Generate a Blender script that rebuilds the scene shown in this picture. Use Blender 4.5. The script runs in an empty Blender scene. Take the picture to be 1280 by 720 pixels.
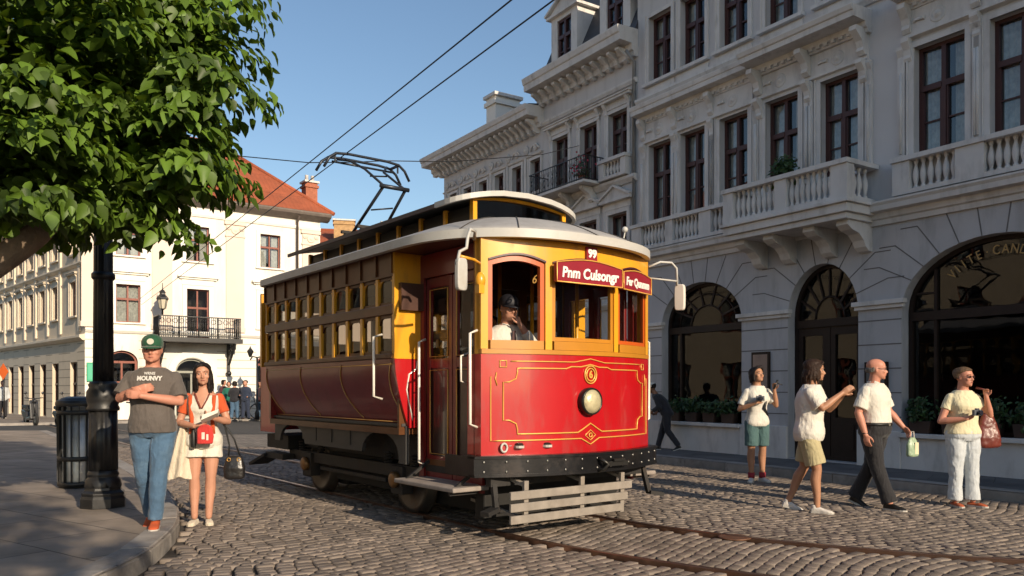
import bpy, bmesh, math, random
import numpy as np
from mathutils import Vector, Matrix, Euler, noise
random.seed(7)
C = bpy.context.scene.collection
PI = math.pi
R = math.radians

# ------------------------------------------------------------------ materials
MATS = {}
def mat(name, col, rough=0.6, metal=0.0, spec=0.5, coat=0.0, var=0.0, vscale=4.0, bump=0.0, bscale=60.0,
        emit=None, estr=0.0, sheen=0.0, island=0.0, streak=0, dirt=None, dscale=1.5, damt=0.5, bdist=0.01, detail=6):
    """Principled material with noise colour variation, blotchy dirt, bump, optional per-island variation."""
    if name in MATS: return MATS[name]
    m = bpy.data.materials.new(name); m.use_nodes = True
    nt = m.node_tree; N = nt.nodes; L = nt.links
    b = N['Principled BSDF']
    b.inputs['Roughness'].default_value = rough
    b.inputs['Metallic'].default_value = metal
    b.inputs['Specular IOR Level'].default_value = spec
    if coat: b.inputs['Coat Weight'].default_value = coat; b.inputs['Coat Roughness'].default_value = 0.06
    if sheen: b.inputs['Sheen Weight'].default_value = sheen
    c4 = (*col, 1)
    b.inputs['Base Color'].default_value = c4
    tc = N.new('ShaderNodeTexCoord')
    cur = None
    def mul(prev, fac_socket, lo, hi):
        mr = N.new('ShaderNodeMapRange'); mr.inputs[1].default_value = 0.25; mr.inputs[2].default_value = 0.75
        mr.inputs[3].default_value = lo; mr.inputs[4].default_value = hi
        L.new(fac_socket, mr.inputs[0])
        vm = N.new('ShaderNodeVectorMath'); vm.operation = 'SCALE'
        if prev is None: vm.inputs[0].default_value = col
        else: L.new(prev, vm.inputs[0])
        L.new(mr.outputs[0], vm.inputs['Scale'])
        return vm.outputs[0]
    if var:
        n = N.new('ShaderNodeTexNoise'); n.inputs['Scale'].default_value = vscale; n.inputs['Detail'].default_value = detail
        L.new(tc.outputs['Object'], n.inputs['Vector'])
        cur = mul(cur, n.outputs['Fac'], 1-var, 1+var)
    if island:
        g = N.new('ShaderNodeNewGeometry')
        cur = mul(cur, g.outputs['Random Per Island'], 1-island, 1+island)
    if dirt:
        n = N.new('ShaderNodeTexNoise'); n.inputs['Scale'].default_value = dscale; n.inputs['Detail'].default_value = 8
        n.inputs['Roughness'].default_value = 0.65
        if streak:
            mp_ = N.new('ShaderNodeMapping'); mp_.inputs['Scale'].default_value = (1.6, 1.6, streak); L.new(tc.outputs['Object'], mp_.inputs[0]); L.new(mp_.outputs[0], n.inputs['Vector'])
        else: L.new(tc.outputs['Object'], n.inputs['Vector'])
        mr = N.new('ShaderNodeMapRange'); mr.inputs[1].default_value = 0.5; mr.inputs[2].default_value = 0.72
        mr.inputs[3].default_value = 0; mr.inputs[4].default_value = damt
        L.new(n.outputs['Fac'], mr.inputs[0])
        mx = N.new('ShaderNodeMix'); mx.data_type = 'RGBA'
        L.new(mr.outputs[0], mx.inputs['Factor'])
        if cur is None: mx.inputs['A'].default_value = c4
        else: L.new(cur, mx.inputs['A'])
        mx.inputs['B'].default_value = (*dirt, 1)
        cur = mx.outputs['Result']
        ra = N.new('ShaderNodeMath'); ra.operation = 'MULTIPLY_ADD'
        L.new(mr.outputs[0], ra.inputs[0]); ra.inputs[1].default_value = 0.35; ra.inputs[2].default_value = rough
        L.new(ra.outputs[0], b.inputs['Roughness'])
    if cur is not None: L.new(cur, b.inputs['Base Color'])
    if bump:
        n = N.new('ShaderNodeTexNoise'); n.inputs['Scale'].default_value = bscale; n.inputs['Detail'].default_value = 5
        L.new(tc.outputs['Object'], n.inputs['Vector'])
        bm_ = N.new('ShaderNodeBump'); bm_.inputs['Strength'].default_value = bump; bm_.inputs['Distance'].default_value = bdist
        L.new(n.outputs['Fac'], bm_.inputs['Height']); L.new(bm_.outputs[0], b.inputs['Normal'])
    if emit:
        b.inputs['Emission Color'].default_value = (*emit, 1); b.inputs['Emission Strength'].default_value = estr
    MATS[name] = m
    return m

def glass_mat(name, base=0.1, tint=(0.75,0.8,0.8), rough=0.02, wob=0.0):
    m = bpy.data.materials.new(name); m.use_nodes = True
    nt = m.node_tree; N = nt.nodes; L = nt.links
    N.remove(N['Principled BSDF'])
    out = N['Material Output']
    t = N.new('ShaderNodeBsdfTransparent'); t.inputs[0].default_value = (*tint, 1)
    g = N.new('ShaderNodeBsdfGlossy'); g.inputs['Roughness'].default_value = rough
    lw = N.new('ShaderNodeLayerWeight'); lw.inputs[0].default_value = .5
    pw = N.new('ShaderNodeMath'); pw.operation = 'POWER'; pw.inputs[1].default_value = 5; L.new(lw.outputs['Facing'], pw.inputs[0])
    mr = N.new('ShaderNodeMath'); mr.operation = 'MULTIPLY_ADD'; mr.inputs[1].default_value = 0.92; mr.inputs[2].default_value = base+.05
    mr.use_clamp = True
    L.new(pw.outputs[0], mr.inputs[0])
    mx = N.new('ShaderNodeMixShader'); L.new(mr.outputs[0], mx.inputs[0]); L.new(t.outputs[0], mx.inputs[1]); L.new(g.outputs[0], mx.inputs[2])
    if wob:
        tc = N.new('ShaderNodeTexCoord'); n = N.new('ShaderNodeTexNoise'); n.inputs['Scale'].default_value = 1.3
        L.new(tc.outputs['Object'], n.inputs['Vector'])
        bp = N.new('ShaderNodeBump'); bp.inputs['Strength'].default_value = wob; bp.inputs['Distance'].default_value = 0.05
        L.new(n.outputs['Fac'], bp.inputs['Height']); L.new(bp.outputs[0], g.inputs['Normal'])
    L.new(mx.outputs[0], out.inputs['Surface'])
    MATS[name] = m
    return m

# ------------------------------------------------------------------ mesh builder
def frame_of(d):
    d = Vector(d).normalized()
    up = Vector((0,0,1)) if abs(d.z) < 0.95 else Vector((0,1,0))
    a = d.cross(up).normalized(); b = a.cross(d).normalized()
    return a, b, d

class MB:
    def __init__(s): s.v=[]; s.f=[]; s.m=[]; s.s=[]
    def add(s, vs, fs, mi=0, sm=False):
        o = len(s.v); s.v += [tuple(v) for v in vs]
        for f in fs: s.f.append(tuple(i+o for i in f)); s.m.append(mi); s.s.append(sm)
        return s
    def box(s, x0,x1,y0,y1,z0,z1, mi=0):
        v=[(x0,y0,z0),(x1,y0,z0),(x1,y1,z0),(x0,y1,z0),(x0,y0,z1),(x1,y0,z1),(x1,y1,z1),(x0,y1,z1)]
        return s.add(v,[(0,3,2,1),(4,5,6,7),(0,1,5,4),(1,2,6,5),(2,3,7,6),(3,0,4,7)],mi)
    def bar(s, p, q, w, h, mi=0, up=None):
        p=Vector(p); q=Vector(q); d=(q-p).normalized()
        u = Vector(up) if up else (Vector((0,0,1)) if abs(d.z)<0.95 else Vector((0,1,0)))
        a = d.cross(u).normalized(); b=a.cross(d).normalized()
        v=[]
        for c in (p,q):
            for sa,sb in ((-1,-1),(1,-1),(1,1),(-1,1)): v.append(c+a*sa*w/2+b*sb*h/2)
        return s.add(v,[(3,2,1,0),(4,5,6,7),(0,1,5,4),(1,2,6,5),(2,3,7,6),(3,0,4,7)],mi)
    def prism(s, poly, y0, y1, mi=0, plane='xz', sm=False):
        n=len(poly)
        if plane=='xz': v=[(x,y0,z) for x,z in poly]+[(x,y1,z) for x,z in poly]
        elif plane=='xy': v=[(x,y,y0) for x,y in poly]+[(x,y,y1) for x,y in poly]
        else: v=[(y0,x,z) for x,z in poly]+[(y1,x,z) for x,z in poly]
        s.add(v,[tuple(range(n)),tuple(range(2*n-1,n-1,-1))],mi)
        return s.add(v,[(i,i+n,(i+1)%n+n,(i+1)%n) for i in range(n)],mi,sm)
    def lathe(s, prof, c=(0,0,0), n=16, mi=0, axis='z', sm=True, cap=True, flute=0.0, nfl=0):
        v=[];f=[]
        for r,z in prof:
            for i in range(n):
                a=2*PI*i/n; rr=r*(1-flute*(0.5-0.5*math.cos(a*nfl))) if nfl else r
                if axis=='z': p=(rr*math.cos(a),rr*math.sin(a),z)
                elif axis=='y': p=(rr*math.cos(a),z,-rr*math.sin(a))
                else: p=(z,rr*math.cos(a),rr*math.sin(a))
                v.append((p[0]+c[0],p[1]+c[1],p[2]+c[2]))
        m=len(prof)
        for k in range(m-1):
            for i in range(n):
                j=(i+1)%n; f.append((k*n+i,k*n+j,(k+1)*n+j,(k+1)*n+i))
        s.add(v,f,mi,sm)
        if cap: s.add(v,[tuple(range(n-1,-1,-1)),tuple(range((m-1)*n,m*n))],mi)
        return s
    def tube(s, pts, r, n=8, mi=0, closed=False, sm=True, flat=None):
        pts=[Vector(p) for p in pts]; m=len(pts)
        rs = r if isinstance(r,(list,tuple)) else [r]*m
        v=[];f=[]; pa=None
        for k,p in enumerate(pts):
            if closed: d=pts[(k+1)%m]-pts[k-1]
            else: d=pts[min(k+1,m-1)]-pts[max(k-1,0)]
            if d.length<1e-9: d=Vector((0,0,1))
            d.normalize()
            if pa is None: a,b,_=frame_of(d)
            else:
                a=(pa-d*pa.dot(d))
                if a.length<1e-6: a,b,_=frame_of(d)
                a.normalize(); b=a.cross(d).normalized()
            pa=a
            for i in range(n):
                t=2*PI*i/n
                v.append(p+(a*math.cos(t)+b*math.sin(t)*(flat or 1))*rs[k])
        K = m if closed else m-1
        for k in range(K):
            for i in range(n):
                j=(i+1)%n; k2=(k+1)%m
                f.append((k*n+i,k2*n+i,k2*n+j,k*n+j))
        s.add(v,f,mi,sm)
        if not closed: s.add(v,[tuple(range(n)),tuple(range(m*n-1,(m-1)*n-1,-1))],mi)
        return s
    def ball(s, c, r, n=12, mi=0, sz=1, sx=1, sy=1):
        k=max(5,n//2+1); v=[];f=[]
        for j in range(k+1):
            ph=PI*j/k
            for i in range(n):
                a=2*PI*i/n; v.append((c[0]+r*sx*math.sin(ph)*math.cos(a),c[1]+r*sy*math.sin(ph)*math.sin(a),c[2]+r*sz*math.cos(ph)))
        for j in range(k):
            for i in range(n):
                q=(i+1)%n; f.append((j*n+i,(j+1)*n+i,(j+1)*n+q,j*n+q))
        return s.add(v,f,mi,True)
    def rings(s, rings, mi=0, sm=True, caps=True):
        n=len(rings[0]); v=[p for r in rings for p in r]; f=[]
        for k in range(len(rings)-1):
            for i in range(n):
                j=(i+1)%n; f.append((k*n+i,k*n+j,(k+1)*n+j,(k+1)*n+i))
        s.add(v,f,mi,sm)
        if caps:
            s.add(v,[tuple(range(n-1,-1,-1)),tuple(range((len(rings)-1)*n,len(rings)*n))],mi,False)
        return s
    def wall(s, outline, holes, y0, y1, mi=0):
        """flat wall in the xz plane with holes, faces at y0 and y1 and reveals between (curve fill)"""
        cu=bpy.data.curves.new('t','CURVE'); cu.dimensions='2D'; cu.fill_mode='BOTH'; cu.extrude=(y1-y0)/2
        for poly in [outline]+holes:
            sp=cu.splines.new('POLY'); sp.points.add(len(poly)-1)
            for i,(x,z) in enumerate(poly): sp.points[i].co=(x,z,0,1)
            sp.use_cyclic_u=True
        o=bpy.data.objects.new('t',cu); C.objects.link(o)
        dg=bpy.context.evaluated_depsgraph_get(); me=bpy.data.meshes.new_from_object(o.evaluated_get(dg))
        yc=(y0+y1)/2
        s.add([(v.co.x,yc-v.co.z,v.co.y) for v in me.vertices],[tuple(p.vertices) for p in me.polygons],mi)
        bpy.data.objects.remove(o); bpy.data.curves.remove(cu); bpy.data.meshes.remove(me)
        return s
    def text(s, body, loc, size, mi=0, M=None, depth=0.003, bold=0.0, shear=0.0, sx=1.0):
        """lettering laid in xz plane facing -y, centred; M optional 4x4"""
        cu=bpy.data.curves.new('t','FONT'); cu.body=body; cu.size=size; cu.extrude=depth; cu.align_x='CENTER'; cu.align_y='CENTER'
        cu.offset=bold; cu.shear=shear; cu.resolution_u=3
        o=bpy.data.objects.new('t',cu); C.objects.link(o)
        dg=bpy.context.evaluated_depsgraph_get(); me=bpy.data.meshes.new_from_object(o.evaluated_get(dg))
        vs=[Vector((v.co.x*sx,-v.co.z,v.co.y)) for v in me.vertices]
        if M is not None: vs=[M@v for v in vs]
        vs=[v+Vector(loc) for v in vs]
        s.add(vs,[tuple(p.vertices) for p in me.polygons],mi)
        bpy.data.objects.remove(o); bpy.data.curves.remove(cu); bpy.data.meshes.remove(me)
        return s
    def xf(s, M, start=0):
        for i in range(start,len(s.v)): s.v[i]=tuple(M@Vector(s.v[i]))
        return s
    def warp(s, fn, start=0):
        for i in range(start,len(s.v)): s.v[i]=tuple(fn(*s.v[i]))
        return s
    def mesh(s, name, mats):
        me=bpy.data.meshes.new(name); me.from_pydata(s.v,[],s.f)
        if not isinstance(mats,(list,tuple)): mats=[mats]
        for m in mats: me.materials.append(m)
        me.polygons.foreach_set('material_index',s.m); me.polygons.foreach_set('use_smooth',s.s)
        me.update()
        return me
    def build(s, name, mats, parent=None, bevel=0, recalc=True, seg=2, loc=None, rz=None):
        me=s.mesh(name,mats)
        if recalc:
            bm=bmesh.new(); bm.from_mesh(me); bmesh.ops.remove_doubles(bm,verts=bm.verts,dist=1e-5)
            bmesh.ops.recalc_face_normals(bm,faces=bm.faces); bm.to_mesh(me); bm.free()
        return link(name,me,parent,bevel,seg,loc,rz)

def link(name, me, parent=None, bevel=0, seg=2, loc=None, rz=None):
    o=bpy.data.objects.new(name,me); C.objects.link(o); o.parent=parent
    if loc is not None: o.location=loc
    if rz is not None: o.rotation_euler=(0,0,rz)
    if bevel:
        b=o.modifiers.new('b','BEVEL'); b.width=bevel; b.segments=seg; b.limit_method='ANGLE'; b.angle_limit=R(35)
    return o

def merge_into(a, b):
    """fold b's mesh into a's (surface pattern such as masonry joints)"""
    k=len(a.data.materials); a.data.materials.append(b.data.materials[0])
    bm=bmesh.new(); bm.from_mesh(a.data); n=len(bm.faces); bm.from_mesh(b.data); bm.faces.ensure_lookup_table()
    for i in range(n,len(bm.faces)): bm.faces[i].material_index=k
    bm.to_mesh(a.data); bm.free(); bpy.data.objects.remove(b)

def thing(name, label, cat, loc=(0,0,0), rz=0, group=None):
    o=bpy.data.objects.new(name,None); C.objects.link(o); o.location=loc; o.rotation_euler=(0,0,rz)
    o.empty_display_size=0.2
    return tag(o,label,cat,group)
def tag(o, label=None, cat=None, group=None, kind=None):
    if label: o['label']=label
    if cat: o['category']=cat
    if group: o['group']=group
    if kind: o['kind']=kind
    return o
def copy_tree(o, parent=None):
    c=o.copy(); C.objects.link(c); c.parent=parent
    for ch in list(o.children): copy_tree(ch,c)
    return c

# materials shared
stucco   = mat('stucco_white',(0.58,0.555,0.54),0.85,var=0.10,vscale=0.7,bump=0.2,bscale=35,dirt=(0.22,0.20,0.185),dscale=1.6,damt=0.36,streak=.22)
stucco_b = mat('stucco_base',(0.46,0.45,0.455),0.85,var=0.12,vscale=0.9,bump=0.3,bscale=45,dirt=(0.16,0.15,0.14),dscale=1.8,damt=0.4,streak=.3)
trimw    = mat('trim_stucco',(0.64,0.61,0.58),0.8,var=0.10,vscale=2,dirt=(0.20,0.18,0.16),dscale=2.4,damt=0.42,streak=.5,bump=0.1,bscale=50)
jointm   = mat('joint_mortar',(0.16,0.15,0.145),0.95,var=0.15,vscale=4)  # dark mortar colour of the masonry joint strips
maroonw  = mat('window_maroon',(0.060,0.018,0.014),0.45,var=0.2,vscale=5)
redw     = mat('window_red_brown',(0.22,0.055,0.030),0.5,var=0.2,vscale=5)
glass_w  = glass_mat('window_glass',0.10,(0.72,0.76,0.76),0.015,0.25)
glass_d  = glass_mat('shop_glass',0.0,(0.45,0.47,0.47),0.01,0.1)
curtain  = mat('curtain_cloth',(0.62,0.58,0.52),0.9,var=0.3,vscale=12,bump=0.3,bscale=30)
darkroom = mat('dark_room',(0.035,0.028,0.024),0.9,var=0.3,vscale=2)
slate    = mat('dark_slate',(0.045,0.047,0.055),0.6,var=0.25,vscale=6,bump=0.3,bscale=12)
ironm    = mat('black_iron',(0.012,0.012,0.013),0.42,metal=0.0,spec=0.6,var=0.2,vscale=8,bump=0.12,bscale=90,dirt=(0.05,0.045,0.04),dscale=5,damt=0.35)
# ------------------------------------------------------------------ camera, light
sc=bpy.context.scene
cam=bpy.data.cameras.new('camera'); co=bpy.data.objects.new('camera',cam); C.objects.link(co); sc.camera=co
co.location=(0,0,1.4); co.rotation_euler=(PI/2,0,0); cam.sensor_width=36; cam.lens=28.125; cam.shift_y=0.0992
cam.clip_end=2000; cam.clip_start=0.1
SUN_EL=R(21.0); sx,sy=0.588,-0.8089
w=bpy.data.worlds.new('World'); sc.world=w; w.use_nodes=True
nt=w.node_tree; bg=nt.nodes['Background']; sky=nt.nodes.new('ShaderNodeTexSky'); sky.sky_type='NISHITA'; sky.sun_disc=False
sky.sun_elevation=SUN_EL; sky.sun_rotation=math.atan2(sx,sy); sky.air_density=1.2; sky.dust_density=0.6; sky.ozone_density=2.6; sky.altitude=100
nt.links.new(sky.outputs[0],bg.inputs[0]); bg.inputs[1].default_value=0.128
sl=bpy.data.lights.new('sun','SUN'); so=bpy.data.objects.new('sun',sl); C.objects.link(so)
sl.energy=5.0; sl.angle=R(0.55); sl.color=(1.0,0.83,0.62)
so.rotation_euler=Vector((sx*math.cos(SUN_EL),sy*math.cos(SUN_EL),math.sin(SUN_EL))).to_track_quat('Z','Y').to_euler()
so.location=(10,-10,20)
sc.view_settings.view_transform='Standard'; sc.view_settings.look='None'; sc.view_settings.gamma=1; sc.view_settings.exposure=0.16
sc.cycles.max_bounces=6; sc.cycles.transparent_max_bounces=12; sc.cycles.diffuse_bounces=3; sc.cycles.glossy_bounces=3
sc.cycles.caustics_reflective=False; sc.cycles.caustics_refractive=False

# ------------------------------------------------------------------ ground
mortar=mat('mortar_dust',(0.055,0.046,0.038),0.95,var=0.3,vscale=8,bump=0.4,bscale=80)
def poly_obj(name,pts,z,m,kind='structure'):
    me=bpy.data.meshes.new(name); me.from_pydata([(x,y,z) for x,y in pts],[],[tuple(range(len(pts)))]); me.materials.append(m)
    return tag(link(name,me),kind=kind)
g=poly_obj('ground',[(-400,-300),(400,-300),(400,700),(-400,700)],-0.035,mortar)

def paving_mat(name,c1,c2,cm,bw,bh,rot=0,msz=0.012,rough=0.85,squash=1):
    m=bpy.data.materials.new(name); m.use_nodes=True; N=m.node_tree.nodes; L=m.node_tree.links; b=N['Principled BSDF']
    tc=N.new('ShaderNodeTexCoord'); mp=N.new('ShaderNodeMapping'); mp.inputs['Rotation'].default_value=(0,0,rot)
    L.new(tc.outputs['Object'],mp.inputs[0])
    br=N.new('ShaderNodeTexBrick'); br.inputs['Scale'].default_value=1; br.inputs['Mortar Size'].default_value=msz
    br.inputs['Brick Width'].default_value=bw; br.inputs['Row Height'].default_value=bh; br.inputs['Mortar Smooth'].default_value=0.4
    br.inputs['Color1'].default_value=(*c1,1); br.inputs['Color2'].default_value=(*c2,1); br.inputs['Mortar'].default_value=(*cm,1)
    n0=N.new('ShaderNodeTexNoise'); n0.inputs['Scale'].default_value=1.7; L.new(tc.outputs['Object'],n0.inputs[0])
    ad=N.new('ShaderNodeVectorMath'); ad.operation='MULTIPLY_ADD'; L.new(n0.outputs['Color'],ad.inputs[0]); ad.inputs[1].default_value=(0.05,0.05,0); L.new(mp.outputs[0],ad.inputs[2])
    L.new(ad.outputs[0],br.inputs['Vector'])
    n=N.new('ShaderNodeTexNoise'); n.inputs['Scale'].default_value=2.2; n.inputs['Detail'].default_value=9; L.new(tc.outputs['Object'],n.inputs[0])
    mr=N.new('ShaderNodeMapRange'); mr.inputs[1].default_value=0.3; mr.inputs[2].default_value=0.7; mr.inputs[3].default_value=0.68; mr.inputs[4].default_value=1.2
    L.new(n.outputs['Fac'],mr.inputs[0])
    vm=N.new('ShaderNodeVectorMath'); vm.operation='SCALE'; L.new(br.outputs[0],vm.inputs[0]); L.new(mr.outputs[0],vm.inputs['Scale'])
    L.new(vm.outputs[0],b.inputs['Base Color']); b.inputs['Roughness'].default_value=rough
    n2=N.new('ShaderNodeTexNoise'); n2.inputs['Scale'].default_value=90; L.new(tc.outputs['Object'],n2.inputs[0])
    ma=N.new('ShaderNodeMath'); ma.operation='MULTIPLY_ADD'; L.new(n2.outputs['Fac'],ma.inputs[0]); ma.inputs[1].default_value=0.25
    inv=N.new('ShaderNodeMath'); inv.operation='SUBTRACT'; inv.inputs[0].default_value=1; L.new(br.outputs['Fac'],inv.inputs[1]); L.new(inv.outputs[0],ma.inputs[2])
    bp=N.new('ShaderNodeBump'); bp.inputs['Strength'].default_value=0.6; bp.inputs['Distance'].default_value=0.01; L.new(ma.outputs[0],bp.inputs['Height']); L.new(bp.outputs[0],b.inputs['Normal'])
    MATS[name]=m; return m

farpave=paving_mat('far_cobbles',(0.19,0.165,0.14),(0.26,0.225,0.19),(0.07,0.06,0.05),0.22,0.13,0.6,0.012)
slabL=paving_mat('pavement_slabs',(0.255,0.21,0.17),(0.295,0.245,0.20),(0.09,0.075,0.06),1.1,0.8,0.6,0.009)
slabR=paving_mat('dark_pavement',(0.10,0.098,0.10),(0.125,0.12,0.118),(0.06,0.055,0.05),0.8,0.8,0.575,0.006)
dark_road=mat('dark_road',(0.05,0.049,0.048),0.85,var=0.25,vscale=3,bump=0.5,bscale=160,bdist=0.005)  # darker surface for the sheet over the far street
kerbm=mat('kerb_granite',(0.30,0.275,0.25),0.8,var=0.2,vscale=7,bump=0.4,bscale=60,dirt=(0.12,0.10,0.085),dscale=3,damt=0.6,island=0.12)

poly_obj('street',[(-40,19.5),(40,19.5),(60,120),(-90,120)],0.0,farpave)
poly_obj('side_street',[(-60,25),(8,25),(8,31),(-9.0,37.2),(-20.0,30.6),(-36,46),(-70,80)],0.006,dark_road)
poly_obj('square_pavement',[(-20.0,30.6),(-9.0,37.2),(8,31.0),(14,60),(-30,75),(-37.5,47.5)],0.10,slabL)
m_=MB()
for a,b in (((-20.0,30.6),(-9.0,37.2)),((-9.0,37.2),(8,31.0)),((-37.5,47.5),(-20.0,30.6))):
    m_.bar((a[0],a[1],0.045),(b[0],b[1],0.045),0.2,0.12)
tag(m_.build('square_kerb',kerbm),kind='structure')

# kerb polylines (street edge)
def smooth(pts,n=6):
    out=[]
    P=[Vector(p) for p in pts]; P=[P[0]*2-P[1]]+P+[P[-1]*2-P[-2]]
    for i in range(1,len(P)-2):
        for k in range(n):
            t=k/n
            a,b,c,d=P[i-1],P[i],P[i+1],P[i+2]
            out.append(0.5*((2*b)+(c-a)*t+(2*a-5*b+4*c-d)*t*t+(3*b-a-3*c+d)*t*t*t))
    out.append(P[-2]); return out
KL=smooth([(-2.9,-30),(-2.9,-12),(-2.85,2),(-2.85,5.6),(-3.0,6.9),(-3.45,8.3),(-4.6,10.6),(-6.2,13.2),(-9.2,17.6),(-14.5,25)],8)
side=[(p.x,p.y) for p in KL]
poly_obj('left_pavement',side+[(-30,25),(-60,25),(-60,-30)],0.12,slabL)
def kerb(name,pts,z0,z1,wd,sgn,seglen=0.9):
    mb=MB(); acc=0; cur=[pts[0]]; L=[]
    # resample into kerb stones
    d=[0]
    for i in range(1,len(pts)): d.append(d[-1]+(pts[i]-pts[i-1]).length)
    def at(s):
        for i in range(1,len(pts)):
            if s<=d[i]: t=(s-d[i-1])/max(1e-9,d[i]-d[i-1]); return pts[i-1].lerp(pts[i],t)
        return pts[-1]
    s=0
    while s<d[-1]-0.05:
        e=min(s+seglen*random.uniform(0.85,1.15),d[-1]); n=3; rg=[]
        z=z1+random.uniform(-0.003,0.003)
        for k in range(n+1):
            q=s+0.006+(e-s-0.012)*k/n; p=at(q); t=(at(min(q+0.05,d[-1]))-at(max(q-0.05,0))).normalized(); nn=Vector((-t.y,t.x))*sgn
            a=p; b=p+nn*wd
            rg.append([(a.x,a.y,z0),(b.x,b.y,z0),(b.x,b.y,z-0.003),(b.x-nn.x*.012,b.y-nn.y*.012,z),(a.x+nn.x*.03,a.y+nn.y*.03,z),(a.x,a.y,z-0.03)])
        mb.rings(rg,sm=False); s=e
    return tag(mb.build(name,kerbm),kind='structure')
kerb('left_kerb',KL,-0.03,0.128,0.24,1)
kerb('left_kerb_joint_band',[p+Vector((0,0)) for p in KL],-0.03,0.05,0.02,-1) if False else None

# right pavement: wall line (7.31,11.43) dir (-.545,.838)
UX=Vector((-0.545,0.8384)); NX=Vector((-0.8384,-0.545)); W0=Vector((7.31,11.43))
def wl(s,off=0): p=W0+UX*s+NX*off; return (p.x,p.y)
KR=smooth([wl(-45,1.75),wl(-12,1.72),wl(-2,1.68),wl(3,1.62),wl(8,1.6),wl(15,1.6),wl(26,1.6)],6)
poly_obj('right_pavement',[(p.x,p.y) for p in KR]+[wl(26,-2),wl(-45,-2)],0.12,slabR)
kerb('right_kerb',KR,-0.03,0.13,0.22,-1,1.0)

# tram axis frame
TO=Vector((0.60,8.06)); TA=Vector((-0.61,0.79)).normalized(); TB=Vector((TA.y,-TA.x))
# track centreline: straight behind, curving (anticlockwise) in front
track=[]
for s in range(60,0,-1): track.append((TO+TA*(s*1.2+0.3),TA*-1))
p=TO+TA*0.3; hd=math.atan2(-TA.y,-TA.x)
for k in range(160):
    track.append((p.copy(),Vector((math.cos(hd),math.sin(hd)))))
    p=p+Vector((math.cos(hd),math.sin(hd)))*0.1
    hd+=0.1/7.0 if k<44 else 0.1/60
railm=mat('rail_steel',(0.20,0.115,0.08),0.32,metal=0.75,var=0.3,vscale=4,dirt=(0.11,0.045,0.02),dscale=3,damt=0.8)
railpts=[]
for sgn in (-1,1):
    pts=[(c+Vector((-t.y,t.x))*sgn*0.72) for c,t in track]
    railpts.append(pts)
    for off,wd,z0,z1,nm in ((0,0.055,-0.03,0.012,'rail'),):
        rg=[]
        for (c,t),q in zip(track,pts):
            n=Vector((-t.y,t.x)); prof=[(-.036,-.03),(-.036,.012),(-.030,.017),(.014,.017),(.018,.012),(.018,-.014),(.038,-.014),(.038,.006),(.05,.006),(.05,-.03)]
            if sgn<0: prof=[(x,z) for x,z in prof]
            else: prof=[(-x,z) for x,z in prof][::-1]
            rg.append([(q.x+n.x*x,q.y+n.y*x,z) for x,z in prof])
        mb=MB(); mb.rings(rg,sm=False); tag(mb.build('tram_rail',railm),kind='structure')

# ------------------------------------------------------------------ cobblestones (one sheet of laid setts)
def inside_road(x,y):
    if y<3.6 or y>19.5: return False
    if abs(x)>0.68*y+2.4: return False
    # right kerb
    d=(Vector((x,y))-W0).dot(NX)
    if d<1.73: return False
    # left kerb polyline
    for i in range(len(KL)-1):
        a,b=KL[i],KL[i+1]
        if a.y<=y<b.y:
            t=(y-a.y)/(b.y-a.y); 
            if x<a.x+(b.x-a.x)*t+0.07: return False
            break
    return True
allr=[(q.x,q.y) for ps in railpts for q in ps if -12<q.y-8<14]
allr=np.array(allr)
stones=[]
rng=random.Random(3)
du,dv=0.150,0.106
for j in range(-85,160):
    v0=j*dv
    shift=rng.random()*du
    for i in range(-115,135):
        u0=i*du+shift
        # local frame : u along tram lateral, v along tram axis; wavy rows
        vv=v0+0.30*math.sin(u0*0.95+0.5)+0.07*math.sin(u0*2.7+j*0.05)
        sl=0.30*0.95*math.cos(u0*0.95+0.5)+0.07*2.7*math.cos(u0*2.7+j*0.05)
        x=TO.x+TB.x*u0+TA.x*vv; y=TO.y+TB.y*u0+TA.y*vv
        if not inside_road(x,y): continue
        # the rail zone: rows follow the track, narrow gap beside each rail
        dd=np.min((allr[:,0]-x)**2+(allr[:,1]-y)**2)
        if dd<0.0105: continue
        dist=y
        stones.append((x,y,math.atan2(TB.y,TB.x)+math.atan(sl),math.sqrt(dd)))
T=[]
g4=[-1,-0.74,0.74,1]
for b_ in g4:
    for a_ in g4:
        cx,cy=a_,b_; h=0
        if abs(a_)==1 and abs(b_)==1: cx*=0.90; cy*=0.90; h=-0.008
        elif abs(a_)==1 or abs(b_)==1: h=-0.004
        T.append((cx,cy,h))
ring=[0,1,2,3,7,11,15,14,13,12,8,4]
T2=[(T[i][0]*1.03,T[i][1]*1.03,-0.045) for i in ring]
T=np.array(T+T2)
TF=[(b*4+a,b*4+a+1,b*4+a+5,b*4+a+4) for b in range(3) for a in range(3)]
for k in range(12): TF.append((ring[k],16+k,16+(k+1)%12,ring[(k+1)%12]))
TF=np.array(TF)
nr=np.random.RandomState(5)
n=len(stones); S=np.array(stones)
V=np.repeat(T[None],n,0)
V=V+nr.normal(0,1,(n,28,3))*np.array([0.035,0.04,0.0008])
hw=du/2*(0.90+nr.uniform(-.09,.05,n)); hh=dv/2*(0.87+nr.uniform(-.09,.06,n))
tx=nr.normal(0,.005,n); ty=nr.normal(0,.006,n); dz=nr.normal(0.0,.0020,n)
X=V[:,:,0]*hw[:,None]; Y=V[:,:,1]*hh[:,None]; Z=V[:,:,2]+X*tx[:,None]*4*.3+Y*ty[:,None]*4*.3+dz[:,None]
ang=S[:,2]+nr.normal(0,.05,n); ca,sa=np.cos(ang)[:,None],np.sin(ang)[:,None]
jx=nr.normal(0,.006,n)[:,None]
P=np.stack([S[:,0][:,None]+jx+X*ca-Y*sa,S[:,1][:,None]+X*sa+Y*ca,Z],-1).reshape(-1,3)
F=(TF[None]+np.arange(n)[:,None,None]*28).reshape(-1,4)
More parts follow.
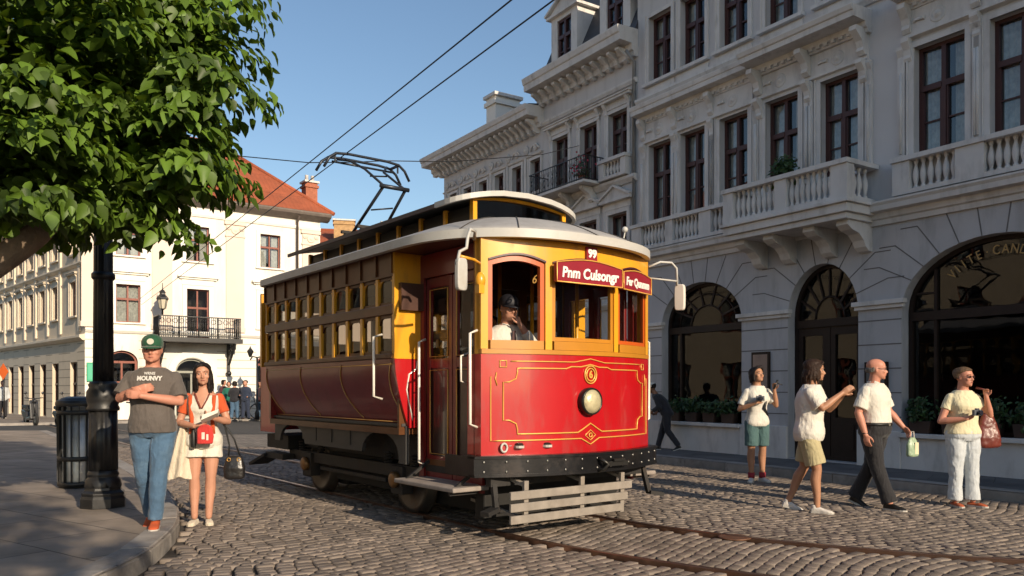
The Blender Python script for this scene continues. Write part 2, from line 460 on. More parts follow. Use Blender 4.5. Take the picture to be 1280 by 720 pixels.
me=bpy.data.meshes.new('cobblestone_paving'); me.from_pydata(P.tolist(),[],F.tolist())
me.polygons.foreach_set('use_smooth',[True]*len(F))
cob=mat('cobble_stone',(0.200,0.162,0.132),0.7,var=0.2,vscale=1.1,bump=0.5,bscale=75,bdist=0.005,island=0.20,dirt=(0.10,0.075,0.058),dscale=0.7,damt=0.5)
me.materials.append(cob)
tag(link('cobblestone_paving',me),kind='structure')
print('stones',n)
# ------------------------------------------------------------------ facade helpers (local x along facade, -y outwards)
def rect(x0,x1,z0,z1): return [(x0,z0),(x1,z0),(x1,z1),(x0,z1)]
def arch(cx,hw,z0,zs,rise,n=18):
    p=[(cx-hw,z0),(cx+hw,z0)]
    for k in range(n+1):
        a=PI*k/n; p.append((cx+hw*math.cos(a),zs+rise*math.sin(a)))
    return p
WC={}
def win(root,x,z0,z1,w,fm,gm=None,y=0.13,style='a',name='window',cur=True,seed=0):
    h=z1-z0; key=(round(w,2),round(h,2),fm.name,style,cur and seed%3)
    if key not in WC:
        mb=MB(); f=0.055
        mb.box(-w/2,-w/2+f,0,.07,0,h).box(w/2-f,w/2,0,.07,0,h).box(-w/2+f,w/2-f,0,.07,0,f).box(-w/2+f,w/2-f,0,.07,h-f,h)
        zt=h*0.62
        mb.box(-.035,.035,-.012,.068,f,h-f)
        mb.box(-w/2+f,-.035,-.022,.068,zt-.045,zt+.045).box(.035,w/2-f,-.022,.068,zt-.045,zt+.045)
        if style=='a':
            for s in (-1,1):
                a,b=sorted((s*.035,s*(w/2-f))); mb.box(a,b,.014,.045,zt*.5-.012,zt*.5+.012)
                mb.box(a,a+.03,.004,.062,f,zt-.045).box(b-.03,b,.004,.062,f,zt-.045)
        fr=mb.mesh('window',fm)
        pn=MB(); pn.add([(-w/2+f,.052,f),(w/2-f,.052,f),(w/2-f,.052,h-f),(-w/2+f,.052,h-f)],[(0,1,2,3)])
        pm=pn.mesh('pane',gm or glass_w)
        cm=None
        if cur:
            cb=MB(); rr=random.Random(seed)
            spans=[(-w/2+.03,-w*0.12),(w*0.14,w/2-.03)] if seed%3!=1 else [(-w/2+.03,w*.02),(w*.06,w/2-.03)]
            for a,b in spans:
                v=[];f_=[];n=12
                for k in range(n+1):
                    xx=a+(b-a)*k/n; yy=.13+.022*math.sin(k*1.9+rr.random())
                    v+= [(xx,yy,.04),(xx*(1.0),yy,h-.05)]
                for k in range(n): f_.append((2*k,2*k+2,2*k+3,2*k+1))
                cb.add(v,f_,0,True)
            cm=cb.mesh('curtain',curtain)
        WC[key]=(fr,pm,cm)
    fr,pm,cm=WC[key]
    o=link(name,fr,root,loc=(x,y,z0)); link('pane',pm,o)
    if cm: link('curtain',cm,o)
    return o

def surround(mb,x,z0,z1,w,t=.11,pr=.035,mi=0,sill=True,hood=None,ears=True):
    mb.box(x-w/2-t,x-w/2,-pr,0.03,z0,z1+t,mi).box(x+w/2,x+w/2+t,-pr,0.03,z0,z1+t,mi).box(x-w/2,x+w/2,-pr,0.03,z1,z1+t,mi)
    mb.box(x-w/2-t-.025,x-w/2-t,-pr-.02,0.02,z0,z1+t,mi).box(x+w/2+t,x+w/2+t+.025,-pr-.02,0.02,z0,z1+t,mi)
    if sill: mb.box(x-w/2-t-.06,x+w/2+t+.06,-.11,0.10,z0-.07,z0-.003,mi)
    if hood=='flat':
        mb.box(x-w/2-t-.05,x+w/2+t+.05,-.05,.02,z1+t+.004,z1+t+.16,mi)
        mb.box(x-w/2-t-.13,x+w/2+t+.13,-.17,.02,z1+t+.163,z1+t+.22,mi).box(x-w/2-t-.16,x+w/2+t+.16,-.20,.02,z1+t+.223,z1+t+.25,mi)
        for s in (-1,1): console(mb,x+s*(w/2+t-.02),z1+t-.12,.30,.09,.14,mi)
    if hood=='ped':
        zz=z1+t+.16; W=w/2+t+.14
        mb.box(x-w/2-t-.05,x+w/2+t+.05,-.05,.02,z1+t+.004,zz,mi).box(x-W,x+W,-.17,.02,zz+.003,zz+.06,mi)
        mb.prism([(x-W,zz+.063),(x+W,zz+.063),(x,zz+.34)],-.12,.02,mi)
        for s in (-1,1): mb.bar((x+s*W,-.08,zz+.085),(x,-.08,zz+.37),.2,.05,mi,up=(0,0,1))
def console(mb,x,z,h,w,d,mi=0):
    """scroll bracket: profile in yz, extruded in x"""
    p=[(0.02,z+h),(-d,z+h),(-d*1.02,z+h*.82),(-d*.80,z+h*.68),(-d*.52,z+h*.5),(-d*.40,z+h*.28),(-d*.46,z+h*.14),(-d*.28,z),(0.02,z+.02)]
    mb.prism(p,x-w/2,x+w/2,mi,plane='yz')
def corn(mb,x0,x1,prof,mi=0): mb.prism(prof,x0,x1,mi,plane='yz')
def cprof(z,h,d):
    """big crown cornice profile; z = bottom, d = projection"""
    return [(0.02,z),(-d*.18,z),(-d*.22,z+h*.18),(-d*.30,z+h*.22),(-d*.32,z+h*.45),(-d*.88,z+h*.47),(-d*.9,z+h*.72),(-d*.95,z+h*.76),(-d,z+h*.95),(-d,z+h),(0.02,z+h+.03)]
BALP=[(.030,0),(.034,.02),(.034,.05),(.020,.07),(.028,.11),(.043,.20),(.046,.26),(.036,.34),(.022,.42),(.018,.47),(.026,.49),(.032,.51),(.032,.55)]
def balusters(mb,xs,y,z,h,mi=0,n=10,sc_=1.0):
    for x in xs: mb.lathe([(r*1.15*sc_,zz/.55*h) for r,zz in BALP],(x,y,z),n,mi,cap=False)
def rosette(mb,x,z,r,mi=0,y=-.03):
    mb.lathe([(r,.02),(r,0),(r*.8,-.02),(r*.62,0.0),(r*.4,-.03),(.001,-.05)],(x,y,z),12,mi,axis='y',cap=False)
def vjoint(mb,p,q,w=.014,y=-.004,mi=0):
    mb.bar((p[0],y,p[1]),(q[0],y,q[1]),w,.008,mi,up=(0,1,0))
def vj(mb,p,q,w=.016,mi=0):
    dx,dz=q[0]-p[0],q[1]-p[1]; l=math.hypot(dx,dz); nx,nz=-dz/l*w/2,dx/l*w/2
    pts=[(p[0]+nx,p[1]+nz),(q[0]+nx,q[1]+nz),(q[0]-nx,q[1]-nz),(p[0]-nx,p[1]-nz)]
    mb.prism(pts,-.004,.004,mi)
def leafset(mb,pts,size,mi=0,rnd=random,droop=0.3,fold=0.25,lobed=False):
    for (p,nrm,s) in pts:
        p=Vector(p); n=Vector(nrm).normalized()
        a,b,_=frame_of(n); t=rnd.uniform(0,2*PI); u=a*math.cos(t)+b*math.sin(t); v=n.cross(u)
        L=size*s; W=L*rnd.uniform(.5,.68)
        q=[p, p+u*L*.18+v*W*.30+n*L*.03, p+u*L*.45+v*W*.5+n*L*fold*.35, p+u*L*.75+v*W*.32+n*L*fold*.1, p+u*L*1.05-n*L*droop*.5,
           p+u*L*.75-v*W*.32+n*L*fold*.1, p+u*L*.45-v*W*.5+n*L*fold*.35, p+u*L*.18-v*W*.30+n*L*.03, p+u*L*.5-n*L*fold*.10]
        mb.add(q,[(0,1,2,8),(8,2,3,4),(8,4,5,6),(0,8,6,7)],mi,False)
def leaf_material(name,col,trans=0.35,rough=.42,island=.35):
    m=mat(name,col,rough,var=.25,vscale=1.2,island=island,spec=.5)
    N=m.node_tree.nodes; L=m.node_tree.links; b=N['Principled BSDF']; out=N['Material Output']
    tr=N.new('ShaderNodeBsdfTranslucent'); tr.inputs[0].default_value=(col[0]*2.6,col[1]*2.2,col[2]*1.2,1)
    mx=N.new('ShaderNodeMixShader'); mx.inputs[0].default_value=trans
    L.new(b.outputs[0],mx.inputs[1]); L.new(tr.outputs[0],mx.inputs[2]); L.new(mx.outputs[0],out.inputs['Surface']); return m
leaf_dark=leaf_material('houseplant_leaf',(0.035,0.075,0.022),.15)

# ================================================================== BUILDING C : cafe building
ANG=math.atan2(-.8384,.545)
bC=thing('cafe_building','grey-white three-storey stucco building with arched shop fronts and a stone balcony on the right','building',(2.87,18.27,0),ANG)
COL=[.74,1.72,2.83,3.98,5.19,6.94,8.11,9.3,10.5,11.7,12.9,14.1]
CW=[.70,.70,.72,.74,.74,.80,.82]+[.8]*5
ARC=[(1.90,1.12,.72,2.78,.86),(4.83,.72,.14,2.72,.92),(7.75,1.43,.70,2.68,1.02),(10.9,1.2,.70,2.7,.95),(13.9,1.2,.70,2.7,.95)]
LEN=48
mb=MB()
holes=[arch(*a) for a in ARC]
mb.wall(rect(0,LEN,0.1,4.3),holes,0,.36)
lowC=mb.build('lower_wall',stucco_b,bC)
mb=MB(); holes=[]
for x,w_ in zip(COL,CW): holes+=[rect(x-w_/2,x+w_/2,5.12,6.86),rect(x-w_/2,x+w_/2,8.25,9.72)]
mb.wall(rect(0,LEN,4.3,10.85),holes,0,.36)
mb.build('upper_wall',stucco,bC)
# closed shell behind
mb=MB(); mb.box(0,LEN,8,8.3,0,10.85).box(0,.3,.36,8,0,10.85).box(LEN-.3,LEN,.36,8,0,10.85); mb.build('rear_wall',stucco,bC)
mb=MB(); mb.prism([(-.2,10.9),(8.3,10.9),(8.3,11.1),(4,13.0),(-.1,11.1)],0,LEN,plane='yz'); mb.build('roof',slate,bC)
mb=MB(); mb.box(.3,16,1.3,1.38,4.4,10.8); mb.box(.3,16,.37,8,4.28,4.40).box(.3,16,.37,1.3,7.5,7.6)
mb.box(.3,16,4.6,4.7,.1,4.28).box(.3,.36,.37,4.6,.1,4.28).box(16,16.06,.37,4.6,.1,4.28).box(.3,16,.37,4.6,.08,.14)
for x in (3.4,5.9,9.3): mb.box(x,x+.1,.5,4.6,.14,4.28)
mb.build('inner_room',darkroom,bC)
for i,(x,w_) in enumerate(zip(COL,CW)):
    win(bC,x,5.12,6.86,w_,maroonw,seed=i); win(bC,x,8.25,9.72,w_,maroonw,seed=i+1)
# joints
mb=MB()
def joints(A,x0,x1):
    pass
zs=[.95,1.35,1.75,2.15,2.55]
piers=[(0.02,.78),(3.02,4.11),(5.55,6.32),(9.18,9.70),(12.10,12.70),(15.1,20)]
for a,b in piers:
    for z in zs: vj(mb,(a,z),(b,z),.02)
for (cx,hw,z0,zsp,rise) in ARC:
    nv=9 if hw<1 else (11 if hw<1.3 else 13)
    for k in range(nv+1):
        a=PI*(k+.0)/nv
        if k in (0,nv): continue
        p=(cx+hw*math.cos(a),zsp+rise*math.sin(a)); ex=.62
        q=(cx+(hw+ex)*math.cos(a),zsp+(rise+ex*.95)*math.sin(a))
        q=(q[0],min(q[1],4.2)); 
        if p[1]<zsp+.28: continue
        vj(mb,p,q,.018)
        if q[1]<4.05:
            s=1 if math.cos(a)>0 else -1
            vj(mb,q,(q[0]+s*.28,q[1]),.018)
merge_into(lowC,mb.build('joint_lines',jointm,bC))
# imposts, arch rims, plinth
mb=MB()
for a,b in piers:
    mb=MB(); mb.box(a-.05,b+.05,-.05,.03,2.74,2.80).box(a-.08,b+.08,-.09,.03,2.803,2.88); mb.build('impost',trimw,bC,bevel=.006)
for (a,b) in [(0,.78),(3.02,4.11),(5.55,6.32),(9.18,9.70),(12.1,12.7),(15.1,LEN)]:
    mb=MB(); mb.box(a,b,-.05,.03,.1,.72); mb.build('plinth',trimw,bC,bevel=.006)
for (cx,hw,z0,zsp,rise) in ARC:
    if z0>.5:
        mb=MB(); mb.box(cx-hw-.004,cx+hw+.004,-.10,.30,z0-.07,z0); mb.box(cx-hw,cx+hw,-.02,.35,.1,z0-.073); mb.build('shop_sill',trimw,bC,bevel=.006)
# main string cornice over the ground floor
mb=MB()
corn(mb,0,LEN,[(0.02,4.12),(-.05,4.12),(-.06,4.20),(-.10,4.22),(-.12,4.30),(-.24,4.32),(-.25,4.40),(-.28,4.44),(-.28,4.47),(0.02,4.50)])
mb.build('string_cornice',trimw,bC); mb=MB()
corn(mb,0,LEN,[(.02,7.86),(-.05,7.86),(-.10,7.93),(-.10,7.98),(.02,8.0)])
mb.build('sill_course',trimw,bC); mb=MB()
corn(mb,0,LEN,cprof(10.35,.55,.42))
for k in range(90):
    mb.box(.15+k*.42,.30+k*.42,-.30,.02,10.43,10.58)
mb.build('roof_cornice',trimw,bC)
# heavy cornice over first-floor windows (two depths) and bay cornices to the right
def piano_cornice(name,x0,x1,z,d,brx):
    mb=MB(); corn(mb,x0,x1,cprof(z,.36,d))
    mb.box(x0+.05,x1-.05,-.05,.02,z-.42,z-.003)
    corn(mb,x0+.04,x1-.04,[(.02,z-.47),(-.09,z-.44),(-.09,z-.41),(.02,z-.40)])
    for x in brx: console(mb,x,z-.36,.44,.13,d*.62); console(mb,x,z-.80,.36,.12,d*.36)
    x=x0+.25
    while x<x1-.2: mb.box(x,x+.07,-d*.3,.02,z+.03,z+.12); x+=.15
    for x in COL:
        if x0<x<x1: 
            rosette(mb,x-.0,z-.22,.13,y=-.05)
            mb.tube([(x+s*.36,-.06,z-.22+.05*math.sin(k)) for s in (-1,) for k in range(2)]+[(x-.2,-.07,z-.2)],.03,6)
    return mb.build(name,trimw,bC)
piano_cornice('window_cornice',.12,3.38,7.36,.36,[.25,1.22,2.27])
piano_cornice('window_cornice',3.385,5.80,7.38,.58,[3.5,4.58,5.68])
piano_cornice('window_cornice',6.32,8.75,7.46,.40,[6.45,7.52,8.62])
piano_cornice('window_cornice',9.0,14.8,7.46,.40,[9.1,11.1,14.6])
for x,w_ in zip(COL,CW):
    mb=MB(); surround(mb,x,8.25,9.72,w_,.08,.03); mb.box(x-w_/2-.1,x+w_/2+.1,-.025,.02,8.02,8.14); mb.build('window_surround',trimw,bC)
    mb=MB(); surround(mb,x,5.12,6.86,w_,.09,.03,sill=True)
    mb.box(x-w_/2-.26,x-w_/2-.14,-.05,.02,5.12,6.90).box(x+w_/2+.14,x+w_/2+.26,-.05,.02,5.12,6.90)
    for s in (-1,1):
        xx=x+s*(w_/2+.20)
        console(mb,xx,6.62,.30,.11,.10); mb.tube([(xx,-.055,5.2),(xx,-.055,6.5)],.022,8)
    mb.build('window_surround',trimw,bC)
# balustrades under first-floor windows
def balustrade(name,x0,x1,y,z0,z1,peds,parent,n=10,cap=True):
    mb=MB(); d=.09
    mb.box(x0,x1,y-d-.02,y+d+.02,z0,z0+.07).box(x0-.02,x1+.02,y-d-.05,y+d+.02,z1-.075,z1)
    P=sorted(peds)
    for a,b in P: mb.box(a,b,y-d-.012,y+d,z0+.07,z1-.078)
    for (a,b),(c,e) in zip(P[:-1],P[1:]):
        k=max(2,int(round((c-b)/.115))); balusters(mb,[b+(c-b)*(i+.5)/k for i in range(k)],y,z0+.07,z1-z0-.145,n=n)
    return mb.build(name,trimw,parent)
balustrade('balustrade',.05,3.3,-.13,4.50,5.10,[(.05,.36),(1.12,1.34),(2.1,2.42),(3.1,3.3)],bC)
balustrade('balustrade',6.3,14.9,-.13,4.50,5.10,[(6.3,6.58),(7.30,7.72),(8.50,8.9),(9.7,10.1),(10.9,11.3),(12.1,12.5),(13.3,13.7),(14.6,14.9)],bC)
# projecting balcony
bal=MB(); bx0,bx1,bd=3.32,5.92,.86
bal.box(bx0,bx1,-bd,0.02,4.28,4.42).box(bx0-.05,bx1+.05,-bd-.06,0.02,4.423,4.48)
bal.box(bx0+.06,bx1-.06,-bd+.06,0.02,4.18,4.277)
balc=bal.build('balcony',trimw,bC,bevel=.008)
o=balustrade('balustrade',bx0,bx1,-bd+.10,4.48,5.13,[(bx0,bx0+.24),(bx0+1.18,bx0+1.42),(bx1-.30,bx1)],balc)
mb=MB()
for x in (bx0+.11,bx1-.11):
    mb=MB(); mb.box(x-.1,x+.1,-bd+.21,-.02,4.48,4.55).box(x-.13,x+.13,-bd+.21,-.02,5.055,5.13)
    balusters(mb,[x],-bd*.45,4.55,.50); balusters(mb,[x],-bd*.62,4.55,.50); balusters(mb,[x],-bd*.25,4.55,.50); mb.build('side_balustrade',trimw,balc)
for x in (3.55,4.2,5.05,5.70):
    p=[(0.02,4.18),(-.66,4.18),(-.68,4.10),(-.56,4.03),(-.36,3.98),(-.24,3.88),(-.18,3.78),(-.10,3.72),(.02,3.70)]
    mb=MB(); mb.prism(p,x-.11,x+.11,plane='yz'); mb.build('balcony_bracket',trimw,balc,bevel=.006)

# shop windows
woodd=mat('dark_wood',(0.022,0.012,0.008),.55,spec=.3,var=.3,vscale=5,bump=.15,bscale=30)
def archring(mb,cx,hw,z0,zs,rise,t,y0,y1,mi=0,n=20,base=True):
    o=arch(cx,hw,z0,zs,rise,n); i_=arch(cx,hw-t,z0+(t if base else -.001),zs,rise-t,n)
    N=len(o); v=[(x,y0,z) for x,z in o]+[(x,y0,z) for x,z in i_]+[(x,y1,z) for x,z in o]+[(x,y1,z) for x,z in i_]
    f=[]
    for k in range(N):
        j=(k+1)%N; f+=[(k,j,N+j,N+k),(2*N+k,3*N+k,3*N+j,2*N+j),(N+k,N+j,3*N+j,3*N+k),(k,2*N+k,2*N+j,j)]
    mb.add(v,f,mi)
gold=mat('gilt',(0.62,0.36,0.10),.35,metal=.6)
for idx,(cx,hw,z0,zsp,rise) in enumerate(ARC):
    mb=MB(); y=.20
    archring(mb,cx,hw,z0,zsp,rise,.07,y,y+.09)
    zt=zsp-.10 if idx!=1 else zsp-.12
    mb.box(cx-hw+.07,cx+hw-.07,y-.03,y+.08,zt-.07,zt+.07)
    if idx==1:
        for k in range(1,8):
            a=PI*k/8; mb.bar((cx+.30*math.cos(a),y+.04,zt+.07+.42*math.sin(a)*.9),(cx+(hw-.06)*math.cos(a),y+.04,zsp+(rise-.06)*math.sin(a)),.025,.04)
        mb.tube([(cx+.30*math.cos(PI*k/16),y+.04,zt+.07+.40*math.sin(PI*k/16)) for k in range(17)],.02,6)
    elif idx==0:
        for k in range(1,7):
            a=PI*k/7; mb.bar((cx+.45*math.cos(a),y+.04,zt+.07+.42*math.sin(a)),(cx+(hw-.06)*math.cos(a),y+.04,zsp+(rise-.06)*math.sin(a)),.025,.04)
        mb.tube([(cx+.46*math.cos(PI*k/16),y+.04,zt+.07+.42*math.sin(PI*k/16)) for k in range(17)],.018,6)
        mb.tube([(cx+.80*math.cos(PI*k/16),y+.04,zt+.07+.66*math.sin(PI*k/16)) for k in range(17)],.014,6)
        mb.box(cx-hw+.36,cx-hw+.41,y,y+.07,z0+.07,zt-.07)
    else:
        mb.box(cx-hw+.42,cx-hw+.47,y,y+.07,z0+.07,zsp+rise*.62); mb.box(cx+hw-.47,cx+hw-.42,y,y+.07,z0+.07,zsp+rise*.62)
        mb.box(cx-hw+.07,cx-hw+.42,y,y+.07,zsp+.25,zsp+.28)
    if idx==1:
        mb.box(cx-.03,cx+.03,y,y+.08,.2,zt-.07)
        for s in (-1,1):
            a,b=sorted((cx+s*.03,cx+s*(hw-.07))); mb.box(a,a+.10,y+.01,y+.07,.2,zt-.07).box(b-.10,b,y+.01,y+.07,.2,zt-.07).box(a+.1,b-.1,y+.01,y+.07,.21,.9).box(a+.1,b-.1,y+.01,y+.07,zt-.22,zt-.07)
            mb.box(a+.15,b-.15,y,y+.02,.35,.80)
        fr=mb.build('entrance_door',woodd,bC)
        hb=MB(); hb.tube([(cx-.07,y-.01,1.0),(cx-.07,y-.05,1.02),(cx-.07,y-.05,1.3),(cx-.07,y-.01,1.32)],.012,6); hb.build('handle',gold,fr)
    else: fr=mb.build('shop_window',woodd,bC)
    pn=MB(); a=arch(cx,hw-.05,z0+.05,zsp,rise-.05,18); pn.add([(x,y+.05,z) for x,z in a],[tuple(range(len(a)))]); pn.build('pane',glass_d,fr,recalc=False)
    if idx==2:
        t=MB(); word='VIITE·CANDUSTE'; n=len(word)
        for k,ch in enumerate(word):
            if ch==' ': continue
            a=R(148-116*k/(n-1)); rx,rz_=.84,.62
            M=Matrix.Rotation(-(a-PI/2)*.8,4,'Y')
            t.text(ch,(cx+rx*math.cos(a),y-.0,2.98+rz_*math.sin(a)-.12),.20,M=M,depth=.004,sx=.8)
        t.build('gilt_lettering',mat('dull_gilt',(0.42,0.27,0.10),.5,metal=.2),fr,recalc=False)
# boards on the piers
mb=MB(); mb.box(3.30,3.72,-.045,.0,1.15,2.12); ob=mb.build('menu_board',woodd); ob.location=(2.87,18.27,0); ob.rotation_euler=(0,0,ANG)
tag(ob,'flat brown-framed menu board on the pier between the left arched shop window and the door','menu board')
mb=MB(); mb.box(3.34,3.68,-.049,-.046,1.20,2.07); mb.build('menu_sheet',mat('board_paper',(0.36,0.25,0.19),.8,var=.15,vscale=9),ob)
mb=MB()
for k in range(6): mb.box(3.40+.02*(k%2),3.62-.03*(k%3),-.0515,-.0495,1.35+k*.10,1.365+k*.10)
merge_into(ob,mb.build('menu_lines',mat('faint_ink',(0.2,0.12,0.09),.9),ob))
mb=MB(); mb.box(5.70,6.10,-.06,0,1.25,1.86); ob=mb.build('notice_case',woodd); ob.location=(2.87,18.27,0); ob.rotation_euler=(0,0,ANG)
tag(ob,'small dark-framed notice case on the pier right of the café door','notice case')
mb=MB(); mb.box(5.74,6.06,-.063,-.061,1.29,1.82); mb.build('notice_sheet',mat('grey_sheet',(0.10,0.11,0.115),.4),ob)
# pipe between B and C
# lamps inside shop
bulb=mat('lamp_glow',(1,.7,.4),.5,emit=(1.0,.42,.16),estr=5.0)
def hangl(x,y,z,lab,r=.05):
    t=thing('pendant_lamp',lab,'lamp',tuple((Matrix.Translation((2.87,18.27,0))@Matrix.Rotation(ANG,4,'Z')@Vector((x,y,z)))),ANG)
    m=MB(); m.tube([(0,0,.04),(0,0,4.28-z)],.006,5); m.build('cord',ironm,t)
    m=MB(); m.lathe([(r*.3,.06),(r*1.4,-.02),(r*1.7,-.05)],n=12,cap=False); m.build('lamp_shade',ironm,t)
    m=MB(); m.ball((0,0,-.04),r,10); m.build('bulb',bulb,t)
hangl(2.72,.75,1.72,'orange glowing lamp hanging inside the left arched shop window')
hangl(7.85,1.6,1.78,'small red-orange lamp hanging deep in the big right arched window',.035)
hangl(7.2,2.4,2.75,'tiny pale lamp high up inside the big right arched window',.03)
# red neon-like lines / shelf in right shop
mb=MB(); mb.box(-1.2,1.2,0,.35,0,.9).box(-1.25,1.25,-.05,.4,.9,.94); o=mb.build('counter',mat('counter_wood',(0.10,0.035,0.02),.4,var=.3,vscale=4)); o.location=Matrix.Translation((2.87,18.27,.14))@Matrix.Rotation(ANG,4,'Z')@Vector((7.9,2.6,0)); o.rotation_euler=(0,0,ANG)
tag(o,'dark wooden counter inside the big right arched shop window','counter')

# plants on the window ledges
def ledge_plant(x,z,wd,h,lab,grp,seed,y=.08,par=None,n=260,ls=.08,tray=True):
    rr=random.Random(seed)
    M=Matrix.Translation((2.87,18.27,0))@Matrix.Rotation(ANG,4,'Z')
    t=thing('potted_plant',lab,'plant',tuple(M@Vector((x,y,z))),ANG,grp)
    m=MB(); m.prism([(-wd*.42,0),(wd*.42,0),(wd*.5,.2),(-wd*.5,.2)],-.09,.07); m.build('planter',mat('planter_wood',(0.04,0.02,0.012),.7,var=.3,vscale=6),t,bevel=.008)
    m=MB(); pts=[]; st=MB()
    for k in range(7):
        bx=rr.uniform(-wd*.4,wd*.4); tip=(bx+rr.uniform(-.12,.12),rr.uniform(-.1,.1),.2+h*rr.uniform(.6,1))
        st.tube([(bx,0,.18),((bx+tip[0])/2+.02,tip[1]/2,.2+h*.4),tip],[.008,.006,.003],5)
        for q in range(n//7):
            f=rr.uniform(.15,1); p=Vector((bx,0,.18)).lerp(Vector(tip),f)+Vector((rr.gauss(0,.07),rr.gauss(0,.06),rr.gauss(0,.05)))
            pts.append((p,(rr.gauss(0,.6),-.7+rr.gauss(0,.5),.6+rr.gauss(0,.4)),rr.uniform(.7,1.3)))
    leafset(m,pts,ls,rnd=rr); m.build('foliage',leaf_dark,t,recalc=False); st.build('stem',mat('green_stem',(0.05,0.06,0.02),.7),t)
    return t
for k in range(4):
    ledge_plant(1.15+k*.5,.72,.34,.26,['leftmost leafy planter on the sill of the left arched window','second leafy planter from the left on the sill of the left arched window','third leafy planter from the left on the sill of the left arched window','rightmost leafy planter on the sill of the left arched window, below the orange lamp'][k],'planters inside the left arched window',40+k)
for k in range(5):
    ledge_plant(6.62+k*.52,.70,.36,.36,['leftmost dark bushy planter in the big right arched window','second bushy planter from the left in the big right arched window','middle bushy planter in the big right arched window, behind the woman with the maroon bag','fourth bushy planter from the left in the big right arched window','rightmost bushy planter in the big right arched window'][k],'planters inside the big right arched window',50+k)
bp=ledge_plant(4.52,4.56,.55,.28,'bright green flower box plant on the stone balcony','balcony plants',77,y=-.62,n=480,ls=.085)
bp.children[1].data.materials[0]=leaf_material('balcony_leaf',(0.09,0.15,0.03),.3)
bp.location.z=4.98
# stone shelf for that plant box is the balcony floor: raise on a small stand
mb=MB(); mb.box(-.2,.2,-.06,.06,-.56,-.003); mb.build('box_stand',trimw,bp)
# ================================================================== BUILDING B (mansard)
def P2(s): return W0+UX*s
bB=thing('mansard_building','grey-white building with dark mansard roof, pedimented dormers and small iron balcony','building',(2.87-.545*3.73,18.27+.8384*3.73,0),ANG)
LB=3.727
BC=[.78,1.95,3.05]
mb=MB(); hs=[]
for i,x in enumerate(BC):
    hs.append(rect(x-.34,x+.34,6.45 if i<2 else 6.85,7.95)); hs.append(rect(x-.34,x+.34,3.9,5.55)); hs.append(arch(x,.42,.14,2.3,.42))
mb.wall(rect(.003,LB-.003,.1,9.15),hs,0,.34); mb.build('wall',stucco,bB)
mb=MB(); mb.box(0,LB,7,7.3,0,9.1).box(0,.3,.35,7,6,9.1); mb.build('rear_wall',stucco,bB)
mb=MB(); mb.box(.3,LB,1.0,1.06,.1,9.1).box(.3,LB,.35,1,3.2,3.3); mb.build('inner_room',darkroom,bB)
for i,x in enumerate(BC):
    win(bB,x,6.45 if i<2 else 6.85,7.95,.68,maroonw,seed=i+2); win(bB,x,3.9,5.55,.68,maroonw,seed=i); 
    w_=win(bB,x,.14,2.72,.84,maroonw,cur=False,name='ground_window')
for i,x in enumerate(BC):
    mb=MB(); surround(mb,x,6.45 if i<2 else 6.85,7.95,.68,.09,.03,sill=(i==2),hood='flat'); mb.build('window_surround',trimw,bB)
    mb=MB(); surround(mb,x,3.9,5.55,.68,.1,.04,hood='ped'); mb.build('window_surround',trimw,bB)
mb=MB()
corn(mb,0,LB,[(.02,6.18),(-.05,6.18),(-.13,6.27),(-.13,6.33),(.02,6.36)])
mb.build('string_course',trimw,bB); mb=MB()
corn(mb,0,LB,[(.02,8.42),(-.05,8.42),(-.09,8.48),(-.09,8.53),(.02,8.55)])
mb.build('string_course',trimw,bB); mb=MB()
corn(mb,0,LB,[(.02,3.3),(-.05,3.3),(-.13,3.4),(-.13,3.46),(.02,3.5)])
mb.build('string_course',trimw,bB)
balustrade('balustrade',BC[2]-.48,BC[2]+.48,-.10,6.36,6.84,[(BC[2]-.48,BC[2]-.3),(BC[2]+.3,BC[2]+.48)],bB,8)
mb=MB(); corn(mb,-.12,LB+.02,cprof(9.0,.60,.62))
x=.05
while x<LB-.1: console(mb,x,8.92,.30,.11,.40); x+=.31
mb.build('roof_cornice',trimw,bB)
mb=MB(); mb.prism([(-.1,9.62),(6.9,9.62),(6.9,12.0),(1.0,12.0)],-.05,LB+.02,plane='yz'); mb.build('roof',slate,bB)
for i,(x,lb) in enumerate(((.95,''),(2.95,''))):
    mb=MB(); z0,z1=9.63,11.1
    mb.wall(rect(x-.55,x+.55,z0,z1),[rect(x-.3,x+.3,z0+.15,z1-.12)],-.02,.14); mb.box(x-.55,x-.46,.14,1.2,z0,z1).box(x+.46,x+.55,.14,1.2,z0,z1)
    mb.box(x-.66,x+.66,-.12,1.2,z1,z1+.07)
    mb.prism([(x-.66,z1+.072),(x+.66,z1+.072),(x,z1+.42)],-.06,1.2)
    for s in (-1,1): mb.bar((x+s*.70,-.05,z1+.10),(x,-.05,z1+.46),.2,.06,up=(0,0,1))
    d=mb.build('dormer',trimw,bB)
    win(d,x,z0+.15,z1-.12,.6,maroonw,y=.02,name='dormer_window',cur=False)
    m=MB(); m.box(x-.45,x+.45,.5,.55,z0,z1); m.build('dormer_room',darkroom,d)
